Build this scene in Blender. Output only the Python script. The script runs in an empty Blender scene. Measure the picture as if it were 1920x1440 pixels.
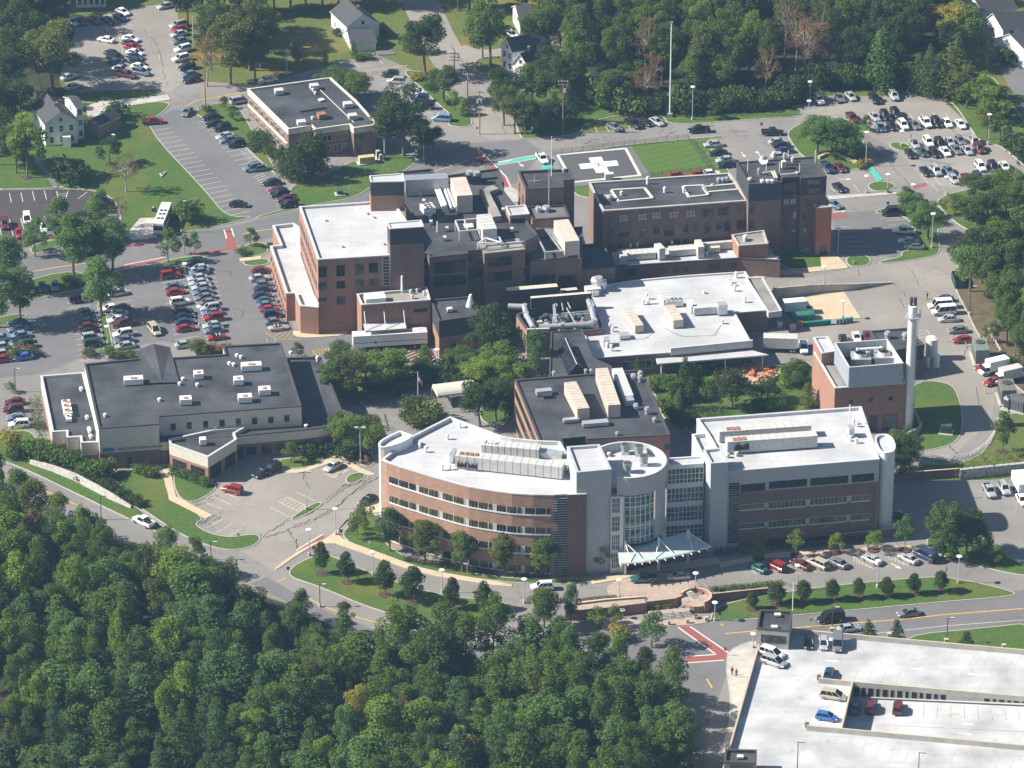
import bpy, bmesh, math, random
from mathutils import Vector, Matrix
random.seed(7)
sc = bpy.context.scene
COL = sc.collection
rad = math.radians
# ---------------------------------------------------------------- camera
F_PX, TH, DIST = 8500.0, rad(27.0), 988.0
CAM = Vector((0, -DIST*math.cos(TH), DIST*math.sin(TH)))
FW = Vector((0, math.cos(TH), -math.sin(TH))); UP = Vector((0, math.sin(TH), math.cos(TH)))
cd = bpy.data.cameras.new('camera'); cam = bpy.data.objects.new('camera', cd); COL.objects.link(cam)
cam.location = CAM; cam.rotation_euler = (math.pi/2-TH, 0, 0)
cd.sensor_width = 36; cd.lens = F_PX/1920*36; cd.clip_start = 10; cd.clip_end = 6000
sc.camera = cam

TILE = {r+str(c+1): (480*c, 360*i) for i, r in enumerate('ABCD') for c in range(4)}
def T(t, x, y): return (TILE[t][0]+x/4, TILE[t][1]+y/4)
def TL(t, pts): return [T(t, *p) for p in pts]
def ray(x, y): return (FW + Vector((1, 0, 0))*((x-960)/F_PX) + UP*((720-y)/F_PX))
def P(x, y, z=0.0):
    """point of the place, at height z, that stands under this spot of the survey photo"""
    d = ray(x, y); t = (z-CAM.z)/d.z; return CAM + d*t
def proj(p):
    v = p-CAM; dz = v.dot(FW); return (960+F_PX*v.x/dz, 720-F_PX*v.dot(UP)/dz)
def hgt(x, yb, yt):
    """height of an upright thing whose foot is at yb and top at yt"""
    g = P(x, yb); lo, hi = 0, 80
    for _ in range(40):
        m = (lo+hi)/2
        if proj(g+Vector((0, 0, m)))[1] > yt: lo = m
        else: hi = m
    return lo
def on_face(A, B, x, y):
    """(metres along A-B, height) where the ray meets the upright plane through A and B"""
    u = (B-A); u.z = 0; u.normalize(); n = Vector((u.y, -u.x, 0))
    d = ray(x, y); t = (A-CAM).dot(n)/d.dot(n); q = CAM+d*t
    return (q-A).dot(u), q.z

# ---------------------------------------------------------------- materials
MATS = {}
def nodes(name, base, rough=0.8, spec=0.3, metal=0.0):
    m = bpy.data.materials.new(name); m.use_nodes = True
    nt = m.node_tree; b = nt.nodes['Principled BSDF']
    b.inputs['Base Color'].default_value = (*base, 1); b.inputs['Roughness'].default_value = rough
    b.inputs['Specular IOR Level'].default_value = spec; b.inputs['Metallic'].default_value = metal
    MATS[name] = m
    return m, nt, b
def nd(nt, t, **kw):
    n = nt.nodes.new(t)
    for k, v in kw.items():
        if k in n.inputs: n.inputs[k].default_value = v
        else: setattr(n, k, v)
    return n
def pos(nt, scale=(1, 1, 1)):
    g = nd(nt, 'ShaderNodeNewGeometry'); m = nd(nt, 'ShaderNodeMapping'); m.inputs['Scale'].default_value = scale
    nt.links.new(g.outputs['Position'], m.inputs['Vector']); return m.outputs['Vector']
def mixc(nt, fac, a, b, mode='MIX'):
    n = nd(nt, 'ShaderNodeMix', data_type='RGBA', blend_type=mode)
    for s, v in ((n.inputs[0], fac), (n.inputs[6], a), (n.inputs[7], b)):
        if hasattr(v, 'is_output') or isinstance(v, bpy.types.NodeSocket): nt.links.new(v, s)
        elif isinstance(v, (int, float)): s.default_value = v
        else: s.default_value = (*v, 1)
    return n.outputs[2]
def ramp(nt, f, stops):
    r = nd(nt, 'ShaderNodeValToRGB'); e = r.color_ramp.elements
    while len(e) < len(stops): e.new(0.5)
    for i, (p, c) in enumerate(stops):
        e[i].position = p; e[i].color = (*(c if isinstance(c, tuple) else (c, c, c)), 1)
    nt.links.new(f, r.inputs[0]); return r.outputs[0]
def noise(nt, scale, detail=4, vec=None, rough=0.55):
    n = nd(nt, 'ShaderNodeTexNoise'); n.inputs['Scale'].default_value = scale; n.inputs['Detail'].default_value = detail
    n.inputs['Roughness'].default_value = rough
    nt.links.new(vec if vec else pos(nt), n.inputs['Vector']); return n.outputs['Fac']
def sc3(c, k): return tuple(min(1, v*k) for v in c)
def simple(name, c, rough=0.7, var=0.18, scale=0.6, spec=0.3, metal=0.0):
    m, nt, b = nodes(name, c, rough, spec, metal)
    f = ramp(nt, noise(nt, scale, 5), [(0.3, 0.0), (0.7, 1.0)])
    nt.links.new(mixc(nt, f, sc3(c, 1-var), sc3(c, 1+var)), b.inputs['Base Color']); return m
def asphalt(name, c, cracks=0.5, patch=0.25):
    m, nt, b = nodes(name, c, 0.9, 0.2)
    a = mixc(nt, ramp(nt, noise(nt, 0.05, 6), [(0.35, 0.0), (0.65, 1.0)]), sc3(c, 1-patch), sc3(c, 1+patch*.7))
    a = mixc(nt, ramp(nt, noise(nt, 2.5, 5), [(0.3, 0.0), (0.7, 1.0)]), sc3(c, .82), a); 
    a2 = mixc(nt, ramp(nt, noise(nt, 0.35, 6, rough=.7), [(0.42, 1.0), (0.5, 0.0)]), a, sc3(c, .8)); a = mixc(nt, .35, a, a2)
    # tar-sealed cracks: thin level lines of a wandering noise, only in some patches
    n1 = noise(nt, 0.09, 7, rough=.62)
    line = ramp(nt, n1, [(0.0, 0.0), (0.4965, 0.0), (0.4985, 1.0), (0.5015, 1.0), (0.5035, 0.0)])
    msk = ramp(nt, noise(nt, 0.022, 2), [(0.55-.1*cracks, 0.0), (0.62-.1*cracks, 1.0)])
    mm = nd(nt, 'ShaderNodeMath', operation='MULTIPLY'); nt.links.new(line, mm.inputs[0]); nt.links.new(msk, mm.inputs[1])
    m2 = nd(nt, 'ShaderNodeMath', operation='MULTIPLY'); nt.links.new(mm.outputs[0], m2.inputs[0]); m2.inputs[1].default_value = cracks
    nt.links.new(mixc(nt, m2.outputs[0], a, (.035, .035, .038)), b.inputs['Base Color']); return m
def brick(name, c):
    m, nt, b = nodes(name, c, 0.85, 0.2)
    v = pos(nt, (1, 1, 1))
    bt = nd(nt, 'ShaderNodeTexNoise'); bt.inputs['Scale'].default_value = 1.0; bt.inputs['Detail'].default_value = 6
    mp = nd(nt, 'ShaderNodeMapping'); mp.inputs['Scale'].default_value = (.8, .8, 4.5); nt.links.new(v, mp.inputs['Vector']); nt.links.new(mp.outputs[0], bt.inputs['Vector'])
    a = mixc(nt, ramp(nt, bt.outputs['Fac'], [(0.3, 0.0), (0.7, 1.0)]), sc3(c, .82), sc3(c, 1.15))
    st = noise(nt, 1.0, 4, pos(nt, (.45, .45, .06)))
    a = mixc(nt, ramp(nt, st, [(0.42, 0.3), (0.6, 0.0)]), a, sc3(c, .62))
    nt.links.new(a, b.inputs['Base Color']); return m
def roofm(name, c, seams=0.25, stain=0.25):
    m, nt, b = nodes(name, c, 0.75, 0.3)
    a = mixc(nt, ramp(nt, noise(nt, 0.12, 6), [(0.3, 0.0), (0.7, 1.0)]), sc3(c, 1-stain), sc3(c, 1+stain*.5))
    bt = nd(nt, 'ShaderNodeTexBrick'); bt.inputs['Scale'].default_value = 1; bt.inputs['Brick Width'].default_value = 9; bt.inputs['Row Height'].default_value = 2.2
    bt.inputs['Mortar Size'].default_value = .06; bt.inputs['Color1'].default_value = (1, 1, 1, 1); bt.inputs['Color2'].default_value = (.93, .93, .93, 1); bt.inputs['Mortar'].default_value = (1-seams, 1-seams, 1-seams, 1)
    nt.links.new(pos(nt), bt.inputs['Vector'])
    a = mixc(nt, 1.0, a, bt.outputs['Color'], 'MULTIPLY')
    pd = ramp(nt, noise(nt, .28, 5, rough=.65), [(0.62, 0.0), (0.68, 1.0)]); ms = nd(nt, 'ShaderNodeMath', operation='MULTIPLY'); nt.links.new(pd, ms.inputs[0]); ms.inputs[1].default_value = stain*1.1
    a = mixc(nt, ms.outputs[0], a, sc3(c, .45))
    nt.links.new(a, b.inputs['Base Color']); return m
def grass(name, c, dry=0.5, stripes=False):
    m, nt, b = nodes(name, c, 0.95, 0.1)
    g = (c[0], c[1], c[2]); d = (c[0]*1.9+.02, c[1]*1.12, c[2]*1.1)
    a = mixc(nt, ramp(nt, noise(nt, 1.6, 5), [(0.3, 0.0), (0.7, 1.0)]), sc3(g, .7), sc3(g, 1.2))
    a = mixc(nt, ramp(nt, noise(nt, 0.07, 5, rough=.65), [(0.5, 0.0), (0.66, dry)]), a, d)
    a = mixc(nt, ramp(nt, noise(nt, 0.16, 5, rough=.7), [(0.64, 0.0), (0.72, dry*.8)]), a, (.16, .12, .05))
    if stripes:
        w = nd(nt, 'ShaderNodeTexWave'); w.inputs['Scale'].default_value = .12; w.inputs['Distortion'].default_value = .6
        mp = nd(nt, 'ShaderNodeMapping'); mp.inputs['Rotation'].default_value = (0, 0, rad(60)); nt.links.new(pos(nt), mp.inputs[0]); nt.links.new(mp.outputs[0], w.inputs[0])
        a = mixc(nt, ramp(nt, w.outputs['Fac'], [(0.3, 0.0), (0.7, .22)]), a, sc3(d, 1.1))
    nt.links.new(a, b.inputs['Base Color']); return m
def leafm(name, c, var=0.25, warm=0.0):
    m, nt, b = nodes(name, c, 0.6, 0.25)
    oi = nd(nt, 'ShaderNodeObjectInfo'); at = nd(nt, 'ShaderNodeAttribute', attribute_name='lv')
    c2 = (c[0]*(1.32+warm), c[1]*1.25, c[2]*.95)
    a = mixc(nt, oi.outputs['Random'], sc3(c, 1-var), c2)
    a = mixc(nt, at.outputs['Fac'], sc3(c, .7), a)
    nt.links.new(a, b.inputs['Base Color'])
    tr = nd(nt, 'ShaderNodeBsdfTranslucent'); nt.links.new(a, tr.inputs['Color'])
    mx = nd(nt, 'ShaderNodeMixShader'); mx.inputs[0].default_value = .5
    nt.links.new(b.outputs[0], mx.inputs[1]); nt.links.new(tr.outputs[0], mx.inputs[2])
    nt.links.new(mx.outputs[0], nt.nodes['Material Output'].inputs['Surface']); return m
def paint(name, c, metal=0.0):
    m, nt, b = nodes(name, c, 0.35, 0.5, metal)
    b.inputs['Coat Weight'].default_value = .6; b.inputs['Coat Roughness'].default_value = .08; return m
def glassm(name, c, rough=0.12, var=.5):
    m, nt, b = nodes(name, c, rough, 0.6)
    a = mixc(nt, ramp(nt, noise(nt, .8, 3), [(0.35, 0.0), (0.65, 1.0)]), sc3(c, 1-var), sc3(c, 1+var))
    nt.links.new(a, b.inputs['Base Color']); return m

BRICK = brick('red_brick', (.33, .188, .138)); BRICK2 = brick('rust_brick', (.375, .235, .175)); BRICKD = brick('brown_brick', (.22, .142, .12))
GREYP = simple('grey_metal_panel', (.42, .44, .46), .5, .06, .5); WHITEP = simple('white_panel', (.67, .68, .69), .5, .05)
CREAM = simple('cream_stucco', (.56, .53, .46), .8, .06); TANM = simple('tan_metal', (.60, .52, .43), .6, .1)
DARKM = simple('dark_cladding', (.045, .05, .06), .6, .2); BLACK = simple('black_metal', (.02, .02, .022), .5, .2)
ROOFW = roofm('white_membrane', (.50, .508, .525), .2, .2); ROOFD = roofm('dark_membrane', (.070, .073, .084), .35, .6); ROOFG = roofm('grey_gravel', (.30, .285, .26), .05, .35)
ROOFM = roofm('mid_grey_membrane', (.15, .15, .155), .15, .35)
COPING = simple('pale_coping', (.50, .51, .52), .5, .08); COPD = simple('dark_coping', (.07, .065, .065), .6, .1)
STEEL = simple('galvanised_steel', (.55, .57, .60), .35, .15, 1.5, .5, .5); WHITES = simple('white_steel', (.76, .76, .75), .4, .05)
UNIT = simple('pale_unit_steel', (.50, .50, .485), .5, .12, 1.2); UNITT = simple('tan_unit_steel', (.52, .455, .39), .6, .1)
RUST = simple('rusty_steel', (.30, .15, .08), .8, .35, 3); CONC = simple('concrete', (.42, .40, .365), .9, .18, .5); KERB = simple('kerb_stone', (.40, .385, .355), .9, .15)
TANC = simple('tan_concrete', (.50, .405, .28), .9, .10, .3); DECK = roofm('deck_concrete', (.49, .498, .51), .14, .34)
PAVER = simple('brick_paver', (.38, .30, .25), .9, .15, 1.0); MULCH = simple('bark_mulch', (.085, .05, .038), .95, .3, 2); DIRT = simple('bare_dirt', (.115, .088, .05), .95, .3, .4)
ASPH = asphalt('old_asphalt', (.245, .232, .22), .9); ASPHL = asphalt('pale_asphalt', (.29, .268, .243), .75); ASPHM = asphalt('mid_asphalt', (.175, .172, .176), .5); ASPHD = asphalt('new_asphalt', (.075, .065, .066), .0, .3)
RED = simple('red_crossing_paint', (.27, .085, .08), .85, .15, 2); TEAL = simple('teal_path_paint', (.07, .42, .34), .8, .15, 2)
WLINE = simple('white_road_paint', (.56, .545, .50), .85, .2, 3); YLINE = simple('yellow_road_paint', (.58, .36, .06), .85, .25, 3); DLINE = simple('worn_deck_paint', (.42, .40, .33), .85, .2, 2); FYEL = simple('faded_yellow_paint', (.55, .50, .39), .85, .2, 2)
GRASS = grass('lawn_grass', (.070, .125, .028), .55); GRASSN = grass('rough_lawn_grass', (.105, .135, .037), .8); GRASSF = grass('striped_field_grass', (.070, .140, .030), .2, True)
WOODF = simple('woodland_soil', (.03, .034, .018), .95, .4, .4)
GL = glassm('dark_window_glass', (.018, .024, .03)); GLO = glassm('olive_window_glass', (.075, .07, .03), .15, .6); GLT = glassm('teal_curtain_glass', (.07, .13, .13), .08, .7)
GLB = glassm('half_blind_glass', (.085, .085, .08), .2, .7); BLIND = simple('window_blind', (.34, .32, .28), .5, .2, 1.2); TEALG = simple('frosted_teal_glass', (.42, .565, .55), .25, .08)
SHING = simple('grey_shingle', (.062, .064, .07), .9, .15, 2); PALEY = simple('pale_yellow_clapboard', (.72, .72, .66), .7, .05); WHITEW = simple('white_clapboard', (.76, .76, .75), .7, .05); WOOD = simple('weathered_wood', (.25, .18, .13), .9, .2, 2)
BARK = simple('grey_bark', (.16, .13, .11), .95, .25, 2); PALEB = simple('pale_bark', (.36, .32, .28), .9, .2, 2)
TYRE = simple('tyre_rubber', (.018, .018, .018), .9, .1); RIM = simple('alloy_rim', (.45, .45, .46), .35, .1, 1, .5, .7)
HLMP = simple('headlamp_glass', (.75, .77, .78), .1, .05); TLMP = simple('tail_lamp_plastic', (.42, .015, .012), .25, .1); CGLS = glassm('car_window_glass', (.012, .016, .02), .05, .3)
GREENP = simple('dark_green_steel', (.035, .10, .075), .6, .15); SKIN = simple('skin', (.5, .3, .22), .6, .05); STONE = simple('grey_wall_stone', (.40, .39, .38), .9, .35, 2.2)
FLAGR = simple('flag_red', (.5, .03, .04), .8, .1); FLAGB = simple('flag_blue', (.03, .05, .22), .8, .1); YEL = simple('safety_yellow', (.62, .40, .04), .6, .1)
ORANGE = simple('rust_orange_metal', (.50, .17, .07), .6, .15, 2); WOODT = simple('terracotta_patio', (.48, .31, .22), .9, .12)

# ---------------------------------------------------------------- mesh helpers
class MB:
    def __init__(s): s.v = []; s.f = []; s.m = []; s.mats = []
    def mi(s, mat):
        if mat not in s.mats: s.mats.append(mat)
        return s.mats.index(mat)
    def face(s, pts, mat):
        n = len(s.v); s.v += [tuple(p) for p in pts]; s.f.append(tuple(range(n, n+len(pts)))); s.m.append(s.mi(mat)); return s
    def prism(s, top, zb, side, cap=None, bottom=False):
        """top: list of Vectors (may slope), dropped to zb (number)"""
        a = area2(top)
        if a < 0: top = top[::-1]
        n = len(top)
        if cap: s.face(top, cap)
        if side:
            for i in range(n):
                p, q = top[i], top[(i+1) % n]
                s.face([(p.x, p.y, zb), (q.x, q.y, zb), q, p], side)
        if bottom: s.face([(p.x, p.y, zb) for p in top][::-1], bottom)
        return s
    def box(s, c, size, mat, rz=0.0, top=None):
        hx, hy = size[0]/2, size[1]/2; ca, sa = math.cos(rz), math.sin(rz)
        pts = [Vector((c[0]+x*ca-y*sa, c[1]+x*sa+y*ca, c[2]+size[2])) for x, y in ((-hx, -hy), (hx, -hy), (hx, hy), (-hx, hy))]
        return s.prism(pts, c[2], mat, top or mat)
    def tube(s, a, b, r, mat, n=8, r2=None, caps=True):
        a, b = Vector(a), Vector(b); d = (b-a).normalized(); r2 = r if r2 is None else r2
        x = d.orthogonal().normalized(); y = d.cross(x)
        ra = [a+(x*math.cos(2*math.pi*i/n)+y*math.sin(2*math.pi*i/n))*r for i in range(n)]
        rb = [b+(x*math.cos(2*math.pi*i/n)+y*math.sin(2*math.pi*i/n))*r2 for i in range(n)]
        for i in range(n): s.face([ra[i], ra[(i+1) % n], rb[(i+1) % n], rb[i]], mat)
        if caps: s.face(ra[::-1], mat); s.face(rb, mat)
        return s
    def bar(s, a, b, w, h, mat):
        """rectangular bar between two points, w wide in plan, h high"""
        a, b = Vector(a), Vector(b); d = b-a; d.z = 0
        n = Vector((-d.y, d.x, 0)); n = n.normalized()*w/2 if n.length > 1e-6 else Vector((w/2, 0, 0)); k = Vector((0, 0, h))
        t = [a-n+k, b-n+k, b+n+k, a+n+k]; o = [a-n, b-n, b+n, a+n]
        s.face(t, mat); s.face(o[::-1], mat)
        for i in range(4): j = (i+1) % 4; s.face([o[i], o[j], t[j], t[i]], mat)
        return s
    def build(s, name, parent=None, smooth=False, origin=None, weld=False):
        me = bpy.data.meshes.new(name)
        o0 = Vector(origin) if origin is not None else Vector((0, 0, 0))
        me.from_pydata([tuple(Vector(v)-o0) for v in s.v], [], s.f)
        for m in s.mats: me.materials.append(m)
        me.polygons.foreach_set('material_index', s.m)
        if weld or smooth:
            bm = bmesh.new(); bm.from_mesh(me); bmesh.ops.remove_doubles(bm, verts=bm.verts, dist=.002); bm.to_mesh(me); bm.free()
        if smooth: me.polygons.foreach_set('use_smooth', [True]*len(me.polygons))
        me.update(); ob = bpy.data.objects.new(name, me); COL.objects.link(ob)
        ob.location = o0 if parent is None else o0-parent_origin(parent)
        if parent is not None: ob.parent = parent
        return ob
def parent_origin(p):
    v = p.location.copy()
    while p.parent: p = p.parent; v += p.location
    return v
def area2(pts): return sum(pts[i].x*pts[(i+1) % len(pts)].y-pts[(i+1) % len(pts)].x*pts[i].y for i in range(len(pts)))
def offset(pts, d):
    """polygon offset by d to the inside (counter-clockwise order is made first)"""
    if area2(pts) < 0: pts = pts[::-1]
    n = len(pts); out = []
    for i in range(n):
        p0, p, p1 = pts[i-1], pts[i], pts[(i+1) % n]
        e0 = Vector((p.x-p0.x, p.y-p0.y)); e1 = Vector((p1.x-p.x, p1.y-p.y))
        if e0.length < 1e-5 or e1.length < 1e-5: out.append(p.copy()); continue
        e0.normalize(); e1.normalize()
        n0 = Vector((-e0.y, e0.x)); n1 = Vector((-e1.y, e1.x)); m = n0+n1
        k = d/max(.35, (1+n0.dot(n1))) if m.length > .1 else d
        out.append(Vector((p.x+m.x*k, p.y+m.y*k, p.z)))
    return out
def smoothpoly(pts, it=2, closed=True):
    for _ in range(it):
        q = []; n = len(pts)
        for i in range(n if closed else n-1):
            a, b = pts[i], pts[(i+1) % n]; q += [(a[0]*.75+b[0]*.25, a[1]*.75+b[1]*.25), (a[0]*.25+b[0]*.75, a[1]*.25+b[1]*.75)]
        pts = q if closed else [pts[0]]+q+[pts[-1]]
    return pts
def PX(pts, z=0.0): return [P(x, y, z) for x, y in pts]

LABELS = set()
def tag(o, label, cat, group=None):
    o['label'] = label; o['category'] = cat; LABELS.add(label)
    if group: o['group'] = group
    return o
def thing(name, loc, label, cat, group=None):
    o = bpy.data.objects.new(name, None); COL.objects.link(o); o.location = loc; o.empty_display_size = .5
    return tag(o, label, cat, group)
def struct(o, kind='structure'): o['kind'] = kind; return o
def text_mesh(body, size, mat, name, parent, origin, ux, uz, align='LEFT', ext=.02):
    cu = bpy.data.curves.new('t', 'FONT'); cu.body = body; cu.size = size; cu.extrude = ext; cu.align_x = align
    ob = bpy.data.objects.new('t', cu); COL.objects.link(ob)
    me = bpy.data.meshes.new_from_object(ob.evaluated_get(bpy.context.evaluated_depsgraph_get()))
    bpy.data.objects.remove(ob); me.materials.clear(); me.materials.append(mat)
    ux = Vector(ux).normalized(); uz = Vector(uz).normalized(); nn = ux.cross(uz); o = Vector(origin)
    for v in me.vertices: c = v.co.copy(); v.co = ux*c.x+uz*c.y+nn*c.z
    r = bpy.data.objects.new(name, me); COL.objects.link(r)
    r.location = o-(parent_origin(parent) if parent else Vector()); r.parent = parent; return r
# ================================================================ THE GROUND
def sheet(name, pts, z, mat, rnd=0):
    if rnd: pts = smoothpoly(pts, rnd)
    top = [Vector((v.x, v.y, z)) for v in PX(pts)]
    mb = MB()
    if area2(top) < 0: top = top[::-1]
    mb.face(top, mat); return struct(mb.build(name))
def raised(name, pts, mat, h=.14, rnd=2, kerb=.22, kmat=None):
    """lawn or walk standing a kerb's height above the asphalt"""
    if rnd: pts = smoothpoly(pts, rnd)
    top = [Vector((v.x, v.y, h)) for v in PX(pts)]
    if area2(top) < 0: top = top[::-1]
    mb = MB()
    if kerb:
        inn = offset(top, kerb); n = len(top); km = kmat or KERB
        for i in range(n):
            j = (i+1) % n; mb.face([top[i], top[j], inn[j], inn[i]], km)
            mb.face([(top[i].x, top[i].y, 0), (top[j].x, top[j].y, 0), top[j], top[i]], km)
        mb.face([v+Vector((0, 0, -.02)) for v in inn], mat)
        mb.prism([v.copy() for v in inn], h-.02, km)
    else: mb.prism(top, 0, mat, mat)
    return struct(mb.build(name))
g = MB(); g.face([(-880, -920, 0), (880, -920, 0), (880, 890, 0), (-880, 890, 0)], GRASSN); struct(g.build('ground'))
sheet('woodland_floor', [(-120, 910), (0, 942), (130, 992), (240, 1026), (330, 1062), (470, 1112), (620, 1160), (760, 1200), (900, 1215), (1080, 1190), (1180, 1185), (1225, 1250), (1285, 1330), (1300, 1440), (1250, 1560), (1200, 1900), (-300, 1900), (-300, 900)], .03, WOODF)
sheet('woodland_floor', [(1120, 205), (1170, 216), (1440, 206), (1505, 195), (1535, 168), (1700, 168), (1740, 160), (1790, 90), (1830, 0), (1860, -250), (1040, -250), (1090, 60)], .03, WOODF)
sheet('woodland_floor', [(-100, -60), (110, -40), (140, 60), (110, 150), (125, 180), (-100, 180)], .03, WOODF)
CAMPUS = [(-260, 380), (-60, 350), (120, 345), (230, 280), (270, 170), (345, 150), (480, 160), (700, 100), (760, 125), (860, 180), (980, 262), (1440, 214), (1520, 180), (1760, 180), (1850, 265), (1960, 320), (2100, 420), (2100, 1500), (1280, 1700), (1290, 1300), (1220, 1230), (1100, 1195), (900, 1222), (760, 1200), (600, 1150), (470, 1110), (330, 1055), (240, 1020), (130, 985), (0, 935), (-260, 850)]
sheet('road_asphalt', CAMPUS, .02, ASPH)
sheet('road', smoothpoly([(733, -40), (770, 42), (800, 105), (850, 170), (890, 225), (900, 262), (985, 262), (985, 245), (960, 210), (925, 150), (895, 130), (855, 72), (830, 15), (800, -40)], 1), .026, ASPHL)
sheet('side_street', smoothpoly([(858, 80), (905, 95), (960, 88), (1010, 70), (1060, 55), (1060, 72), (1015, 90), (960, 108), (915, 115), (875, 128)], 1), .031, ASPHL)
sheet('street', [(1845, 95), (1870, 120), (1940, 260), (2000, 400), (2040, 380), (1960, 200), (1890, 60)], .02, ASPHM)
sheet('parking_lot', [(90, 60), (150, 38), (270, 12), (330, 5), (348, 150), (322, 172), (130, 173), (105, 120)], .027, ASPHL)
sheet('parking_lot', [(-60, 362), (0, 357), (110, 355), (175, 358), (205, 372), (223, 398), (222, 420), (100, 446), (60, 460), (0, 474), (-60, 486)], .027, ASPHD)
sheet('parking_lot', [(270, 228), (330, 205), (365, 215), (402, 225), (440, 258), (475, 290), (520, 335), (565, 385), (480, 407), (425, 408), (388, 360)], .027, ASPHM)
sheet('parking_lot', [(365, 948), (420, 905), (470, 880), (522, 876), (600, 878), (640, 858), (730, 900), (715, 962), (600, 1012), (515, 1072), (430, 1020)], .027, ASPHL)
sheet('parking_lot', [(1500, 210), (1580, 195), (1770, 190), (1830, 250), (1900, 290), (1960, 340), (1880, 345), (1790, 352), (1735, 345), (1700, 300), (1660, 270), (1600, 240)], .027, ASPHL)
sheet('parking_lot', [(1560, 400), (1640, 395), (1700, 405), (1725, 465), (1690, 485), (1640, 478), (1570, 478)], .027, ASPHM)
sheet('loading_yard', [(1440, 535), (1580, 508), (1760, 470), (1800, 480), (1790, 535), (1830, 620), (1870, 700), (1860, 790), (1780, 860), (1700, 850), (1730, 700), (1640, 640), (1520, 640), (1420, 640)], .027, ASPHL)
sheet('access_road', [(500, 1082), (620, 1150), (740, 1195), (900, 1222), (1090, 1195), (1250, 1165), (1480, 1155), (1760, 1128), (1960, 1100), (1960, 1170), (1640, 1205), (1490, 1215), (1370, 1245), (1330, 1350), (1310, 1560), (1250, 1560), (1300, 1440), (1295, 1330), (1200, 1250), (900, 1262), (700, 1220), (560, 1140), (470, 1095)], .032, ASPHM)
sheet('road', [(-60, 500), (60, 478), (220, 450), (420, 428), (560, 395), (640, 372), (700, 345), (790, 300), (880, 268), (985, 262), (1020, 285), (965, 345), (940, 345), (900, 305), (790, 345), (690, 392), (560, 432), (470, 456), (280, 492), (60, 530), (-60, 548)], .024, ASPHM)
sheet('parking_lot', [(-60, 560), (60, 530), (280, 493), (450, 468), (500, 498), (555, 625), (664, 625), (800, 640), (800, 690), (600, 690), (420, 655), (300, 640), (150, 672), (80, 700), (-60, 715)], .028, ASPHM)
sheet('concrete_pad', TL('B4', [(170, 805), (570, 748), (695, 945), (330, 960), (200, 960)]), .036, TANC)
sheet('concrete_pad', TL('B1', [(930, 340), (1050, 200), (1160, 195), (1180, 345), (1000, 365)]), .15, CONC)
sheet('driveway', TL('A1', [(640, 800), (760, 760), (1260, 715), (1280, 750), (940, 800), (780, 850), (740, 890), (660, 880)]), .15, CONC)
sheet('garden_path', TL('A1', [(240, 1180), (290, 1180), (440, 1395), (395, 1400)]), .155, ASPHM)
sheet('driveway', TL('A2', [(890, 380), (1010, 375), (1050, 410), (910, 418)]), .155, ASPHM)
sheet('helipad_surround', [(1036, 289), (1184, 275), (1222, 334), (1072, 352)], .162, ASPHM)
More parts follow.
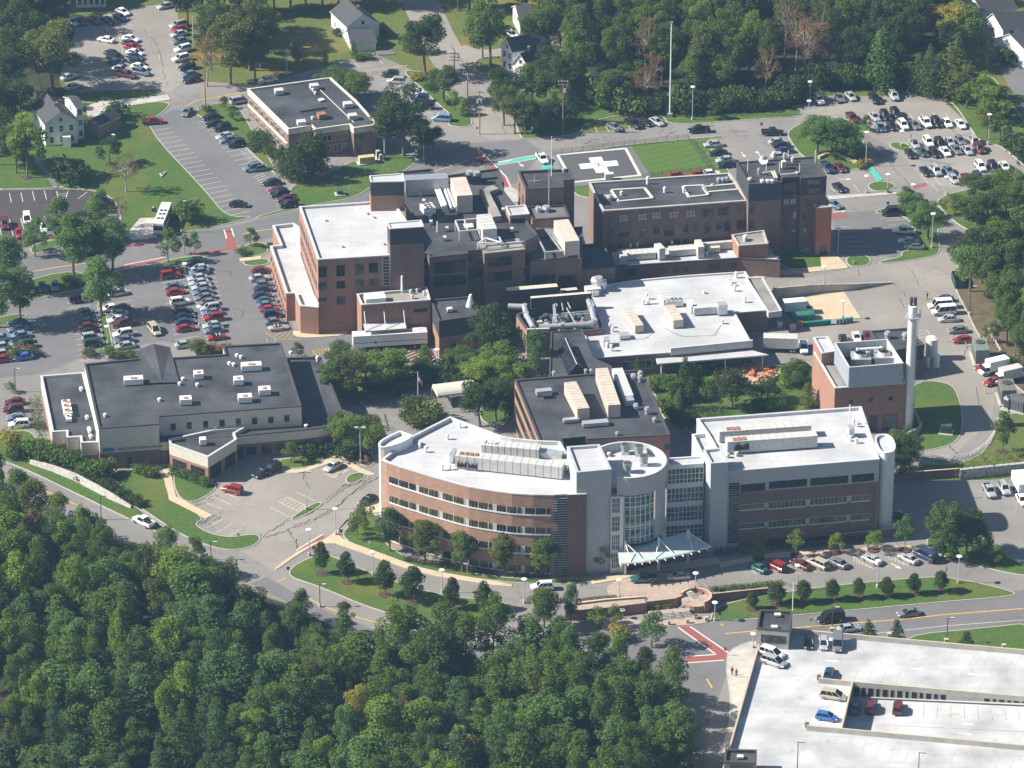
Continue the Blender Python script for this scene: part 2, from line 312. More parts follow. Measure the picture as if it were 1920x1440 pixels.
# lawns
for pts in (
 [(-60, 357), (110, 353), (180, 357), (215, 375), (228, 400), (220, 430), (232, 449), (345, 437), (425, 421), (484, 405), (425, 408), (390, 362), (268, 234), (306, 212), (325, 190), (240, 194), (160, 225), (120, 180), (-60, 180)],
 [(115, 186), (130, 172), (300, 166), (310, 172), (295, 180), (180, 196)],
 [(366, 218), (370, 203), (420, 190), (448, 200), (462, 225), (500, 290), (525, 330), (500, 315), (440, 257), (400, 222)],
 [(480, 406), (560, 386), (535, 350), (600, 335), (665, 298), (745, 288), (788, 296), (768, 317), (705, 345), (665, 372), (620, 379), (565, 390), (480, 412)],
 [(752, 133), (780, 133), (800, 140), (840, 180), (880, 213), (888, 235), (868, 240), (835, 235), (850, 220), (820, 195), (790, 165)],
 [(1472, 247), (1512, 227), (1560, 222), (1600, 240), (1620, 265), (1636, 305), (1622, 316), (1560, 323), (1530, 310), (1500, 290), (1485, 270)],
 [(1558, 225), (1570, 220), (1600, 228), (1640, 240), (1640, 248), (1620, 248), (1590, 240)],
 [(1666, 270), (1680, 266), (1708, 272), (1706, 282), (1690, 284), (1672, 278)],
 [(1625, 349), (1635, 342), (1655, 340), (1675, 344), (1682, 352), (1660, 359), (1635, 359)],
 [(1640, 398), (1655, 390), (1700, 388), (1735, 385), (1762, 400), (1758, 440), (1765, 468), (1755, 482), (1650, 497), (1648, 490), (1692, 482), (1688, 472), (1730, 463), (1715, 432), (1700, 405), (1645, 401)],
 [(1584, 480), (1628, 477), (1636, 497), (1590, 503)],
 [(1455, 470), (1520, 475), (1565, 481), (1572, 499), (1465, 509)],
 [(1700, 715), (1780, 715), (1800, 745), (1807, 790), (1800, 825), (1770, 840), (1720, 848), (1690, 830)],
 [(1215, 700), (1300, 690), (1440, 690), (1530, 668), (1535, 770), (1500, 790), (1300, 800), (1245, 800)],
 [(-40, 852), (-40, 815), (15, 810), (62, 806), (80, 850), (130, 890), (200, 905), (260, 955), (335, 1008), (300, 1002), (150, 930), (30, 872)],
 [(200, 892), (230, 879), (305, 880), (318, 936), (388, 971), (360, 985), (420, 1010), (480, 1000), (492, 1012), (470, 1028), (420, 1034), (345, 1008), (265, 955), (225, 925)],
 [(322, 884), (340, 880), (395, 905), (412, 915), (362, 946), (330, 932)],
 [(520, 862), (560, 858), (610, 857), (600, 870), (560, 880), (530, 878)],
 [(646, 900), (655, 890), (675, 885), (690, 892), (668, 906), (652, 908)],
 [(542, 973), (590, 942), (606, 943), (595, 955), (550, 977)],
 [(625, 1003), (700, 960), (712, 975), (720, 1025), (800, 1060), (900, 1078), (1000, 1088), (1110, 1085), (1110, 1095), (960, 1096), (800, 1071), (700, 1038)],
 [(523, 1076), (600, 1035), (640, 1050), (700, 1077), (770, 1100), (830, 1116), (900, 1124), (960, 1132), (970, 1165), (860, 1180), (765, 1160), (690, 1140), (600, 1101)],
 [(1330, 1165), (1340, 1135), (1480, 1107), (1720, 1082), (1790, 1083), (1906, 1110), (1900, 1119), (1760, 1130), (1480, 1156), (1335, 1168)],
 [(1735, 1030), (1790, 1052), (1900, 1078), (1970, 1085), (1880, 1040), (1850, 1005), (1740, 1000)],
 [(1690, 1192), (1830, 1179), (1960, 1165), (1960, 1260), (1700, 1230)],
 [(55, 462), (90, 452), (220, 428), (215, 440), (120, 458), (60, 480)],
 [(0, 560), (60, 520), (160, 505), (170, 540), (110, 550), (40, 570)],
 [(292, 497), (318, 487), (350, 482), (374, 479), (388, 482), (372, 492), (340, 498), (305, 500)],
 [(448, 470), (470, 455), (500, 455), (505, 478), (452, 482)], [(452, 488), (505, 484), (505, 497), (460, 500)],
 [(180, 570), (192, 565), (205, 610), (215, 668), (196, 672), (190, 620)],
 [(-20, 600), (30, 588), (60, 590), (10, 612), (-20, 615)],
 [(600, 690), (760, 680), (880, 690), (965, 700), (972, 735), (900, 722), (790, 722), (720, 722), (700, 750), (640, 752), (620, 740)],
 [(898, 760), (965, 735), (978, 780), (930, 800), (900, 790)],
): raised('lawn', pts, GRASS)
raised('mulch_bed', [(752, 782), (760, 775), (790, 765), (825, 775), (830, 795), (800, 803), (765, 800)], MULCH)
raised('mulch_bed', [(640, 855), (660, 840), (700, 850), (705, 868), (690, 878), (665, 866)], MULCH)
raised('mulch_bed', [(58, 850), (90, 835), (150, 878), (205, 890), (270, 950), (250, 955), (180, 915), (110, 885)], MULCH, .17)
raised('field', [(1033, 286), (1340, 256), (1356, 255), (1358, 260), (1316, 263), (1372, 322), (1372, 352), (1075, 390)], GRASSF, .14)
raised('north_verge', [(975, 258), (955, 200), (1000, 150), (1100, 150), (1180, 205), (1440, 190), (1512, 205), (1490, 222), (1440, 222), (1250, 237), (1245, 215), (1165, 214), (1092, 234), (1093, 252), (985, 262)], GRASS)
raised('east_verge', [(1690, 176), (1760, 182), (1790, 195), (1818, 240), (1838, 268), (1880, 273), (1960, 350), (1960, 290), (1890, 180), (1850, 130), (1720, 150)], GRASS)
raised('east_lawn', [(1752, 370), (1765, 395), (1800, 425), (1830, 438), (1845, 452), (1975, 445), (1975, 330), (1850, 348)], GRASS, .15)
raised('wooded_bank', [(1826, 440), (1800, 480), (1788, 535), (1797, 555), (1815, 590), (1830, 622), (1872, 692), (1900, 722), (1975, 780), (1975, 448), (1850, 455)], DIRT, .16)
raised('side_bank', [(1868, 800), (1890, 772), (1975, 775), (1975, 900), (1690, 905), (1690, 870), (1800, 872), (1850, 845)], GRASSN)
raised('retail_lawn', [(886, 118), (900, 108), (940, 103), (957, 135), (920, 140), (893, 136)], GRASSN)
# walks
raised('sidewalk', TL('C2', [(575, 1140), (700, 1000), (880, 880), (930, 870), (960, 960), (840, 975), (690, 1010), (600, 1110), (660, 1175), (880, 1250), (1200, 1370), (1440, 1430), (1920, 1500), (1920, 1530), (1400, 1455), (1150, 1395), (860, 1290), (510, 1170), (300, 1290), (150, 1400), (140, 1380), (360, 1225)]), TANC, .13, 1, .0)
raised('sidewalk', [(304, 876), (318, 876), (330, 932), (398, 967), (386, 973), (317, 938)], TANC, .16, 0, 0)
raised('sidewalk', TL('C1', [(835, 640), (1280, 600), (1290, 630), (840, 662)]), TANC, .16, 0, 0)
raised('sidewalk', TL('C2', [(160, 625), (330, 650), (500, 580), (640, 520), (680, 525), (640, 555), (840, 660), (910, 680), (830, 690), (610, 575), (350, 670), (210, 670)]), TANC, .13, 1, 0)
raised('sidewalk', TL('B2', [(270, 1040), (330, 1050), (680, 1030), (690, 1075), (390, 1098), (290, 1085)]), TANC, .13, 1, 0)
raised('sidewalk', [(1400, 524), (1440, 510), (1540, 500), (1538, 482), (1572, 482), (1588, 498), (1590, 503), (1440, 519), (1405, 530)], TANC, .13, 0, 0)
raised('sidewalk', TL('B1', [(1795, 500), (1920, 487), (1960, 480), (1960, 505), (1800, 525)]), TANC, .13, 0, 0)
raised('sidewalk', [(1345, 1056), (1440, 1038), (1580, 1030), (1715, 1023), (1720, 1029), (1580, 1037), (1440, 1047), (1352, 1064)], TANC, .13, 0, 0)
raised('sidewalk', [(1108, 1088), (1165, 1078), (1200, 1065), (1345, 1045), (1352, 1056), (1290, 1066), (1215, 1074), (1168, 1086), (1110, 1096)], TANC, .12, 0, 0)
raised('sidewalk', [(1358, 1234), (1378, 1212), (1420, 1200), (1425, 1215), (1370, 1400), (1350, 1420), (1372, 1330)], CONC, .13, 1, .2)
sheet('entrance_paving', [(1138, 1100), (1168, 1082), (1240, 1073), (1300, 1080), (1312, 1104), (1280, 1112), (1140, 1122)], .036, PAVER)
sheet('concrete_walk', TL('B4', [(440, 30), (1000, 0), (1000, 12), (460, 58)]), .09, CONC)
sheet('patio_paving', TL('B3', [(1480, 1350), (1780, 1290), (1960, 1330), (2010, 1400), (1900, 1450), (1700, 1440)]), .17, WOODT)
sheet('ambulance_apron', [(940, 352), (957, 350), (972, 358), (972, 378), (942, 378)], .036, CONC)
# ---- painted marks
def lines(name, segs, mat, w=.13, z=.05):
    mb = MB()
    for a, b in segs:
        p, q = P(*a), P(*b); d = (q-p); d.z = 0
        if d.length < .01: continue
        n = Vector((-d.y, d.x, 0)).normalized()*w/2; k = Vector((0, 0, z))
        f = [p-n+k, q-n+k, q+n+k, p+n+k]; mb.face(f, mat)
    return struct(mb.build(name))
def fan(t, a0, a1, b0, b1, n):
    L = lambda p, q, s: (p[0]+(q[0]-p[0])*s, p[1]+(q[1]-p[1])*s)
    return [(T(t, *L(a0, b0, i/(n-1))), T(t, *L(a1, b1, i/(n-1)))) for i in range(n)]
def seg(t, *pp): return [(T(t, *pp[i]), T(t, *pp[i+1])) for i in range(0, len(pp), 2)]
def path(t, *pp): return [(T(t, *pp[i]), T(t, *pp[i+1])) for i in range(len(pp)-1)]
lines('stall_markings', fan('A1', (1110, 952), (1250, 930), (1530, 1422), (1690, 1392), 16) + fan('B1', (1560, 15), (1710, -15), (1705, 182), (1870, 145), 6), WLINE)
lines('stall_markings', fan('A1', (1485, 920), (1640, 890), (1850, 1302), (2010, 1270), 13) + fan('B2', (60, -40), (180, -65), (150, 100), (300, 75), 5) + fan('A1', (1760, 800), (1880, 780), (1825, 862), (1900, 850), 3)
      + fan('A1', (1800, 1140), (1880, 1122), (1870, 1225), (1950, 1205), 8) + fan('A1', (1900, 1330), (1980, 1300), (2010, 1430), (2090, 1400), 8), WLINE)
lines('stall_markings', fan('B1', (1200, 645), (1400, 615), (1320, 1150), (1500, 1120), 14) + fan('B1', (1400, 565), (1600, 535), (1560, 1115), (1730, 1085), 17) + fan('B1', (800, 765), (980, 735), (865, 1195), (1045, 1165), 12)
      + fan('B1', (490, 795), (660, 770), (600, 1270), (780, 1240), 13) + fan('B1', (60, 1000), (240, 975), (90, 1260), (280, 1230), 8) + fan('B2', (-20, 575), (130, 555), (80, 1020), (220, 1000), 12) + fan('B1', (190, 770), (200, 690), (380, 770), (365, 690), 3), WLINE)
lines('stall_markings', seg('B1', (70, 10), (85, 80), (157, 5), (172, 75), (243, -5), (260, 65), (333, -10), (348, 58), (655, 0), (585, 52), (795, 32), (652, 75), (685, 110), (760, 100), (780, 140), (870, 132), (790, 178), (880, 172), (840, 217), (895, 213), (0, 270), (15, 355), (70, 205), (103, 348), (155, 198), (180, 285), (333, 182), (352, 270), (420, 175), (432, 215), (425, -5), (435, 50), (435, 50), (495, 47), (495, 47), (510, -5), (430, 22), (500, 10), (432, 38), (500, 26)), WLINE, .16)
lines('stall_markings', seg('A1', (895, 280), (925, 400), (600, 190), (650, 215), (900, 175), (1010, 190), (660, 185), (720, 205), (610, 272), (650, 258), (1110, 255), (1150, 268), (1197, 440), (1197, 415), (1245, 610), (1243, 590)), FYEL, .14)
lines('stall_markings', seg('A3', (620, 945), (640, 995), (700, 945), (730, 990), (865, 925), (890, 980)) + fan('A4', (1060, 850), (1130, 960), (1330, 845), (1400, 955), 4) + seg('A4', (1225, 1380), (1280, 1440), (1250, 1330), (1295, 1390), (1660, 1300), (1920, 1292), (1680, 1310), (1720, 1365), (1770, 1310), (1805, 1360), (1860, 1305), (1890, 1355), (465, 1395), (500, 1440), (640, 1380), (685, 1440), (1150, 1300), (1200, 1380)), FYEL)
lines('stall_markings', seg('A2', (890, 580), (950, 570), (910, 605), (990, 592), (940, 628), (990, 620), (1255, 830), (1390, 815), (1260, 860), (1330, 850), (715, 510), (950, 480), (745, 475), (775, 500), (925, 452), (950, 480)) + fan('A2', (1255, 835), (1330, 850), (1290, 880), (1340, 890), 4), WLINE)
lines('stall_markings', fan('B4', (540, 265), (620, 262), (560, 412), (740, 408), 5) + seg('B4', (835, 198), (990, 190), (1305, 993), (1445, 975), (1375, 1073), (1490, 1060), (1120, 1045), (1190, 1035), (1190, 1035), (1215, 1070), (1125, 1075), (1195, 1055), (1130, 1100), (1205, 1075), (885, 215), (1030, 205), (905, 250), (960, 246)), WLINE)
lines('stall_markings', seg('C1', (1670, 810), (1795, 865), (1605, 850), (1730, 905), (1545, 890), (1660, 940), (1545, 1085), (1670, 1012), (1620, 1118), (1745, 1048), (1695, 1155), (1820, 1082), (1740, 770), (1830, 815)) + seg('C2', (170, 885), (240, 850), (240, 850), (370, 910), (370, 910), (320, 960), (320, 960), (170, 885), (300, 810), (440, 875), (105, 925), (245, 995), (515, 675), (580, 705), (580, 705), (705, 640))
      + fan('C2', (190, 893), (262, 862), (300, 948), (355, 905), 5) + fan('C2', (530, 682), (600, 650), (590, 705), (690, 640), 5), FYEL, .15)
lines('stall_markings', fan('C4', (-200, 1340), (-80, 1430), (40, 1320), (160, 1410), 4) + fan('C4', (110, 1335), (230, 1425), (900, 1272), (1030, 1362), 7) + fan('C4', (640, 1300), (650, 1340), (770, 1370), (790, 1390), 8) + fan('C4', (905, 1290), (910, 1320), (1040, 1350), (1050, 1370), 7) + fan('C4', (130, 1340), (140, 1370), (220, 1410), (250, 1425), 6), FYEL)
lines('centre_line', path('A1', (1390, 800), (1480, 755), (1600, 735), (1850, 690)) + path('A2', (760, 545), (1140, 490)) + path('A2', (1340, 1285), (1590, 1205)) + path('B2', (-100, 315), (0, 295), (125, 278)) + path('B1', (160, 612), (400, 570), (800, 510)) + path('C1', (40, 690), (330, 800), (560, 900), (650, 935)) + path('D2', (160, 45), (230, 15)) + path('D2', (400, 170), (500, 225), (630, 275), (900, 350), (1110, 405)) + path('D3', (1600, 433), (1840, 412)) + path('D3', (1565, 360), (1585, 375)) + path('D4', (130, 393), (190, 390), (700, 350), (1020, 325), (1330, 290), (1960, 242)) + path('D3', (1460, 770), (1500, 840)), YLINE, .3)
lines('edge_line', path('D4', (820, 430), (1330, 375), (1960, 328)), WLINE, .15)
lines('edge_line', path('B1', (1680, 285), (1700, 350)) + path('B1', (1735, 272), (1755, 335)) + path('B1', (850, 595), (1000, 565), (1160, 540)) + path('B1', (930, 548), (1240, 490)) + path('A2', (1780, 1230), (1920, 1200)) + path('D3', (1245, 385), (1530, 590), (1300, 605)) + path('D3', (1335, 380), (1630, 582)) + path('D3', (1290, 655), (1590, 632)) + path('C2', (300, 1250), (500, 1128)), WLINE, .35)
def paintpoly(name, pts, mat, z=.045): return sheet(name, pts, z, mat)
paintpoly('red_crosswalk', TL('B1', [(1675, 288), (1735, 276), (1778, 430), (1480, 472), (1380, 480), (1480, 455), (1705, 420)]), RED)
paintpoly('red_crosswalk', TL('B1', [(850, 590), (930, 550), (1240, 493), (1235, 510), (1000, 562)]), RED)
paintpoly('red_crosswalk', TL('B1', [(900, 400), (1180, 355), (1170, 378), (960, 412)]), RED)
paintpoly('red_crosswalk', TL('C2', [(300, 1255), (505, 1135), (515, 1165), (400, 1245)]), RED)
paintpoly('red_crosswalk', TL('D3', [(1240, 388), (1335, 380), (1628, 580), (1590, 630), (1290, 655), (1300, 607), (1535, 587)]), RED)
paintpoly('red_crosswalk', [(895, 280), (912, 297), (931, 315), (948, 332), (956.5, 351), (943, 350), (937, 334), (925, 318), (909, 305), (878, 282)], RED)
lines('edge_line', [((896, 279), (913, 296)), ((913, 296), (932, 314)), ((932, 314), (949, 332)), ((949, 332), (957.5, 351)), ((892, 296), (909, 306))], WLINE, .4)
paintpoly('red_crosswalk', TL('A4', [(1085, 1395), (1190, 1370), (1195, 1390), (1090, 1420)]), RED)
paintpoly('red_crosswalk', TL('B4', [(480, 165), (575, 160), (585, 195), (480, 205)]), RED)
paintpoly('teal_path', [(926, 306), (1007, 291), (1009, 296), (933, 309.5)], TEAL); paintpoly('teal_path', [(1009, 300), (1018, 319), (1037, 317), (1033, 308), (1015, 307)], TEAL, .17)
paintpoly('teal_path', TL('A4', [(745, 1265), (785, 1255), (868, 1355), (820, 1362)]), TEAL, .17)
lines('edge_line', [((925.5, 305.5), (1006, 290.3)), ((933, 310.3), (1009, 296.8))], WLINE, .3, .05)
# helipad marks
def big(x, y): return (1060+x/12, 270+y/12)
sheet('helipad', [(1046, 291), (1177.5, 278), (1201.5, 330), (1078, 343)], .168, asphalt('helipad_asphalt', (.10, .10, .108), 0, .15))
lines('helipad_border', [(( 1045, 291.5), (1174, 279.5)), ((1173, 279), (1200, 330)), ((1201, 329.5), (1076, 342.5)), ((1045, 291), (1075, 343))], WLINE, .75, .176)
sheet('helipad_cross', [big(*p) for p in ((525, 325), (810, 300), (862, 408), (1155, 385), (1202, 495), (925, 522), (980, 640), (700, 668), (635, 555), (350, 578), (300, 468), (578, 440))], .180, simple('white_pad_paint', (.82, .82, .80), .8, .05))
lines('helipad_letter', [(big(605, 463), big(880, 438)), (big(640, 516), big(905, 492)), (big(742, 450), big(760, 505))], RED, .35, .19)
# woods of the setting far behind the frame are the trees themselves; white arrows
def arrow(c, d, L=3.2, z=.05, mat=WLINE):
    p = P(c[0], c[1], z); q = P(c[0]+d[0], c[1]+d[1], z); u = (q-p); u.z = 0; u.normalize(); n = Vector((-u.y, u.x, 0))
    mb = MB(); mb.face([p-u*L/2-n*.14, p+u*L*.1-n*.14, p+u*L*.1+n*.14, p-u*L/2+n*.14], mat); mb.face([p+u*L*.1-n*.6, p+u*L/2, p+u*L*.1+n*.6], mat); return struct(mb.build('road_arrow'))
for c, d in ((T('A3', 1735, 1160), (10, 12)), (T('A3', 1845, 1150), (-10, -12)), (T('A4', 580, 1343), (20, 0)), (T('B4', 540, 145), (20, -2)), (T('C4', 960, 1365), (10, 6)), (T('A3', 65, 1233), (10, 10))): arrow(c, d)

lines('hatched_bay', seg('B2', (70, 1062), (160, 1105), (160, 1105), (340, 1105), (70, 1062), (270, 1036))+fan('B2', (100, 1075), (170, 1046), (250, 1108), (285, 1062), 5)+seg('B2', (420, 1190), (560, 1170), (420, 1190), (440, 1225), (440, 1225), (540, 1230))+fan('B2', (440, 1192), (455, 1222), (540, 1174), (560, 1225), 5), YLINE, .14)
sheet('loading_bay_paving', TL('B2', [(1010, 1190), (1310, 1165), (1365, 1280), (1010, 1300)]), .036, MULCH)
lines('hatched_bay', fan('B2', (1040, 1215), (1120, 1185), (1240, 1300), (1370, 1240), 8), FYEL, .22)
# ---- tar sealed cracks wandering along the joints of the old paving
TARM = simple('tar_seal', (.03, .03, .032), .8, .2)
def tar(t, pts, n=3, amp=14, w=.11, z=.047):
    r = random.Random(len(pts)*7+int(pts[0][0])); sg = []
    for k in range(n):
        for i in range(len(pts)-1):
            a, b = pts[i], pts[i+1]; m = max(3, int(math.hypot(b[0]-a[0], b[1]-a[1])/16)); prev = None; oy = r.uniform(-amp, amp)
            for j in range(m+1):
                oy = max(-amp, min(amp, oy+r.uniform(-amp, amp)*.6)); q = T(t, a[0]+(b[0]-a[0])*j/m+r.uniform(-6, 6), a[1]+(b[1]-a[1])*j/m+oy)
                if prev and r.random() < .86: sg.append((prev, q))
                prev = q
    return lines('tar_seal', sg, TARM, w, z)
tar('C2', [(10, 1165), (260, 1010), (420, 960), (520, 885), (660, 775), (720, 750)], 2, 12); tar('C2', [(50, 1150), (330, 1060), (470, 1000), (640, 900), (830, 745), (920, 690)], 3, 16); tar('C2', [(230, 1090), (300, 1170), (310, 1250)], 2, 20); tar('C2', [(640, 790), (720, 740), (860, 690)], 3, 22)
tar('C2', [(965, 230), (990, 330), (1040, 350)], 4, 22, .1); tar('C2', [(350, 650), (360, 730), (410, 790)], 1, 6); tar('C1', [(1450, 920), (1560, 870), (1640, 850)], 3, 20); tar('C1', [(1480, 1040), (1600, 1000), (1660, 990)], 3, 26)
tar('B4', [(1070, 585), (1130, 700), (1190, 760)], 1, 8); tar('B4', [(920, 680), (1000, 720), (1050, 800)], 1, 8); tar('B4', [(980, 785), (1030, 870)], 1, 4); tar('B4', [(1340, 1130), (1500, 1160), (1440, 1260)], 1, 10); tar('B4', [(670, 580), (690, 630)], 1, 3)
tar('B1', [(1600, 590), (1720, 600), (1740, 640)], 1, 5); tar('B1', [(1740, 880), (1830, 890), (1810, 950)], 1, 8); tar('A3', [(1100, 1000), (1160, 1000), (1220, 980)], 4, 26); tar('A3', [(500, 1080), (600, 1060), (650, 1060)], 3, 16); tar('A3', [(1330, 950), (1520, 940)], 2, 8); tar('A3', [(1620, 985), (1760, 990)], 2, 8)
tar('A4', [(1070, 1020), (1060, 1180), (1240, 1220), (1400, 1220)], 2, 14); tar('A4', [(1370, 960), (1420, 1000), (1520, 1010)], 2, 12); tar('A4', [(660, 970), (900, 1200), (1060, 1400)], 1, 10); tar('A2', [(1460, 340), (1560, 480), (1600, 560)], 2, 10); tar('A2', [(1700, 680), (1880, 1000)], 1, 6); tar('A2', [(1760, 700), (1920, 960)], 1, 6)
tar('C4', [(1360, 470), (1420, 530)], 2, 10); tar('C4', [(1330, 1440), (1340, 1360)], 2, 10); tar('A1', [(1040, 190), (1180, 330), (1250, 650)], 1, 14); tar('A1', [(780, 200), (780, 260)], 1, 8); tar('C4', [(1560, 30), (1590, 160)], 1, 10); tar('D3', [(1380, 750), (1480, 770)], 1, 6)
# ================================================================ BUILDINGS
def block(parent, pts, z, zb=0.0, bands=None, roof=ROOFD, par=.6, rim=.4, cop=COPING, wall='wall', roofn='roof', world=False):
    top = [v.copy() for v in pts] if world else PX(pts, z)
    if area2(top) < 0: top = top[::-1]
    n = len(top); mb = MB(); bands = bands or [(zb, z, BRICK)]
    for (z0, z1, m) in bands:
        for i in range(n):
            a, b = top[i], top[(i+1) % n]
            mb.face([(a.x, a.y, z0), (b.x, b.y, z0), (b.x, b.y, z1), (a.x, a.y, z1)], m)
    mb.build(wall, parent)
    inn = offset(top, rim)
    if par > 0:
        mp = MB(); out = offset(top, -.06)
        for i in range(n):
            j = (i+1) % n; k = Vector((0, 0, .05))
            mp.face([out[i]+k, out[j]+k, inn[j]+k, inn[i]+k], cop); mp.face([out[i]-k*4, out[j]-k*4, out[j]+k, out[i]+k], cop)
            mp.face([inn[i]+k, inn[j]+k, (inn[j].x, inn[j].y, z-par-.02), (inn[i].x, inn[i].y, z-par-.02)], cop)
        mp.build('parapet', parent)
    MB().face([(v.x, v.y, z-par) for v in inn], roof).build(roofn, parent)
    return top
def outward(A, B):
    u = Vector((B.x-A.x, B.y-A.y, 0)).normalized(); n = Vector((u.y, -u.x, 0))
    if n.dot(CAM-A) < 0: n = -n
    return u, n
def win_uz(parent, A, B, u0, u1, z0, z1, glass=GL, frame=COPD, divs=(1, 1), name='window', fw=.09, proud=.07, sill=None):
    if u1 < u0: u0, u1 = u1, u0
    if glass is GL and name == 'window' and random.random() < .22: glass = GLB
    u, n = outward(A, B); o = Vector((A.x, A.y, 0)); K = Vector((0, 0, 1))
    at = lambda a, z, d: o+u*a+K*z+n*d
    w = MB().face([at(u0, z0, .025), at(u1, z0, .025), at(u1, z1, .025), at(u0, z1, .025)], glass).build(name, parent)
    f = MB()
    def pc(a0, a1, c0, c1, d):
        q = [at(a0, c0, d), at(a1, c0, d), at(a1, c1, d), at(a0, c1, d)]; r = [at(a0, c0, 0), at(a1, c0, 0), at(a1, c1, 0), at(a0, c1, 0)]
        f.face(q, frame)
        for i in range(4): j = (i+1) % 4; f.face([r[i], r[j], q[j], q[i]], frame)
    pc(u0-fw, u0, z0-fw, z1+fw, proud); pc(u1, u1+fw, z0-fw, z1+fw, proud); pc(u0, u1, z1, z1+fw, proud); pc(u0, u1, z0-fw, z0, proud)
    for i in range(1, divs[0]): c = u0+(u1-u0)*i/divs[0]; pc(c-fw*.45, c+fw*.45, z0, z1, proud*.9)
    for i in range(1, divs[1]): c = z0+(z1-z0)*i/divs[1]; pc(u0, u1, c-fw*.45, c+fw*.45, proud*.8)
    f.build('frame', w)
    if sill:
        s = MB(); a = at(u0-.1, z0-fw-.14, 0); b = at(u1+.1, z0-fw-.14, 0)
        s.face([a+n*.16, b+n*.16, b+n*.16+K*.14, a+n*.16+K*.14], sill); s.face([a+n*.16+K*.14, b+n*.16+K*.14, b+K*.14, a+K*.14], sill); s.build('sill', w)
    return w
def win_px(parent, A, B, rects, glass=GL, frame=COPD, divs=(1, 1), **kw):
    for (x0, y0, x1, y1) in rects:
        u0, z1 = on_face(A, B, x0, y0); u1, z0 = on_face(A, B, x1, y1)
        if z1-z0 < .2: continue
        win_uz(parent, A, B, u0, u1, max(z0, .05), z1, glass, frame, divs, **kw)
def tr(t, rs): return [(*T(t, r[0], r[1]), *T(t, r[2], r[3])) for r in rs]
def runit(parent, zr, a, b, w, h, mat=UNIT, name='air_handler', ribs=0, fans=0, dark=None, lift=.25):
    """roof unit: a and b are the ends of the middle line of its top face"""
    p, q = P(a[0], a[1], zr+h), P(b[0], b[1], zr+h); d = q-p; L = d.length; rz = math.atan2(d.y, d.x); c = (p+q)/2
    mb = MB(); mb.box((c.x, c.y, zr+lift), (L, w, h-lift), mat, rz); mb.box((c.x, c.y, zr), (L*.92, w*.8, lift), COPD, rz)
    u = d.normalized(); v = Vector((-u.y, u.x, 0))
    for i in range(ribs):
        s = p+u*(L*(i+.5)/ribs); mb.bar(s-v*w*.51, s+v*w*.51, .14, .05, mat); 
        for sg in (-1, 1): mb.box((s+v*w*.505*sg)[:2]+(zr+lift,), (.12, .06, h-lift), mat, rz)
    ob = mb.build(name, parent)
    for i in range(fans):
        s = p+u*(L*(i+.5)/fans); f = MB(); f.tube(s+Vector((0, 0, -.02)), s+Vector((0, 0, .22)), min(w, L/fans)*.42, mat, 10, caps=False); f.tube(s, s+Vector((0, 0, .05)), min(w, L/fans)*.38, dark or COPD, 10); f.build('fan', ob)
    return ob
def vent(parent, zr, x, y, h=1.0, r=.35, mat=WHITES, name='roof_vent'):
    p = P(x, y, zr); mb = MB(); mb.tube(p, p+Vector((0, 0, h*.7)), r*.7, mat, 8); mb.tube(p+Vector((0, 0, h*.62)), p+Vector((0, 0, h)), r, mat, 8, r*.75); return mb.build(name, parent)
def pipe(parent, pts, r, mat=STEEL, name='duct', n=10):
    mb = MB()
    for i in range(len(pts)-1): mb.tube(pts[i], pts[i+1], r, mat, n)
    for p in pts[1:-1]: mb.tube(p-Vector((0, 0, r)), p+Vector((0, 0, r)), r*.95, mat, n)
    return mb.build(name, parent)
def lift(p, z): return Vector((p.x, p.y, z))

# ---------------------------------------------------------------- 1 curved office building
H1 = 18.7
FAC = [(716, 861), (725, 866), (750, 875), (780, 884), (805, 892), (830, 899), (855, 906), (880, 912.5), (905, 917), (930, 921), (960, 925.2), (1000, 927.5), (1038, 928)]
b1 = thing('office_building', P(900, 1060), 'curved brick office building with white roof and round glass entrance drum', 'office building')
block(b1, FAC+[(1040, 927.5), (1062, 926.5), (1099, 924.5), (1090, 912), (1075, 870), (1050, 827.5), (1010, 826), (960, 821), (940, 817), (905, 804), (844, 781), (810, 798), (774, 817), (745, 838)], H1, 0, [(0, H1, BRICK2)], ROOFW, .75, .45)
def fac_at(x):
    for i in range(len(FAC)-1):
        if FAC[i][0] <= x <= FAC[i+1][0]:
            s = (x-FAC[i][0])/(FAC[i+1][0]-FAC[i][0]); return P(x, FAC[i][1]+s*(FAC[i+1][1]-FAC[i][1]), H1)
def strip(parent, x0, x1, z0, z1, d, mat, name, n=6, top=False):
    ps = [fac_at(x0+(x1-x0)*i/n) for i in range(n+1)]; mb = MB(); q = []
    for i, p in enumerate(ps):
        t = (ps[min(i+1, n)]-ps[max(i-1, 0)]).normalized(); q.append(p+Vector((t.y, -t.x, 0))*d)
    for i in range(n):
        mb.face([lift(q[i], z0), lift(q[i+1], z0), lift(q[i+1], z1), lift(q[i], z1)], mat)
        if top:
            for z in (z0, z1): mb.face([lift(ps[i], z), lift(ps[i+1], z), lift(q[i+1], z), lift(q[i], z)], mat)
    return mb.build(name, parent)
GR = [(729, 779), (785.5, 822.5), (830, 871), (879, 922), (931, 976), (984, 1031)]
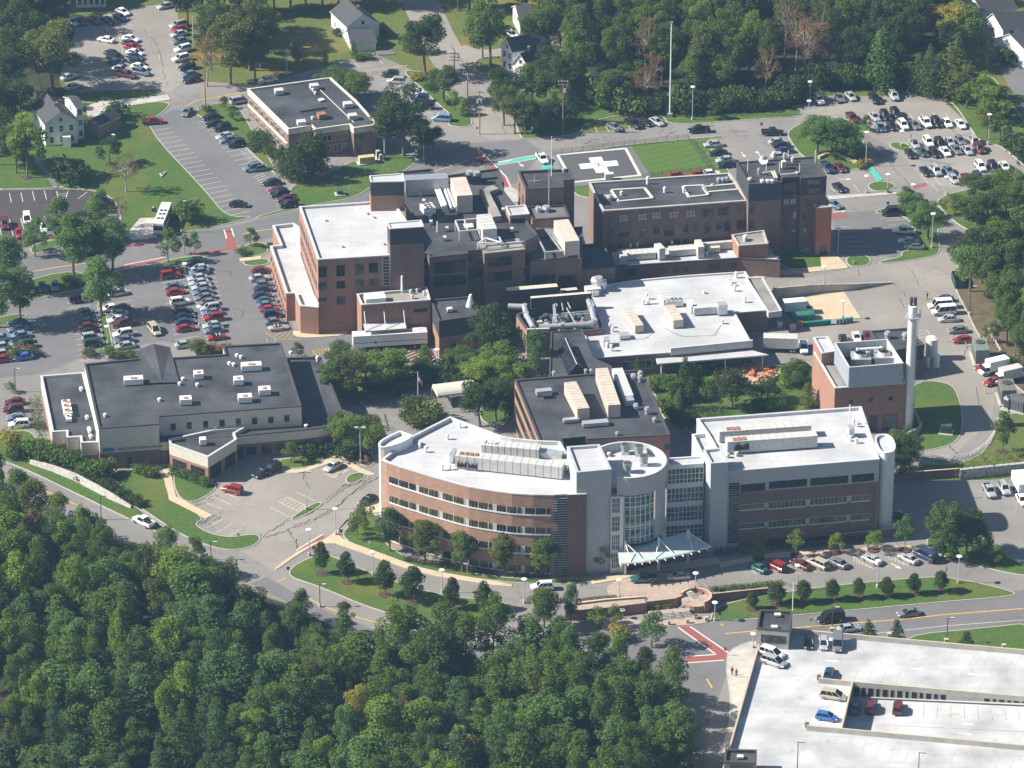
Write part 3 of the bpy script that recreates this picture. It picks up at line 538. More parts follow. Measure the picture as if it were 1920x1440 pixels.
for r in range(4):
    zt = H1-3.05-4.42*r; zb = zt-1.42
    for gi, (x0, x1) in enumerate(GR):
        w = strip(b1, x0, x1, zb, zt, .03, GLO if (gi+r) % 5 else GL, 'window')
        n = max(6, int((x1-x0)/6)); m = MB()
        for i in range(n+1):
            x = x0+(x1-x0)*i/n; p = fac_at(min(max(x, 717), 1037)); t = (fac_at(min(x+1, 1037))-fac_at(max(x-1, 717))).normalized(); nn = Vector((t.y, -t.x, 0))
            m.box((p.x+nn.x*.05, p.y+nn.y*.05, zb), (.12, .14, zt-zb), COPD if i % 3 else UNIT, math.atan2(t.y, t.x))
        m.build('mullion', w)
        if gi < 5: strip(b1, x1, GR[gi+1][0], zb, zt, .06, GREYP, 'spandrel_panel', 2, True)
    strip(b1, 729, 1033, zb-.32, zb-.02, .14, WHITEP, 'sill_band', 24, True)
A, B = P(1039.5, 927.6, H1), P(1063, 926.6, H1)
u, n = outward(A, B); L = (B-A).length
lv = MB(); lv.face([A+n*.04+Vector((0, 0, -.5)), B+n*.04+Vector((0, 0, -.5)), lift(B, .3)+n*.04, lift(A, .3)+n*.04], GL); lo = lv.build('stair_window', b1)
lb = MB()
for i in range(32): z = .6+i*.555; lb.bar(lift(A, z)+n*.09, lift(B, z)+n*.09, .16, .1, COPING)
lb.build('louvre', lo)
# brick pier right of the louvres stands slightly proud
A, B = P(1063, 926.4, H1), P(1099.5, 924.6, H1); u, n = outward(A, B)
MB().prism([A+n*.35, B+n*.35, B-n*.02, A-n*.02], 0, BRICKD, COPING).build('brick_pier', b1)
# white fin tower at the left end
fin = [(750, 807.5), (774, 816.5), (766, 823), (752, 830), (735, 835.5), (720, 838.5), (713, 838), (710, 835), (710, 831), (713, 827), (720, 822), (733, 815)]
block(b1, fin, 20.0, 0, [(0, 20.0, WHITEP)], ROOFW, .7, .35, WHITEP, 'fin_wall', 'fin_roof')
# grey shaft
HS = 23.4
sh = block(b1, [(1063, 837.5), (1124, 833), (1146.5, 880), (1081, 886)], HS, 0, [(0, HS, GREYP)], ROOFW, .5, .5, GREYP, 'shaft_wall', 'shaft_roof')
# drum
HD = 21.5; dc = P(1177, 861.5, HD); R = abs(P(1250.5, 861.5, HD).x-dc.x)
ang = lambda d: Vector((math.cos(rad(d)), math.sin(rad(d)), 0))
mb = MB(); mi = MB()
for i in range(60):
    a0, a1 = -107+307*i/60, -107+307*(i+1)/60
    p, q = dc+ang(a0)*R, dc+ang(a1)*R; pi, qi = dc+ang(a0)*(R-.45), dc+ang(a1)*(R-.45)
    mb.face([lift(p, 17.5), lift(q, 17.5), q, p], GREYP); mi.face([p, q, qi, pi], COPING); mi.face([pi, qi, lift(qi, 19.7), lift(pi, 19.7)], COPING)
    mb.face([lift(p, 17.5), lift(q, 17.5), lift(qi, 17.5), lift(pi, 17.5)], GREYP)
mb.build('drum_wall', b1); mi.build('drum_parapet', b1)
MB().face([lift(dc+ang(6*i)*(R-.44), 19.72) for i in range(60)], ROOFW).build('drum_roof', b1)
gw = MB(); gm = MB()
for i in range(24):
    a0, a1 = -112+100*i/24, -112+100*(i+1)/24; m = GLT if -97 < a0 < -47 else (GREYP if a0 > -48 else GL); r = R-.5 if m != GREYP else R-.1
    gw.face([lift(dc+ang(a0)*r, 6.4), lift(dc+ang(a1)*r, 6.4), lift(dc+ang(a1)*r, 17.5), lift(dc+ang(a0)*r, 17.5)], m)
    if m == GLT and i % 2 == 0: p = dc+ang(a0)*(r+.06); gm.tube(lift(p, 6.4), lift(p, 17.5), .09, WHITES, 5)
    if m == GLT:
        for z in (7.6, 9.5, 10.7, 12.6, 13.9, 15.6, 16.8): gm.bar(lift(dc+ang(a0)*(r+.04), z), lift(dc+ang(a1)*(r+.04), z), .14, .1, WHITES)
        for z in (9.9, 14.3): gm.face([lift(dc+ang(a0)*(r+.03), z), lift(dc+ang(a1)*(r+.03), z), lift(dc+ang(a1)*(r+.03), z+.5), lift(dc+ang(a0)*(r+.03), z+.5)], TEALG)
gb = MB()
for i in range(24):
    a0, a1 = -120+130*i/24, -120+130*(i+1)/24
    gb.face([lift(dc+ang(a0)*(R-.8), 0), lift(dc+ang(a1)*(R-.8), 0), lift(dc+ang(a1)*(R-.8), 6.5), lift(dc+ang(a0)*(R-.8), 6.5)], GL); gb.face([lift(dc+ang(a0)*(R-.8), 6.45), lift(dc+ang(a1)*(R-.8), 6.45), lift(dc+ang(a1)*(R-.1), 6.4), lift(dc+ang(a0)*(R-.1), 6.4)], GREYP)
cw = gw.build('curtain_glass', b1); gm.build('mullion', cw); gb.build('lobby_glass', b1)
A, B = P(1147, 884, HS), P(1166, 882.5, HS); A = lift(A, 17.4); B = lift(B, 17.4); u, n = outward(A, B)
MB().prism([A-n*.3, B-n*.3, B-n*4, A-n*4], 0, WHITEP, ROOFW).build('entrance_wall', b1)
for k in range(4): win_uz(b1, A-n*.3, B-n*.3, .25, (B-A).length-.3, 1.2+k*4.2, 4.5+k*4.2, GL, WHITES, (4, 3))
for d in (-99,):
    p = dc+ang(d)*(R+.1); MB().prism([lift(p+Vector((x, y, 0)), 17.3) for x, y in ((-.45, -.3), (.35, -.3), (.35, .3), (-.45, .3))], 0, WHITES, WHITES).build('column', b1)
for (x, y) in ((1172, 850), (1197.5, 853), (1207, 872), (1176, 885)):
    p = P(x, y, 19.75); f = MB(); f.box((p.x, p.y, 19.72), (1.5, 1.5, .7), GREENP if False else STEEL); f.tube(p+Vector((0, 0, .6)), p+Vector((0, 0, 2.1)), .75, simple('green_grey_steel', (.26, .32, .30), .5, .1) if 'green_grey_steel' not in MATS else MATS['green_grey_steel'], 12, 1.0); f.tube(p+Vector((0, 0, 2.1)), p+Vector((0, 0, 2.14)), .85, COPD, 12); f.build('exhaust_fan', b1)
vent(b1, 19.72, 1142, 855, .8, .5, CREAM)
# glass link
lk = block(b1, [(1251, 873), (1319, 868.3), (1318, 855), (1252, 859)], 18.4, 0, [(0, 18.4, WHITEP)], ROOFW, .3, .3, WHITEP, 'link_wall', 'link_roof')
A, B = P(1251, 873, 18.4), P(1319, 868.3, 18.4)
win_px(b1, A, B, tr('C3', [(1170, 642, 1432, 745), (1166, 787, 1428, 885), (1162, 928, 1424, 1025), (1158, 1068, 1424, 1140)]), GLT, WHITES, (9, 3), fw=.13)
sb = MB(); u, n = outward(A, B)
for y0, y1 in ((748, 784), (888, 926), (1030, 1066), (612, 640)):
    _, z1 = on_face(A, B, *T('C3', 1164, y0)); _, z0 = on_face(A, B, *T('C3', 1164, y1)); sb.prism([lift(A+n*.16, z1), lift(B+n*.16, z1), lift(B, z1), lift(A, z1)], z0, WHITEP, WHITEP)
sb.build('spandrel_band', b1)
# canopy of glass and steel over the door
ZC = 5.2
back = [(1157.5, 1022), (1200, 1018), (1240, 1010), (1289, 997)]; front = [(1161, 1056), (1200, 1053), (1242, 1046), (1290, 1035), (1333, 1023)]
mb = MB(); bk = [P(x, y, ZC+.3) for x, y in back]; fr = [P(x, y, ZC) for x, y in front]
def interp(ps, s):
    k = s*(len(ps)-1); i = min(int(k), len(ps)-2); return ps[i].lerp(ps[i+1], k-i)
rows = [(0, .45, TEALG), (.45, .72, UNIT), (.72, 1, TEALG)]
for i in range(24):
    for (r0, r1, m) in rows:
        c = lambda s, r: interp(bk, s).lerp(interp(fr, s), r)
        s0, s1 = i/24, (i+1)/24; q = [c(s0, r0), c(s0, r1), c(s1, r1), c(s1, r0)]
        mb.face(q, m); mb.face([v-Vector((0, 0, .12)) for v in q][::-1], m)
can = mb.build('entrance_canopy', b1)
ed = MB()
for i in range(24):
    ed.bar(interp(fr, i/24)-Vector((0, 0, .35)), interp(fr, (i+1)/24)-Vector((0, 0, .35)), .25, .3, WHITES)
    if i % 2 == 0: s = (i+.5)/24; ed.tube(interp(fr, s)+Vector((0, 0, -.25)), interp(fr, s)+(interp(fr, s)-interp(bk, s)).normalized()*.8+Vector((0, 0, -.3)), .1, WHITES, 6)
ed.build('canopy_edge_beam', can)
for (x, yt, yr, yb) in ((1172, 1014, 1036, 1077), (1234.5, 1007.5, 1031, 1069), (1289.5, 994, 1016, 1054)):
    g0 = P(x, yb); m = MB(); zt = hgt(x, yb, yt); m.tube(g0, lift(g0, zt), .32, WHITES, 10, .26); m.build('canopy_mast', can)
    rd = MB(); tp = lift(g0, zt-.4)
    for s in (.14, .30) if x < 1200 else ((.42, .62) if x < 1260 else (.80, .98)): rd.tube(tp, interp(fr, s), .09, WHITES, 6)
    rd.build('tie_rod', can)
# roof plant of the curved wing
zr = H1-.75
runit(b1, zr, (856, 849), (1056, 871), 2.6, 2.9, UNIT, 'air_handler', 14, 0)
runit(b1, zr, (905, 829), (1012, 838), 2.6, 2.6, UNIT, 'air_handler', 9, 0)
for k in range(4): runit(b1, zr+2.9, (862+k*9.5, 848.5+k*.9), (868+k*9.5, 849+k*.9), 1.1, .2, RUST, 'fan_grille', lift=.02)
for k in range(4):
    p = P(909+k*6, 829.5+k*.6, zr+2.6); MB().tube(p, p+Vector((0, 0, .25)), .55, COPING, 10).build('fan', b1)
mb = MB()   # open screens on the face of the big unit
A, B = P(858, 851.5, zr+2.9), P(902, 856.5, zr+2.9)
for k in range(2):
    u, n = outward(A, B); L = (B-A).length; a = A+u*(L*(.05+k*.46))+n*1.33; 
    mb.face([a+Vector((0, 0, -.7)), a+u*L*.12+Vector((0, 0, -1.5)), a+u*L*.2+Vector((0, 0, -.9)), a+u*L*.28+Vector((0, 0, -1.5)), a+u*L*.4+Vector((0, 0, -.7)), a+u*L*.42+Vector((0, 0, -2.2)), a+Vector((0, 0, -2.2))], BLACK)
mb.build('intake_opening', b1)
runit(b1, zr, (846, 845), (853, 846), 2.5, 2.3, STEEL, 'intake_hood')
runit(b1, zr, (1016, 868), (1064, 866), 2.6, 1.7, UNITT, 'duct'); runit(b1, zr, (1003, 842), (1056, 850), 2.0, 1.5, STEEL, 'duct')
for x, y in ((839, 824), (798, 848), (829, 882), (843, 881), (862, 802), (787, 840)): vent(b1, zr, x, y, 1.3, .35)
mb = MB(); q = PX([(1053, 822), (1098, 818), (1102, 830), (1058, 834)], H1)
mb.prism(q, H1-3, DARKM, None); mb.build('plant_well', b1)

# ---------------------------------------------------------------- 2 right office building
H2 = 17.8
b2 = thing('office_building', P(1500, 1010), 'rectangular grey and brown office building with rounded white corner column', 'office building')
t2 = block(b2, [(1306, 785), (1615, 762), (1649, 861), (1365, 884), (1325, 812)], H2, 0, [(0, H2-5.0, GREYP), (H2-5.0, H2, GREYP)], ROOFW, .6, .5)
block(b2, [(1297.5, 814.5), (1326, 811), (1350, 850), (1319.5, 860)], H2-.6, 0, [(0, H2-.6, WHITEP)], ROOFW, .8, .4, WHITEP, 'annex_wall', 'annex_roof')
block(b2, [(1319, 843), (1352, 839.5), (1365.5, 867), (1333, 869)], 20.5, 0, [(0, 20.5, GREYP)], ROOFW, .5, .4, GREYP, 'shaft_wall', 'shaft_roof')
A, B = P(1365, 884, H2), P(1649, 861, H2); u, n = outward(A, B)
u0, zz = on_face(A, B, 1386, 925); u1 = (B-A).length-.2; zt = H2-5.1
mb = MB(); mb.prism([lift(A+u*u0+n*.14, zt), lift(A+u*u1+n*.14, zt), lift(A+u*u1, zt), lift(A+u*u0, zt)], 0, BRICKD, COPING); mb.build('brick_facing', b2)
A2, B2 = A+n*.14, B+n*.14
win_px(b2, A, B, tr('C4', [(12, 737, 287, 761), (322, 712, 595, 737), (632, 685, 790, 721)])+tr('C3', [(1630, 766, 1895, 794)]), GL, COPD, (2, 4), fw=.12, name='louvre_window')
ROWS = tr('C4', [(5, 888, 282, 912), (317, 862, 590, 885), (625, 840, 762, 869), (3, 1030, 280, 1052), (313, 1005, 585, 1027), (620, 983, 760, 1011)])+tr('C3', [(1710, 908, 1892, 930), (1708, 1050, 1890, 1070)])
win_px(b2, A2, B2, ROWS, GLO, UNIT, (9, 1), fw=.07, sill=WHITEP)
win_px(b2, A2, B2, tr('C4', [(0, 1170, 270, 1206), (305, 1152, 555, 1182), (615, 1118, 775, 1132)]), GL, COPD, (3, 3), name='louvre_window')
win_px(b2, A, B, [(1367, 906, 1384.5, 1017)], GL, COPING, (1, 26), name='stair_window', fw=.1)
win_px(b2, A2, B2, tr('C4', [(289, 868, 310, 908), (597, 843, 618, 880), (284, 1010, 308, 1048), (590, 985, 614, 1022)])+tr('C3', [(1898, 893, 1916, 928), (1898, 1035, 1916, 1070)]), GREYP, GREYP, name='spandrel_panel')
col = smoothpoly([(1637, 816), (1667, 813), (1679, 830), (1678, 846), (1660, 850), (1648, 845)], 2)
block(b2, col, H2+.9, 0, [(0, H2+.9, WHITEP)], ROOFW, .5, .25, WHITEP, 'corner_column', 'column_roof')
zr = H2-.6
runit(b2, zr, (1347, 805), (1519, 793), 2.4, 2.6, UNIT, 'air_handler', 12); runit(b2, zr, (1362, 824), (1531, 812), 2.4, 2.9, UNIT, 'air_handler', 12)
for k in range(3): runit(b2, zr+2.6, (1362+k*9, 803.6-k*.6), (1369+k*9, 803.2-k*.6), 1.3, .15, RUST, 'fan_grille', lift=.02); runit(b2, zr+2.9, (1374+k*9, 823-k*.6), (1381+k*9, 822.5-k*.6), 1.3, .15, RUST, 'fan_grille', lift=.02)
mb = MB()
for (a, b, zt) in (((1366, 825, ), (1420, 821), zr+2.9),):
    A3, B3 = P(*a, zt), P(*b, zt); u, n = outward(A3, B3); L = (B3-A3).length; a = A3+u*.8+n*1.23
    mb.face([a+Vector((0, 0, -1.9)), a+u*.6+Vector((0, 0, -.7)), a+u*1.3+Vector((0, 0, -.5)), a+u*1.9+Vector((0, 0, -1.3)), a+u*2.6+Vector((0, 0, -.6)), a+u*3.2+Vector((0, 0, -.5)), a+u*3.3+Vector((0, 0, -1.9))], BLACK)
mb.build('intake_opening', b2)
for x, y in ((1594, 827), (1605, 831), (1600, 795), (1607, 800)): vent(b2, zr, x, y, 1.2, .4)
runit(b2, zr, (1590, 800), (1600, 799), 2, 2.2, STEEL, 'roof_plant'); mb = MB(); p = P(1592, 800, zr); mb.tube(p, p+Vector((0, 0, 5)), .12, WHITES, 6); mb.build('antenna', b2)
for x, y in ((1364, 858), (1381, 855)): vent(b2, zr, x, y, .9, .5, CREAM)

# ---------------------------------------------------------------- 3 hospital wing with white roof
H3 = 18.2
b3 = thing('hospital_wing', P(660, 620), 'tall brick hospital wing with flat white roof and lower white side roof', 'hospital')
m3 = block(b3, [(561, 387), (682, 379), (735, 372), (770, 425), (731, 478.5), (596, 486.5)], H3, 0, [(0, H3, BRICK)], ROOFW, .5, .5)
A, B = P(596, 486.5, H3), P(731, 478.5, H3)
win_px(b3, A, B, tr('B2', [(468, 563, 528, 636), (604, 553, 664, 627), (748, 543, 808, 613), (848, 534, 911, 607), (468, 682, 528, 730), (605, 672, 667, 719), (750, 660, 810, 708), (850, 654, 912, 702), (607, 788, 668, 838), (468, 797, 528, 817)]), GL, COPD, (2, 2), fw=.08)
win_px(b3, A, B, [(718, 482, 730, 535)], GLO, COPING, (1, 9), name='stair_window', fw=.14)
A, B = P(561, 387, H3), P(596, 486.5, H3)
L = (A-B).length
for r in range(4):
    for k in range(9):
        u0 = L*(.06+k*.1); 
        if r == 3 and k % 2: continue
        win_uz(b3, A, B, u0, u0+L*.045, H3-4.6-r*3.9, H3-2.9-r*3.9, GL, COPD, (1, 2))
block(b3, [(692.5, 329.5), (756, 325), (758, 340), (695, 341)], 25, H3-.6, [(H3-.6, 21.5, BRICK), (21.5, 25, DARKM)], ROOFW, .2, .3, COPING, 'penthouse_wall', 'penthouse_roof')
block(b3, [(726, 417.5), (790, 412.5), (794.5, 425), (731, 429)], 25, 0, [(0, 21.0, BRICKD), (21.0, 25, DARKM)], ROOFW, .2, .3, COPING, 'lift_tower_wall', 'lift_tower_roof')
H3b = 6.9
block(b3, [(511, 422.5), (551, 418), (560, 424), (590, 500), (597, 576), (562.5, 573), (553, 549.5), (536.5, 550), (506.5, 461), (526, 459)], H3b, 0, [(0, H3b, BRICK)], ROOFW, .7, .5, COPING, 'side_wing_wall', 'side_wing_roof')
A, B = P(506.5, 461, H3b), P(536.5, 550, H3b); L = (A-B).length
for k in range(8): win_uz(b3, A, B, L*(.05+k*.12), L*(.05+k*.12)+1.2, 4.0, 4.9, GL, COPD); win_uz(b3, A, B, L*(.05+k*.12), L*(.05+k*.12)+1.2, 1.0, 1.9, GL, COPD)
for x, y in ((612, 415), (643, 464), (702, 409), (690, 402), (721, 459), (581, 475)): vent(b3, H3-.5, x, y, .35, .3, RUST)
A, B = P(562.5, 573, H3b), P(597, 576, H3b)
bx = MB(); p = P(574, 592+0, 0)
# ---------------------------------------------------------------- 3c small brick loading building with awning
b3c = thing('loading_building', P(730, 650), 'small brick loading building with hanging grey awning behind the white trailer', 'building')
H3c = hgt(807, 638, 562)
block(b3c, [(669, 551), (757, 543), (800, 537), (807, 562), (677.5, 571.5)], H3c, 0, [(0, H3c, BRICK)], ROOFG, .5, .4)
A, B = P(677.5, 571.5, H3c), P(807, 562, H3c); u, n = outward(A, B)
u0, z0 = on_face(A, B, 681, 607); u1, z1 = on_face(A, B, 759, 602)
mb = MB(); a, b = lift(A+u*u0, z0), lift(A+u*u1, z0); mb.face([a, b, b+n*3+Vector((0, 0, -.4)), a+n*3+Vector((0, 0, -.4))], COPING); mb.face([a+n*3+Vector((0, 0, -.4)), b+n*3+Vector((0, 0, -.4)), b+n*3+Vector((0, 0, -.75)), a+n*3+Vector((0, 0, -.75))], CONC)
aw = mb.build('awning', b3c); rd = MB()
for s in (.03, .5, .97): c = a.lerp(b, s); MB().tube(lift(c, H3c-1.6), c+n*2.8+Vector((0, 0, -.3)), .09, WHITES, 6).build('hanger_rod', aw)
win_px(b3c, A, B, tr('B2', [(1183, 880, 1282, 893)]), GL, COPD, name='louvre')
runit(b3c, H3c-.5, (684, 556), (722, 553), 3.0, 1.5, WHITES, 'skylight', 8)
for x, y in ((712, 544), (724, 543), (738, 544), (773, 560), (795, 553), (770, 551), (782, 548)): vent(b3c, H3c-.5, x, y, 1.0, .4, UNIT)
p = P(754, 548, H3c-.5); MB().tube(p, p+Vector((0, 0, 4)), .3, WHITES, 8, .22).build('flue', b3c)
# right annex with dark roof
H3d = hgt(827, 672, 602)
block(b3c, [(807, 562), (880, 556), (905, 590), (823, 602)], H3d, 0, [(0, H3d*.55, BRICK), (H3d*.55, H3d, DARKM)], ROOFD, .4, .4, COPD, 'annex_wall', 'annex_roof')
A, B = P(823, 602, H3d), P(905, 596, H3d); win_px(b3c, A, B, [(846, 645, 855, 661)], GL, COPD, name='door')
runit(b3c, H3d-.4, (838, 578), (848, 577), 1.2, .9, UNIT, 'roof_unit'); p = P(880, 575, H3d-.4); MB().tube(p, p+Vector((.3, 0, 3)), .8, WHITES, 9, .3).build('satellite_dish', b3c)

# ---------------------------------------------------------------- 4 central hospital block, dark roofs
H4 = 15.0
b4 = thing('hospital_wing', P(880, 580), 'central brick hospital block with dark roof crowded with ducts and air units', 'hospital')
c4 = block(b4, [(742, 365), (760, 348), (936, 330), (946, 360), (1008, 440), (985, 452), (985, 463), (918, 470), (905, 468), (877, 470), (877, 475.5), (805, 482.5), (801, 474.5), (789, 475.5), (779, 453), (792, 446)], H4, 0, [(0, H4, BRICKD)], ROOFD, .5, .4, COPD)
block(b4, [(745, 322), (811, 316), (815, 332), (935, 315), (945, 342), (860, 352), (745, 356)], H4-2.5, 0, [(0, H4-2.5, BRICKD)], ROOFD, .4, .4, COPD, 'rear_wall', 'rear_roof')
A, B = P(805, 482.5, H4), P(877, 475.5, H4)
win_px(b4, A, B, tr('B2', [(1338, 530, 1570, 590), (1338, 640, 1570, 690)]), GL, COPD, (5, 2), fw=.12)
A, B = P(908, 475.5, H4), P(985, 467, H4); u, n = outward(A, B)
MB().prism([A, B, B-n*6, A-n*6], 0, BRICKD, ROOFG).build('bay_wall', b4)
win_px(b4, A, B, tr('B2', [(1745, 500, 1915, 545), (1745, 610, 1915, 655)]), GL, COPD, (4, 2), fw=.12)
A, B = P(877, 473, H4), P(905, 470, H4); win_px(b4, A, B, tr('B2', [(1608, 480, 1698, 530), (1608, 585, 1698, 640)]), GL, COPD, (2, 2))
A, B = P(789, 475.5, H4), P(801, 474.5, H4); win_px(b4, A, B, tr('B2', [(1240, 500, 1290, 570), (1240, 615, 1290, 680)]), GL, COPD, (1, 2))
def bz(x, y): return (740+x/7.385, 300+y/7.385)
zr = H4-.5
runit(b4, zr, bz(140, 245), bz(735, 215), 3.0, 4.2, simple('blue_grey_steel', (.36, .40, .44), .4, .1, 1, .5, .4), 'duct')
runit(b4, zr, bz(880, 240), bz(970, 490), 3.6, 4.6, UNITT, 'air_handler', 0)
runit(b4, zr, bz(1230, 750), bz(1320, 955), 3.2, 3.8, UNIT, 'air_handler', 5)
for a, b in (((395, 600), (480, 690)), ((460, 590), (520, 670))): runit(b4, zr, bz(*a), bz(*b), 1.7, 1.7, WHITES, 'condenser', 0, 3)
for x, y in ((355, 440), (400, 550), (480, 760), (500, 840), (690, 1060), (720, 930), (1500, 670), (1620, 940)): runit(b4, zr, bz(x-20, y), bz(x+25, y), 1.1, 1.0, UNIT, 'roof_unit')
for x0, y0, x1, y1 in ((560, 395, 660, 650), (590, 395, 690, 640), (620, 395, 715, 625), (690, 380, 790, 690), (720, 360, 840, 660)): pipe(b4, [P(*bz(x0, y0), zr+1.6), P(*bz(x1, y1), zr+1.6)], .22, WHITES, 'pipe', 6)
runit(b4, zr, bz(680, 340), bz(820, 640), 1.6, 1.3, STEEL, 'cable_tray')
runit(b4, zr, bz(1230, 400), bz(1420, 780), 2.0, 1.6, ROOFG, 'duct'); runit(b4, zr, bz(1300, 400), bz(1400, 370), 2.4, 1.3, ROOFG, 'duct')
fr = MB()
q = [P(*bz(x, y), zr+2.2) for x, y in ((840, 850), (1150, 820), (1180, 970), (895, 1000))]
for i in range(4): fr.bar(q[i], q[(i+1) % 4], .3, .3, COPING); fr.tube(lift(q[i], zr), q[i], .12, COPING, 6)
fr.bar(q[0].lerp(q[1], .4), q[3].lerp(q[2], .4), .25, .3, COPING); fr.build('screen_frame', b4)
runit(b4, zr, bz(960, 910), bz(1090, 900), 2.4, .5, COPING, 'hatch')
fr = MB(); q = [P(*bz(x, y), zr+1.6) for x, y in ((1260, 1085), (1450, 1075), (1480, 1150), (1150, 1165))]
for a, b in ((0, 1), (0, 3), (1, 2), (2, 3), (0, 2)): fr.bar(q[a], q[b], .2, .25, WHITES)
for v in q: fr.tube(lift(v, zr), v, .12, WHITES, 6)
fr.build('support_frame', b4)
pipe(b4, [P(*bz(1260, 1175), zr+.8), P(*bz(1780, 1130), zr+.8)], .2, COPING, 'pipe', 6)
for k, (x, y) in enumerate(((1040, 250), (1130, 260))):
    p = P(*bz(x, y+60), zr); f = MB(); f.box((p.x, p.y, zr), (2.2, 2.2, 2.2), DARKM); f.tube(p+Vector((0, 0, 2.2)), p+Vector((0, 0, 2.9)), .9, STEEL, 10); f.build('cooling_unit', b4)
p = P(*bz(590, 1000), zr); MB().tube(p, p+Vector((0, 0, 2.6)), .16, WHITES, 6).build('flue', b4)
# stair tower beside it and small roofs
H4t = 20.0
b4t = thing('hospital_tower', P(1030, 470), 'square brick hospital tower with dark roof in front of the helipad', 'tower')
block(b4t, [(971, 320.5), (1068, 316.5), (1077, 336), (1056, 338), (1057, 351.5), (985, 354)], H4t, 0, [(0, H4t, BRICKD)], ROOFD, .5, .4, COPD)
A, B = P(971, 320.5, H4t), P(985, 354, H4t); L = (A-B).length
for k in range(3): win_uz(b4t, A, B, L*.2, L*.3, H4t-4-3.6*k, H4t-2-3.6*k, GL, COPD); win_uz(b4t, A, B, L*.65, L*.75, H4t-5-3.6*k, H4t-3-3.6*k, GL, COPD)
p = P(1034, 356, H4t-.5); q = P(1034, 330, H4t-.5); mb = MB(); mb.tube(q, q+Vector((0, 0, 10)), .12, WHITES, 6, .06)
for z in (2.5, 4.5): mb.tube(q+Vector((0, 0, z)), q+Vector((-1.1, 0, z)), .06, WHITES, 5)
mb.build('antenna_mast', b4t); p = P(1002, 342, H4t-.5); mb = MB(); mb.tube(p, p+Vector((0, 0, 1.8)), .07, COPING, 5); mb.tube(p+Vector((-1.4, 0, .4)), p+Vector((1.4, .3, .4)), .06, COPING, 5); mb.build('antenna', b4t); vent(b4t, H4t-.5, 1057, 322, .9, .5, STEEL)
b4s = thing('hospital_wing', P(1030, 520), 'stepped brick hospital part below the square tower carrying a tan air unit', 'hospital')
block(b4s, [(948, 387), (985, 384), (993, 401), (956, 404)], 16.5, 0, [(0, 16.5, CREAM if False else BRICK2)], ROOFW, .3, .3, COPING)
A, B = P(956, 404, 16.5), P(993, 401, 16.5); win_px(b4s, A, B, [(960, 411, 984, 424)], GL, COPD, (2, 1))
block(b4s, [(988, 386.5), (1059, 384), (1068, 407), (998, 412)], 16.0, 0, [(0, 16.0, BRICK)], ROOFM, .4, .4, COPD, 'step_wall', 'step_roof')
for x, y, r in ((1009, 397, .7), (1024, 396, 1.1)): vent(b4s, 15.6, x, y, 1.3, r, STEEL)
p = P(1029, 388, 15.6); MB().tube(p, p+Vector((0, 0, 12)), .14, STEEL, 6, .07).build('antenna_mast', b4s)
block(b4s, [(984, 432), (1092, 425), (1091, 480), (994, 489), (984, 462)], 12.0, 0, [(0, 12.0, BRICKD)], ROOFD, .4, .4, COPD, 'front_wall', 'front_roof')
runit(b4s, 12.6, (1052, 412), (1073, 452), 3.4, 3.8, UNITT, 'air_handler', 0)
fr = MB(); q = [P(x, y, 13.6) for x, y in ((1001, 431), (1041, 426), (1085, 470), (1022, 474))]
for i in range(4): fr.bar(q[i], q[(i+1) % 4], .35, .3, STEEL); fr.tube(lift(q[i], 11.6), q[i], .15, STEEL, 6)
for s in (.5, .6, .7, .8, .9): fr.bar(q[0].lerp(q[1], s), q[3].lerp(q[2], s), .3, .12, STEEL)
fr.build('steel_platform', b4s)
block(b4s, [(1090, 459), (1131, 455), (1154, 501), (1091, 505.5)], 8.2, 0, [(0, 8.2, BRICKD)], ROOFD, .5, .4, COPD, 'low_wall', 'low_roof')
A, B = P(994, 489, 12), P(1091, 480, 12)
win_px(b4s, A, B, [(983, 500, 991, 516)], GL, COPD); win_px(b4s, A, B, [(997, 518, 1040, 545), (1048, 518, 1088, 540)], GL, COPD, (6, 1), name='loading_door')

# ---------------------------------------------------------------- 5 long ward wing and tower
H5 = 13.8
b5 = thing('hospital_wing', P(1270, 480), 'long four storey brick hospital wing beside the helipad lawn', 'hospital')
block(b5, [(1104, 342), (1368, 324), (1404, 376), (1131, 395.5), (1120, 377)], H5, 0, [(0, H5, BRICKD)], ROOFD, .35, .5, CONC)
A, B = P(1131, 395.5, H5), P(1404, 376, H5)
win_px(b5, A, B, tr('B3', [(807, 172, 870, 220), (945, 163, 1012, 210), (1052, 153, 1118, 200), (1180, 147, 1248, 193), (1305, 137, 1375, 187)]), BLIND, COPD, (3, 2))
win_px(b5, A, B, tr('B3', [(1432, 132, 1502, 180), (1550, 118, 1620, 168), (1688, 110, 1755, 160), (718, 185, 757, 255), (715, 287, 755, 330), (800, 280, 873, 330), (958, 272, 998, 340), (1063, 262, 1103, 307), (1142, 257, 1213, 325), (1287, 247, 1318, 298), (1360, 242, 1390, 285), (1447, 232, 1483, 305), (1535, 230, 1577, 277), (1595, 225, 1632, 290), (1687, 216, 1755, 275), (720, 390, 755, 425), (798, 386, 820, 420), (1215, 357, 1255, 385), (1285, 350, 1310, 380)]), GL, COPD, (2, 2), fw=.07)
fr = MB()
for pts in (((1146, 358), (1209, 354), (1224, 373), (1160, 379)), ((1280, 351), (1318, 349), (1328, 367), (1292, 371)), ((1318, 352), (1385, 346), (1390, 356), (1325, 362))):
    q = [P(x, y, H5-.35) for x, y in pts]; fr = MB()
    for i in range(4): fr.bar(q[i], q[(i+1) % 4], .5, .35, CREAM)
    fr.build('roof_curb', b5)
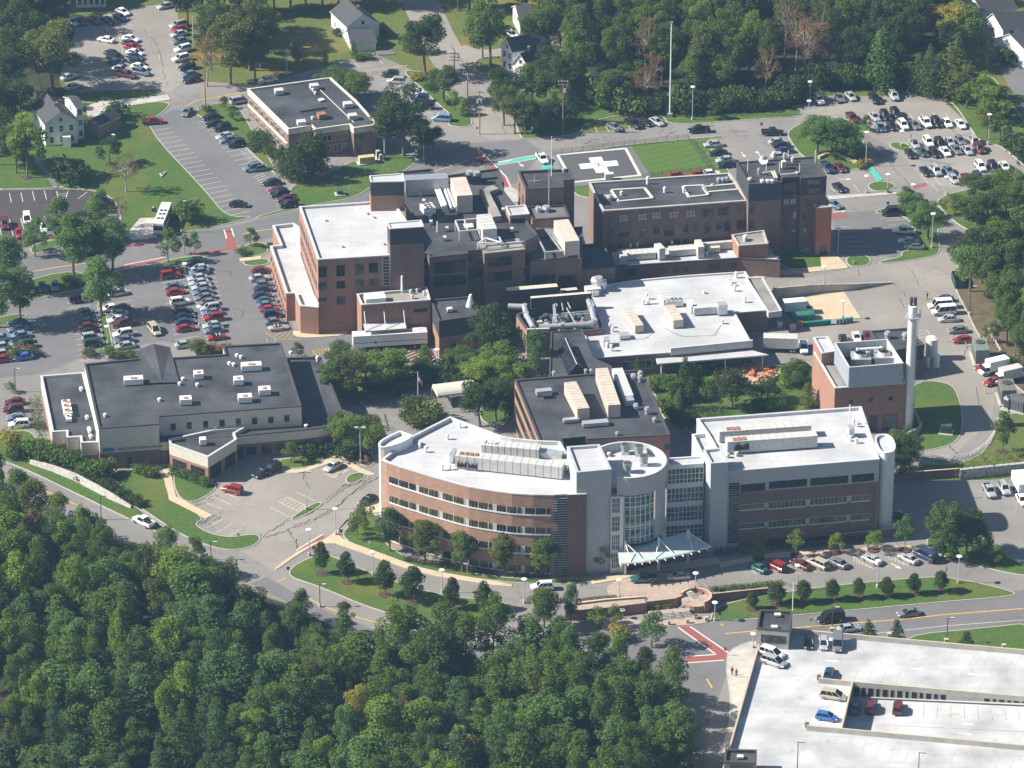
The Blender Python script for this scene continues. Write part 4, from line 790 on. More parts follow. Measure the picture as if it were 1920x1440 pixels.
for x, y, h, r in ((1143, 375, 1.3, .9), (1135, 372, .9, .5), (1214, 345, 1.8, .4), (1246, 361, 1.4, .4), (1282, 361, 1.4, .4), (1347, 342, 1.2, .55), (1355, 342, 1.2, .55), (1362, 341, 1.2, .55), (1165, 366, 1, .4), (1336, 349, .6, .5)): vent(b5, H5-.35, x, y, h, r, STEEL if r > .45 else WHITES)
H5t = 18.8
b5t = thing('hospital_tower', P(1470, 470), 'brick hospital tower with dark clad top storey beside the drop-off loop', 'tower')
block(b5t, [(1381, 304), (1528, 293.5), (1550, 330.5), (1501, 334), (1500, 331), (1466, 333), (1466, 341), (1404, 345.5)], H5t, 0, [(0, H5t-4.4, BRICKD), (H5t-4.4, H5t, DARKM)], ROOFD, .3, .35, COPD)
A, B = P(1404, 345.5, H5t), P(1466, 341, H5t)
win_px(b5t, A, B, [(1383+22, 388, 1399+12, 401), (1405, 414, 1412, 426)], GL, COPD, (2, 1))
A, B = P(1501, 334, H5t), P(1550, 330.5, H5t)
win_px(b5t, A, B, [(1514, 337, 1538, 346), (1515, 354, 1538, 362)], GL, BLACK, (3, 1)); win_px(b5t, A, B, [(1512, 374, 1518, 386), (1506, 400, 1511, 412), (1506, 428, 1510, 436)], GL, COPD)
A, B = P(1466, 338, H5t), P(1500, 335, H5t)
win_px(b5t, A, B, [(1470, 345, 1492, 357)], GL, COPD, (3, 1)); win_px(b5t, A, B, [(1469, 374, 1479, 383), (1482, 373, 1492, 382), (1487, 397, 1493, 411), (1484, 429, 1491, 435), (1505, 428, 1512, 436)], BLIND, COPD, (2, 1)); win_px(b5t, A, B, [(1463, 400, 1470, 412), (1463, 428, 1468, 436)], GL, COPD)
zr = H5t-.3
def tz(x, y): return (1360+x/8.727, 270+y/8.727)
for x, y, h, r in ((620, 330, 2.2, .6), (795, 220, 1.4, .6), (545, 500, 1.6, .4), (965, 340, 3.0, .5), (1100, 290, 1.2, .5), (400, 610, .9, .6), (1170, 490, .5, .5)): vent(b5t, zr, *tz(x, y), h, r, STEEL if h > 1.5 else UNIT)
p = P(*tz(620, 330), zr); mb = MB(); mb.tube(p, p+Vector((0, 0, 1)), .15, WHITES, 6); mb.tube(p+Vector((0, -.2, 1.0)), p+Vector((0, -.5, 1.3)), .95, WHITES, 14, 1.1); mb.build('satellite_dish', b5t)
for x, y, h in ((365, 450, 3), (670, 440, 2), (885, 460, 2.4), (1030, 230, 2), (1215, 480, 2.4), (1470, 310, 3.2)): p = P(*tz(x, y), zr); MB().tube(p, p+Vector((0, 0, h)), .09, WHITES, 6).build('antenna', b5t)
for a, b in (((620, 470), (760, 450)), ((760, 450), (820, 560)), ((800, 440), (850, 560)), ((900, 500), (1180, 480))): pipe(b5t, [P(*tz(*a), zr+.8), P(*tz(*b), zr+.8)], .22, UNITT, 'duct', 6)
for x in (600, 690, 760): runit(b5t, zr, tz(x-20, 590), tz(x+25, 585), 1.2, .9, UNIT, 'roof_unit')
runit(b5t, zr, tz(920, 280), tz(990, 275), 1.0, 1.9, TANM, 'roof_stack')
b5s = thing('stair_tower', P(1545, 478), 'slim free standing brick stair tower beside the shaded car park', 'tower')
H5s = hgt(1545, 478, 388.5)
t = block(b5s, [(1520.5, 374), (1549.5, 370), (1560, 387.5), (1531, 390)], H5s, 0, [(0, H5s, brick('orange_brick', (.44, .17, .10)))], ROOFG, .3, .4, CONC)
A, B = P(1531, 390, H5s), P(1560, 387.5, H5s); win_px(b5s, A, B, [(1538, 461, 1549, 477)], GL, COPD, name='door')
# connecting part between tower and stair tower
# low wing with white roof
b5l = thing('hospital_wing', P(1280, 525), 'low brick wing with white roof units in front of the long ward wing', 'hospital')
H5l = hgt(1270, 524, 491)
block(b5l, [(1142, 470), (1160, 468), (1375, 451), (1440, 447), (1463, 488), (1385, 484), (1152, 499.5)], H5l, 0, [(0, H5l, BRICKD)], ROOFW, .35, .35, COPD)
block(b5l, [(1372, 440), (1432, 431.5), (1440, 456.5), (1385, 460.5)], H5l+3.1, H5l-.4, [(H5l-.4, H5l+3.1, BRICK)], ROOFG, .3, .35, CONC, 'penthouse_wall', 'penthouse_roof')
A, B = P(1152, 499.5, H5l), P(1385, 484, H5l)
win_px(b5l, A, B, [(1175, 505, 1190, 515), (1236, 504, 1250, 511), (1262, 502, 1272, 509), (1283, 501, 1290, 508), (1330, 496, 1350, 504), (1370, 494, 1380, 501), (1393, 492, 1411, 499)], GL, COPD, (2, 1))
zr = H5l-.35
runit(b5l, zr, (1175, 473), (1228, 469), 2.6, 1.7, UNIT, 'air_handler', 5); runit(b5l, zr, (1255, 466), (1303, 462), 2.6, 1.7, UNIT, 'air_handler', 5); runit(b5l, zr, (1325, 463), (1349, 461), 1.6, 1.4, TANM, 'air_handler')
runit(b5l, zr, (1165, 470), (1170, 480), 1.8, 2.4, UNIT, 'duct'); runit(b5l, zr, (1232, 456), (1242, 466), 1.5, 3.0, UNIT, 'duct'); runit(b5l, zr, (1308, 449), (1315, 463), 1.5, 3.0, UNIT, 'duct'); runit(b5l, zr, (1318, 456), (1374, 451), 1.0, 2.0, UNIT, 'duct')
for x, y in ((1158, 484), (1182, 465), (1195, 463), (1217, 460), (1260, 460), (1325, 480), (1396, 453), (1237, 485)): vent(b5l, zr if x < 1380 else zr+3.1, x, y, 1.1, .35)
vent(b5l, H5l+2.8, 1397, 450, 1.2, .6)

# ---------------------------------------------------------------- 6 low clinic with the big white roof
b6 = thing('clinic_building', P(1240, 690), 'low brick clinic with wide white roof and tan roof units by the patio', 'clinic')
H6 = 5.0
block(b6, [(1096, 540), (1192, 525), (1290, 516), (1398, 509), (1440, 581.5), (1378, 586.5), (1411, 646), (1256, 661), (1248, 661.5), (1113, 671.5), (1091.5, 621), (1131, 617)], H6, 0, [(0, H6, BRICKD)], ROOFW, .3, .4)
A, B = P(1113, 671.5, H6), P(1248, 661.5, H6); win_px(b6, A, B, [(1168, 679, 1182, 692), (1183, 678, 1192, 691), (1199, 676, 1221, 690)], GL, COPING, (2, 1), fw=.1)
A, B = P(1257, 661, H6), P(1411, 646, H6); u, n = outward(A, B)
MB().prism([lift(A+n*.2, H6+1.1), lift(B+n*.2, H6+1.1), lift(B-n*.3, H6+1.1), lift(A-n*.3, H6+1.1)], H6-.6, COPING, COPING).build('raised_parapet', b6)
mb = MB(); q = PX([(1229, 670), (1400, 654), (1441, 665), (1233, 682)], 3.9); mb.prism(q, 3.6, WHITEP, ROOFW, COPD); cn = mb.build('patio_canopy', b6)
for x, y in ((1240, 681), (1300, 676), (1360, 671), (1430, 666)): p = P(x, y, 3.6); MB().tube(lift(p, 0), p, .12, WHITES, 6).build('canopy_post', cn)
win_px(b6, A, B, [(1259, 683, 1300, 699), (1303, 680, 1350, 695), (1353, 675, 1408, 691)], GLT, COPD, (7, 1))
zr = H6-.3
runit(b6, zr, (1176, 577), (1199, 610), 2.0, 2.0, UNITT, 'air_handler', 6); runit(b6, zr, (1255, 572), (1272, 600), 2.3, 2.1, UNITT, 'air_handler', 5)
runit(b6, zr, (1242, 547), (1252, 562), 1.9, 1.6, UNIT, 'air_handler', 3); runit(b6, zr, (1248, 563), (1280, 561), 1.8, 1.5, STEEL, 'condenser', 0, 4)
runit(b6, zr, (1300, 575), (1356, 571), 1.9, 1.9, UNIT, 'duct'); runit(b6, zr, (1293, 561), (1302, 574), 1.4, 1.9, UNIT, 'duct'); runit(b6, zr, (1345, 570), (1362, 568), 2.0, 2.6, STEEL, 'roof_unit', 3)
runit(b6, zr, (1160, 627), (1180, 625), 2.0, 1.0, STEEL, 'hatch'); runit(b6, zr, (1132, 634), (1143, 634), 2.0, 1.7, STEEL, 'roof_unit'); runit(b6, zr, (1110, 546), (1122, 545), 1.4, 1.2, STEEL, 'condenser', 0, 2)
runit(b6, zr, (1098, 540), (1125, 537), 2.4, 1.4, UNIT, 'duct'); pipe(b6, [P(1112, 526, zr+2.2), P(1122, 527, zr+2.4), P(1130, 534, zr+1.2), P(1131, 540, zr)], 1.0, STEEL, 'duct', 12)
for x, y, h in ((1144, 614, 1.2), (1148, 622, 1), (1212, 561, 1.6), (1216, 570, 1.8), (1206, 571, 1.4), (1380, 521, 1.5), (1367, 531, 1.2), (1371, 536, 1.2), (1377, 546, 1.3), (1396, 567, 1.4), (1354, 607, 1.1), (1320, 550, .7), (1146, 658, 1.6), (1138, 652, 1.2), (1137, 645, 1)): vent(b6, zr, x, y, h, .38)
mb = MB(); lines_ = [((1246, 615), (1265, 625)), ((1265, 625), (1280, 631)), ((1280, 631), (1340, 629)), ((1340, 629), (1352, 610)), ((1162, 640), (1210, 635)), ((1210, 635), (1228, 622))]
for a, b in lines_:
    p, q = P(*a, zr+.006), P(*b, zr+.006); d = (q-p).normalized(); n = Vector((-d.y, d.x, 0))*.16; mb.face([p-n, q-n, q+n, p+n], ROOFG)
mb.build('water_stain', b6)
# ---- mechanical yard with silver duct
b7 = thing('mechanical_yard', P(1050, 650), 'sunken roof yard with big silver ring duct and tan screens beside white roof', 'plant building')
H7 = 6.0
block(b7, [(968, 590), (985, 582), (1090, 555), (1120, 590), (1131, 617), (1092, 621), (1010, 625), (987, 617)], H7, 0, [(0, H7, BRICK)], ROOFD, 1.4, .5, COPD)
q = [P(x, y, H7+2.6) for x, y in ((995.5, 559), (1109, 549.5))]; u, n = outward(*q)
MB().prism([q[0]+n*.1, q[1]+n*.1, q[1]-n*.9, q[0]-n*.9], H7-1.5, DARKM, TANM).build('screen_wall', b7)
q = [P(x, y, H7+2.2) for x, y in ((951, 545), (1046, 537))]; u, n = outward(*q)
MB().prism([q[0]+n*.1, q[1]+n*.1, q[1]-n*1.6, q[0]-n*1.6], 0, DARKM, TANM).build('screen_wall', b7)
q = [P(x, y, H7+.5) for x, y in ((1053, 546), (1083, 543))]; u, n = outward(*q); MB().prism([q[0], q[1], q[1]-n*1.3, q[0]-n*1.3], 0, DARKM, UNIT).build('screen_wall', b7)
q = [P(x, y, H7+.9) for x, y in ((987.5, 616.5), (1030.5, 615))]; u, n = outward(*q); MB().prism([q[0]+n*.3, q[1]+n*.3, q[1]-n*.2, q[0]-n*.2], 0, GREYP, COPING).build('metal_wall', b7)
zd = H7+.9
mz = lambda x, y: P(940+x/8, 500+y/8, zd)
pipe(b7, [mz(100, 590), mz(350, 600), mz(375, 720), mz(480, 915)], .62, STEEL, 'ring_duct', 12)
pipe(b7, [mz(570, 900), mz(900, 890), mz(1340, 860), mz(1400, 820), mz(1350, 620), mz(1300, 490), mz(1295, 470)], .62, STEEL, 'ring_duct', 12)
for i in range(26):
    x, y = random.uniform(520, 1280), random.uniform(640, 830); p = mz(x, y); z0 = H7-1.4
    if i % 3: MB().box((p.x, p.y, z0), (random.uniform(.6, 1.6), random.uniform(.5, 1.2), random.uniform(.6, 1.9)), random.choice([STEEL, UNIT, RUST, COPD, CONC]), random.uniform(0, 1)).build('pump_unit', b7)
    else: MB().tube(lift(p, z0), lift(p, z0+random.uniform(1.2, 2.4)), .3, STEEL, 8).build('tank', b7)
for a, b in (((800, 560), (830, 840)), ((780, 570), (800, 830)), ((980, 620), (1110, 850)), ((1040, 690), (1320, 665)), ((1060, 720), (1310, 700)), ((900, 700), (1100, 690)), ((860, 760), (1000, 720)), ((790, 490), (840, 590)), ((900, 520), (930, 660)), ((970, 480), (1040, 630))): pipe(b7, [mz(*a), mz(*b)], .16, STEEL, 'pipe', 6)
A, B = P(968, 590, H7), P(987, 617, H7); L = (A-B).length
for k in range(3): win_uz(b7, A, B, L*(.25+.25*k), L*(.35+.25*k), 1.2, 4.2, GL, COPD)

# ---------------------------------------------------------------- 8 dark roofed middle building
b8 = thing('medical_building', P(1120, 850), 'brick medical building with dark roof and two long tan air units', 'building')
H8 = 12.0
block(b8, [(965, 712), (1201, 693), (1212, 712), (1256.5, 815), (1012, 828)], H8, 0, [(0, H8, BRICK)], ROOFM if False else ROOFD, .35, .4, COPD)
A, B = P(965, 712, H8), P(1012, 828, H8); L = (A-B).length
for r in range(3): win_uz(b8, A, B, .8, L-.8, H8-3.4-r*3.7, H8-1.6-r*3.7, GL, COPD, (14, 1), name='strip_window')
zr = H8-.35
runit(b8, zr, (1069, 716), (1094, 765.5), 2.6, 3.0, UNITT, 'air_handler', 10); runit(b8, zr, (1128, 690), (1152, 759), 2.6, 3.2, UNITT, 'air_handler', 12)
runit(b8, zr, (1157, 690), (1178, 742), 2.3, 1.6, UNIT, 'duct'); runit(b8, zr, (1056, 786), (1086, 783), 1.2, .9, STEEL, 'duct'); runit(b8, zr, (1092, 792), (1140, 788), 1.7, 1.0, STEEL, 'duct'); runit(b8, zr, (1170, 748), (1188, 746), 1.9, 1.5, STEEL, 'roof_unit')
runit(b8, zr, (1005, 732), (1034, 729), 1.5, 1.2, STEEL, 'roof_unit'); runit(b8, zr, (1018, 740), (1034, 739), 1.3, .8, DARKM, 'roof_unit')
for x, y, h, r in ((1192, 768, 1.4, .6), (1213, 776, 1.6, .6), (1227, 791, 1, .5), (1157, 816, .8, .4), (1038, 704, 1, .45), (1098, 700, 1, .4), (1108, 700, 1, .4), (1187, 712, 1.4, .6), (1200, 708, 1.5, .6), (1200, 716, 1.5, .6)): vent(b8, zr, x, y, h, r, STEEL)
A, B = P(1012, 828, H8), P(1256.5, 815, H8); win_px(b8, A, B, [(1247, 833, 1256, 842)], GL, COPD)
b8k = thing('link_building', P(1090, 700), 'low dark roofed corridor with peaked glass skylight between two roofs', 'building')
H8k = 7.5
block(b8k, [(1033, 622), (1091, 617), (1112, 671), (1146, 686), (1150, 700), (1030, 712), (1030, 690)], H8k, 0, [(0, H8k, BRICKD)], ROOFD, .2, .3, COPD)
q = {k: P(x, y, H8k-.1) for k, (x, y) in dict(a=(1046, 652), b=(1073, 648), c=(1099, 696), d=(1064, 703)).items()}
r0, r1 = lift((q['a']+q['b'])/2, H8k+2.0), lift((q['c']+q['d'])/2, H8k+2.0); mb = MB()
for f in ((q['a'], q['d'], r1, r0), (q['b'], r0, r1, q['c']), (q['d'], q['c'], r1), (q['b'], q['a'], r0)): mb.face(f, GL)
sk = mb.build('skylight', b8k); fr = MB()
for s in (0, .25, .5, .75, 1):
    fr.tube(q['a'].lerp(q['d'], s), r0.lerp(r1, s), .08, COPD, 4); fr.tube(q['b'].lerp(q['c'], s), r0.lerp(r1, s), .08, COPD, 4)
fr.tube(r0, r1, .1, COPING, 4); fr.build('glazing_bar', sk)

# ---------------------------------------------------------------- 9 power plant and chimney
b9 = thing('power_plant', P(1630, 800), 'brick boiler house with blue grey cooling tower screen on its roof', 'power plant')
H9 = hgt(1697, 806, 719)
block(b9, [(1526, 660), (1569, 657), (1600, 690), (1690, 685), (1698, 718), (1565.5, 727.5)], H9, 0, [(0, H9, BRICK)], ROOFG, .5, .4, COPING)
A, B = P(1565.5, 727.5, H9), P(1698, 718, H9)
win_px(b9, A, B, tr('C4', [(612, 122, 635, 142), (758, 108, 783, 130), (907, 98, 932, 120), (862, 232, 962, 340), (765, 240, 815, 350)]), GL, COPD, (1, 2))
block(b9, [(1525, 632.5), (1552, 630.5), (1569, 658), (1541, 662)], H9+2.5, 0, [(0, H9+2.5, BRICK)], ROOFW, .3, .4, COPING, 'stair_wall', 'stair_roof')
HQ = H9+5.2
q = PX([(1565, 643), (1664, 636), (1693.5, 681), (1592, 689)], HQ)
block(b9, q, HQ, H9+.4, [(H9+.4, HQ, simple('blue_grey_louvre', (.42, .47, .52), .5, .12, 2))], ROOFD, 3.4, .25, COPING, 'cooling_screen', 'cooling_deck', world=True)
for x, y in ((1614, 667), (1658, 664)):
    p = P(x, y, HQ-1.6); f = MB(); f.box((p.x, p.y, HQ-3.4), (4.2, 4.0, 1.9), STEEL); f.tube(p, p+Vector((0, 0, .9)), 1.45, UNIT, 16, 1.3, False); f.tube(p+Vector((0, 0, .3)), p+Vector((0, 0, .35)), 1.3, BLACK, 16); f.build('cooling_fan', b9)
cz = lambda x, y, z: P(*T('B4', x, y), z)
pipe(b9, [cz(670, 1220, HQ-2.2), cz(670, 1180, HQ-.5), cz(850, 1168, HQ-.5), cz(850, 1210, HQ-2)], .28, WHITES, 'pipe', 8)
mb = MB(); ss = simple('corrugated_rib', (.34, .38, .43), .5, .1)
tq = q if area2(q) > 0 else q[::-1]
for i in range(4):
    a, b = tq[i], tq[(i+1) % 4]; dd = b-a; nn = Vector((dd.y, -dd.x, 0)).normalized(); m = int(dd.length/.6)
    for k in range(m): c = a.lerp(b, (k+.5)/m)+nn*.03; mb.box((c.x, c.y, H9+.5), (.16, .06, HQ-H9-.6), ss, math.atan2(dd.y, dd.x))
mb.build('screen_rib', b9)
b9b = thing('boiler_annex', P(1690, 700), 'dark flat roofed annex behind the cooling tower screen and white stack', 'building')
H9b = 7.0
block(b9b, [(1631, 620.5), (1700, 615), (1733.5, 646), (1660, 660)], H9b, 0, [(0, H9b*.5, BRICKD), (H9b*.5, H9b, DARKM)], ROOFD, .3, .35, COPD)
for x, y in ((1664, 634), (1697, 636)): vent(b9b, H9b-.3, x, y, 1.6, .8, STEEL)
ch = thing('chimney', P(1702, 801), 'tall white steel chimney with ring platform and two dark flue tips', 'chimney')
g0 = P(1702, 801); hc = hgt(1702, 801, 573)
MB().tube(g0, lift(g0, hc), .98, WHITES, 20, .92).build('stack', ch)
mb = MB()
for dx in (-.42, .42): mb.tube(lift(g0+Vector((dx, 0, 0)), hc), lift(g0+Vector((dx, 0, 0)), hc+1.9), .36, COPD, 10)
mb.build('flue', ch)
mb = MB(); zp = hgt(1702, 801, 592)
mb.tube(lift(g0, zp-.15), lift(g0, zp), 1.75, STEEL, 20, 1.75)
for i in range(20):
    p = g0+ang(18*i)*1.72; qn = g0+ang(18*(i+1))*1.72; mb.tube(lift(p, zp), lift(p, zp+1.1), .04, STEEL, 4); mb.tube(lift(p, zp+1.1), lift(qn, zp+1.1), .04, STEEL, 4); mb.tube(lift(p, zp+.55), lift(qn, zp+.55), .03, STEEL, 4)
mb.build('platform', ch); mb = MB(); la = g0+Vector((1.15, -.3, 0))
for dx in (-.2, .2): mb.tube(la+Vector((0, dx, .5)), lift(la+Vector((0, dx, 0)), zp), .04, STEEL, 4)
for k in range(60): mb.tube(lift(la+Vector((0, -.2, 0)), .6+k*.45), lift(la+Vector((0, .2, 0)), .6+k*.45), .025, STEEL, 4)
mb.build('ladder', ch)
def tank(x, y, r, h, label):
    p = P(x, y); o = thing('storage_tank', p, label, 'tank'); mb = MB(); mb.tube(p+Vector((0, 0, .4)), p+Vector((0, 0, h)), r, WHITES, 18); mb.tube(p+Vector((0, 0, h)), p+Vector((0, 0, h+.35)), r, WHITES, 18, r*.5); mb.build('shell', o)
    l = MB(); 
    for i in range(4): c = p+ang(45+90*i)*r*.8; l.tube(c, c+Vector((0, 0, .5)), .12, STEEL, 6)
    l.build('leg', o); MB().box((p.x, p.y, 0), (r*2.6, r*2.6, .06), CONC).build('base', o)
tank(1746, 672, 1.35, 5.0, 'large white upright gas tank beside the dark annex'); tank(1755, 690, .75, 3.2, 'slim white upright tank in front of the large tank'); tank(1739, 690, .45, 2.2, 'smallest white upright cylinder at the annex corner')
mb = MB(); wl = PX([(1712, 775), (1727, 805), (1722, 812), (1700, 822)], 0)
for i in range(3): mb.bar(wl[i], wl[i+1], .3, 1.4, CONC)
tag(mb.build('retaining_wall'), 'short pale concrete wall at the foot of the white chimney', 'wall')

# ---------------------------------------------------------------- 10 womens centre
b10 = thing('clinic_building', P(300, 870), 'wide dark roofed clinic with cream walls and wedge entrance at left', 'clinic')
H10 = hgt(185, 881, 803)
block(b10, [(158.5, 682), (258, 672), (330, 670), (422, 664), (418, 648.5), (527, 642.5), (565, 761), (297.5, 780.5), (297.5, 795), (185, 803)], H10, 0, [(0, 3.9, BRICKD), (3.9, H10, CREAM)], ROOFD, .35, .4, COPD)
A, B = P(185, 803, H10), P(297.5, 795, H10)
win_px(b10, A, B, tr('C1', [(958, 555, 993, 622), (775, 540, 797, 556)]), GL, COPD, name='door')
u, n = outward(A, B)
u0, z0 = on_face(A, B, 192, 848); u1, z1 = on_face(A, B, 215, 839)
win_uz(b10, A, B, u0, u1, z0, z0+1.0, simple('teal_sign_board', (.10, .26, .32), .6, .1), COPING, name='sign_board', fw=.03)
mb = MB(); aa = A+n*.09
for k in range(3):
    pts = []
    for i in range(9): s = i/8; pts.append(lift(aa+u*(u0+(u1-u0)*(.08+.84*s)), z0+.25+.22*k+.12*math.sin(s*6.28+k)))
    for i in range(8): mb.face([pts[i], pts[i+1], pts[i+1]+Vector((0, 0, .07)), pts[i]+Vector((0, 0, .07))], simple('sign_wave_blue', (.05, .14, .24), .6, .05) if 'sign_wave_blue' not in MATS else MATS['sign_wave_blue'])
mb.build('sign_emblem', b10)
us, zs = on_face(A, B, 220, 844); text_mesh("HEALTH & WOMEN'S CENTER", .72, COPD, 'sign_lettering', b10, lift(A+u*us+n*.06, zs), u, (0, 0, 1))
A, B = P(297.5, 780.5, H10), P(565, 761, H10)
win_px(b10, A, B, tr('C1', [(1283, 300, 1314, 340), (1403, 290, 1436, 333), (1526, 282, 1559, 325), (1649, 272, 1682, 315), (1770, 263, 1804, 306), (1893, 255, 1926, 298)])+tr('C2', [(95, 248, 128, 288), (215, 238, 248, 278)]), GL, COPD, (1, 1))
HL = hgt(97, 852, 809)
block(b10, [(76, 704.5), (157, 698), (184, 803), (184, 829), (152, 830), (150, 818.5), (125, 820.5), (124, 808), (97.5, 810)], HL, 0, [(0, HL*.45, BRICK), (HL*.45, HL, CREAM)], ROOFD, .5, .45, COPING, 'left_wing_wall', 'left_wing_roof')
A, B = P(152, 830, HL), P(184, 829, HL); win_px(b10, A, B, tr('C1', [(672, 568, 717, 618)]), GL, COPD, name='door')
HR = hgt(480, 858, 814)
block(b10, [(534, 670), (601, 668.5), (640, 767), (661, 774), (655, 790), (594, 803), (569, 806), (446, 817), (300, 828), (297, 808), (420, 800), (565, 775)], HR, 0, [(0, HR*.62, BRICKD), (HR*.62, HR, CREAM)], ROOFD, .45, .45, COPD, 'right_wing_wall', 'right_wing_roof')
A, B = P(446, 817, HR), P(569, 806, HR); win_px(b10, A, B, tr('C1', [(1785, 478, 1825, 560), (1850, 475, 1920, 530)])+tr('C2', [(48, 462, 118, 515), (155, 455, 245, 505), (270, 450, 330, 490)]), GL, COPD, (3, 1))
HW = hgt(389, 905, 857)
w = block(b10, [(316, 823), (318, 832), (389.5, 857), (444, 823.5), (440, 812), (461, 800), (400, 805)], HW, 0, [(0, HW*.58, BRICK), (HW*.58, HW, CREAM)], ROOFD, .5, .45, COPING, 'entrance_wall', 'entrance_roof')
A, B = P(318, 832, HW), P(389.5, 857, HW); win_px(b10, A, B, tr('C1', [(1297, 560, 1397, 645), (1433, 605, 1535, 695)]), GL, COPD, (3, 2))
A, B = P(389.5, 857, HW), P(444, 823.5, HW); win_px(b10, A, B, tr('C1', [(1577, 625, 1657, 670), (1687, 555, 1763, 600)]), GL, COPD, (3, 2))
# raised gable over the middle
ap = [P(284, 637, H10+1.2), P(305, 697, H10+1.2)]; e = [P(259, 655, H10), P(319, 651, H10), P(336, 717, H10), P(272, 719, H10)]
mb = MB(); rl = (e[0]+e[1])/2; r2 = (e[2]+e[3])/2; rl = lift(rl, H10+1.1); r2 = lift(r2, H10+.12)
mb.face([e[0], e[3], r2, rl], ROOFD); mb.face([e[1], rl, r2, e[2]], ROOFD); mb.face([e[0], rl, e[1]], CREAM); mb.face([e[3], e[2], r2], ROOFD)
for a, b in ((e[0], e[3]), (e[1], e[2]), (e[0], e[1])): mb.face([a, b, lift(b, H10-.6), lift(a, H10-.6)], COPD)
mb.build('gable_roof', b10)
zr = H10-.35
for x, y, l in ((250, 709, 36), (348, 746, 22), (372, 698, 18), (471, 683, 38), (447, 709, 18), (459, 742, 26), (496, 728, 22)): runit(b10, zr, (x-l/2, y), (x+l/2, y-.06*l), 2.0, 1.5, WHITES, 'air_handler'); runit(b10, zr+1.5, (x-l*.15, y-.5), (x+l*.2, y-.7), .8, .12, RUST, 'fan_grille', lift=.02)
for x, y in ((343, 713), (299, 752), (197, 781), (337, 722), (438, 686), (430, 684), (545, 684-20), (370, 724), (444, 669), (452, 672)): vent(b10, zr, x, y, .7, .45)
runit(b10, HL-.5, (123, 749), (128, 774), 1.8, 1.2, WHITES, 'air_handler', 0, 3, RUST); runit(b10, HL-.5, (128, 776), (129, 786), 1.2, .9, WHITES, 'condenser', 0, 1)
for x, y in ((152, 733), (163, 786), (167, 808), (170, 822), (168, 812)): vent(b10, HL-.5, x, y, .9, .45)
runit(b10, HW-.5, (374, 822), (386, 821), 1.5, 1.5, WHITES, 'air_handler'); vent(b10, HW-.5, 403, 807, 1, .45); vent(b10, HR-.4, 574, 800, .6, .5); vent(b10, HR-.4, 595, 677, 1.2, .4)
for x, y in ((501, 645), (516, 645)): p = P(x, y, zr); MB().tube(p, p+Vector((0, 0, 1.2)), .08, WHITES, 6).build('pipe', b10)

# ---------------------------------------------------------------- 11 brick clinic up the road
b11 = thing('clinic_building', P(600, 290), 'two storey brick clinic with cream roof band and dark roof by the road', 'clinic')
H11 = hgt(700, 287, 234)
block(b11, [(464, 166.5), (620, 145), (660, 181), (668, 188), (702, 226), (704, 234), (663, 240), (655, 233), (591, 242), (584, 235), (540.5, 242)], H11, 0, [(0, H11-1.5, BRICKD), (H11-1.5, H11, CREAM)], ROOFD, .35, .4, CREAM)
A, B = P(464, 166.5, H11), P(540.5, 242, H11); L = (A-B).length
for r in range(2):
    for k in range(7): win_uz(b11, A, B, L*(.06+.13*k), L*(.06+.13*k)+1.7, H11-3.6-r*3.2, H11-2.2-r*3.2, GL, CREAM, (2, 1))
u, n = outward(A, B); MB().prism([lift(A+n*.08, H11-3.9), lift(B+n*.08, H11-3.9), lift(B, H11-3.9), lift(A, H11-3.9)], H11-4.6, CREAM, CREAM).build('stone_band', b11)
A, B = P(591, 242, H11), P(655, 233, H11); win_px(b11, A, B, tr('A2', [(500, 1020, 570, 1050), (600, 1010, 690, 1035), (505, 1100, 560, 1130), (580, 1085, 640, 1130), (650, 1080, 695, 1110)]), GL, CREAM, (2, 1))
A, B = P(663, 240, H11), P(704, 234, H11); win_px(b11, A, B, tr('A2', [(750, 1020, 800, 1045), (755, 1090, 785, 1140)]), GL, COPD)
zr = H11-.35
for x, y in ((523, 168), (589, 159), (652, 193), (661, 215), (565, 227)): runit(b11, zr, (x-8, y), (x+8, y-1.5), 1.9, 1.3, UNIT, 'air_handler')
runit(b11, zr, (596, 213), (610, 211), 1.9, 1.4, RUST, 'roof_unit'); runit(b11, zr, (562, 208), (610, 200), .5, .4, DARKM, 'curb'); runit(b11, zr, (598, 187), (607, 185), 1.2, .5, WHITES, 'hatch')
for x, y in ((587, 171), (591, 177), (586, 224)): vent(b11, zr, x, y, .8, .4)
pipe(b11, [P(600, 168, zr+.15), P(664, 230, zr+.15)], .1, COPING, 'pipe', 5)
# ---------------------------------------------------------------- 12 loading dock
b12 = thing('loading_dock', P(1440, 610), 'grey flat roofed loading dock beside the ramp wall', 'loading dock')
block(b12, [(1399, 521), (1430, 520), (1466, 582.5), (1441, 586)], 5.2, 3.8, [(3.8, 5.2, COPING)], ROOFG, .15, .3, COPING)
MB().prism([lift(v, 4.0) for v in PX([(1402, 525), (1420, 524), (1450, 575), (1440, 583)], 4.0)], 0, BRICKD, None).build('dock_wall', b12)
rw = MB(); top = [P(x, y, 0) for x, y in ((1449, 562), (1520, 550), (1593, 544), (1672, 531))]; hh = [2.9, 2.2, 1.6, .3]
for i in range(3):
    a, b = top[i], top[i+1]; d = (b-a).normalized(); n = Vector((d.y, -d.x, 0))*.2
    rw.face([a+n, b+n, lift(b+n, hh[i+1]), lift(a+n, hh[i])], CONC); rw.face([lift(a+n, hh[i]), lift(b+n, hh[i+1]), lift(b-n, hh[i+1]), lift(a-n, hh[i])], CONC); rw.face([b-n, a-n, lift(a-n, hh[i]), lift(b-n, hh[i+1])], CONC)
rwo = thing('ramp_wall', top[1], 'long concrete ramp wall with railing above the loading yard', 'wall'); rw.build('wall', rwo)
rl_ = MB()
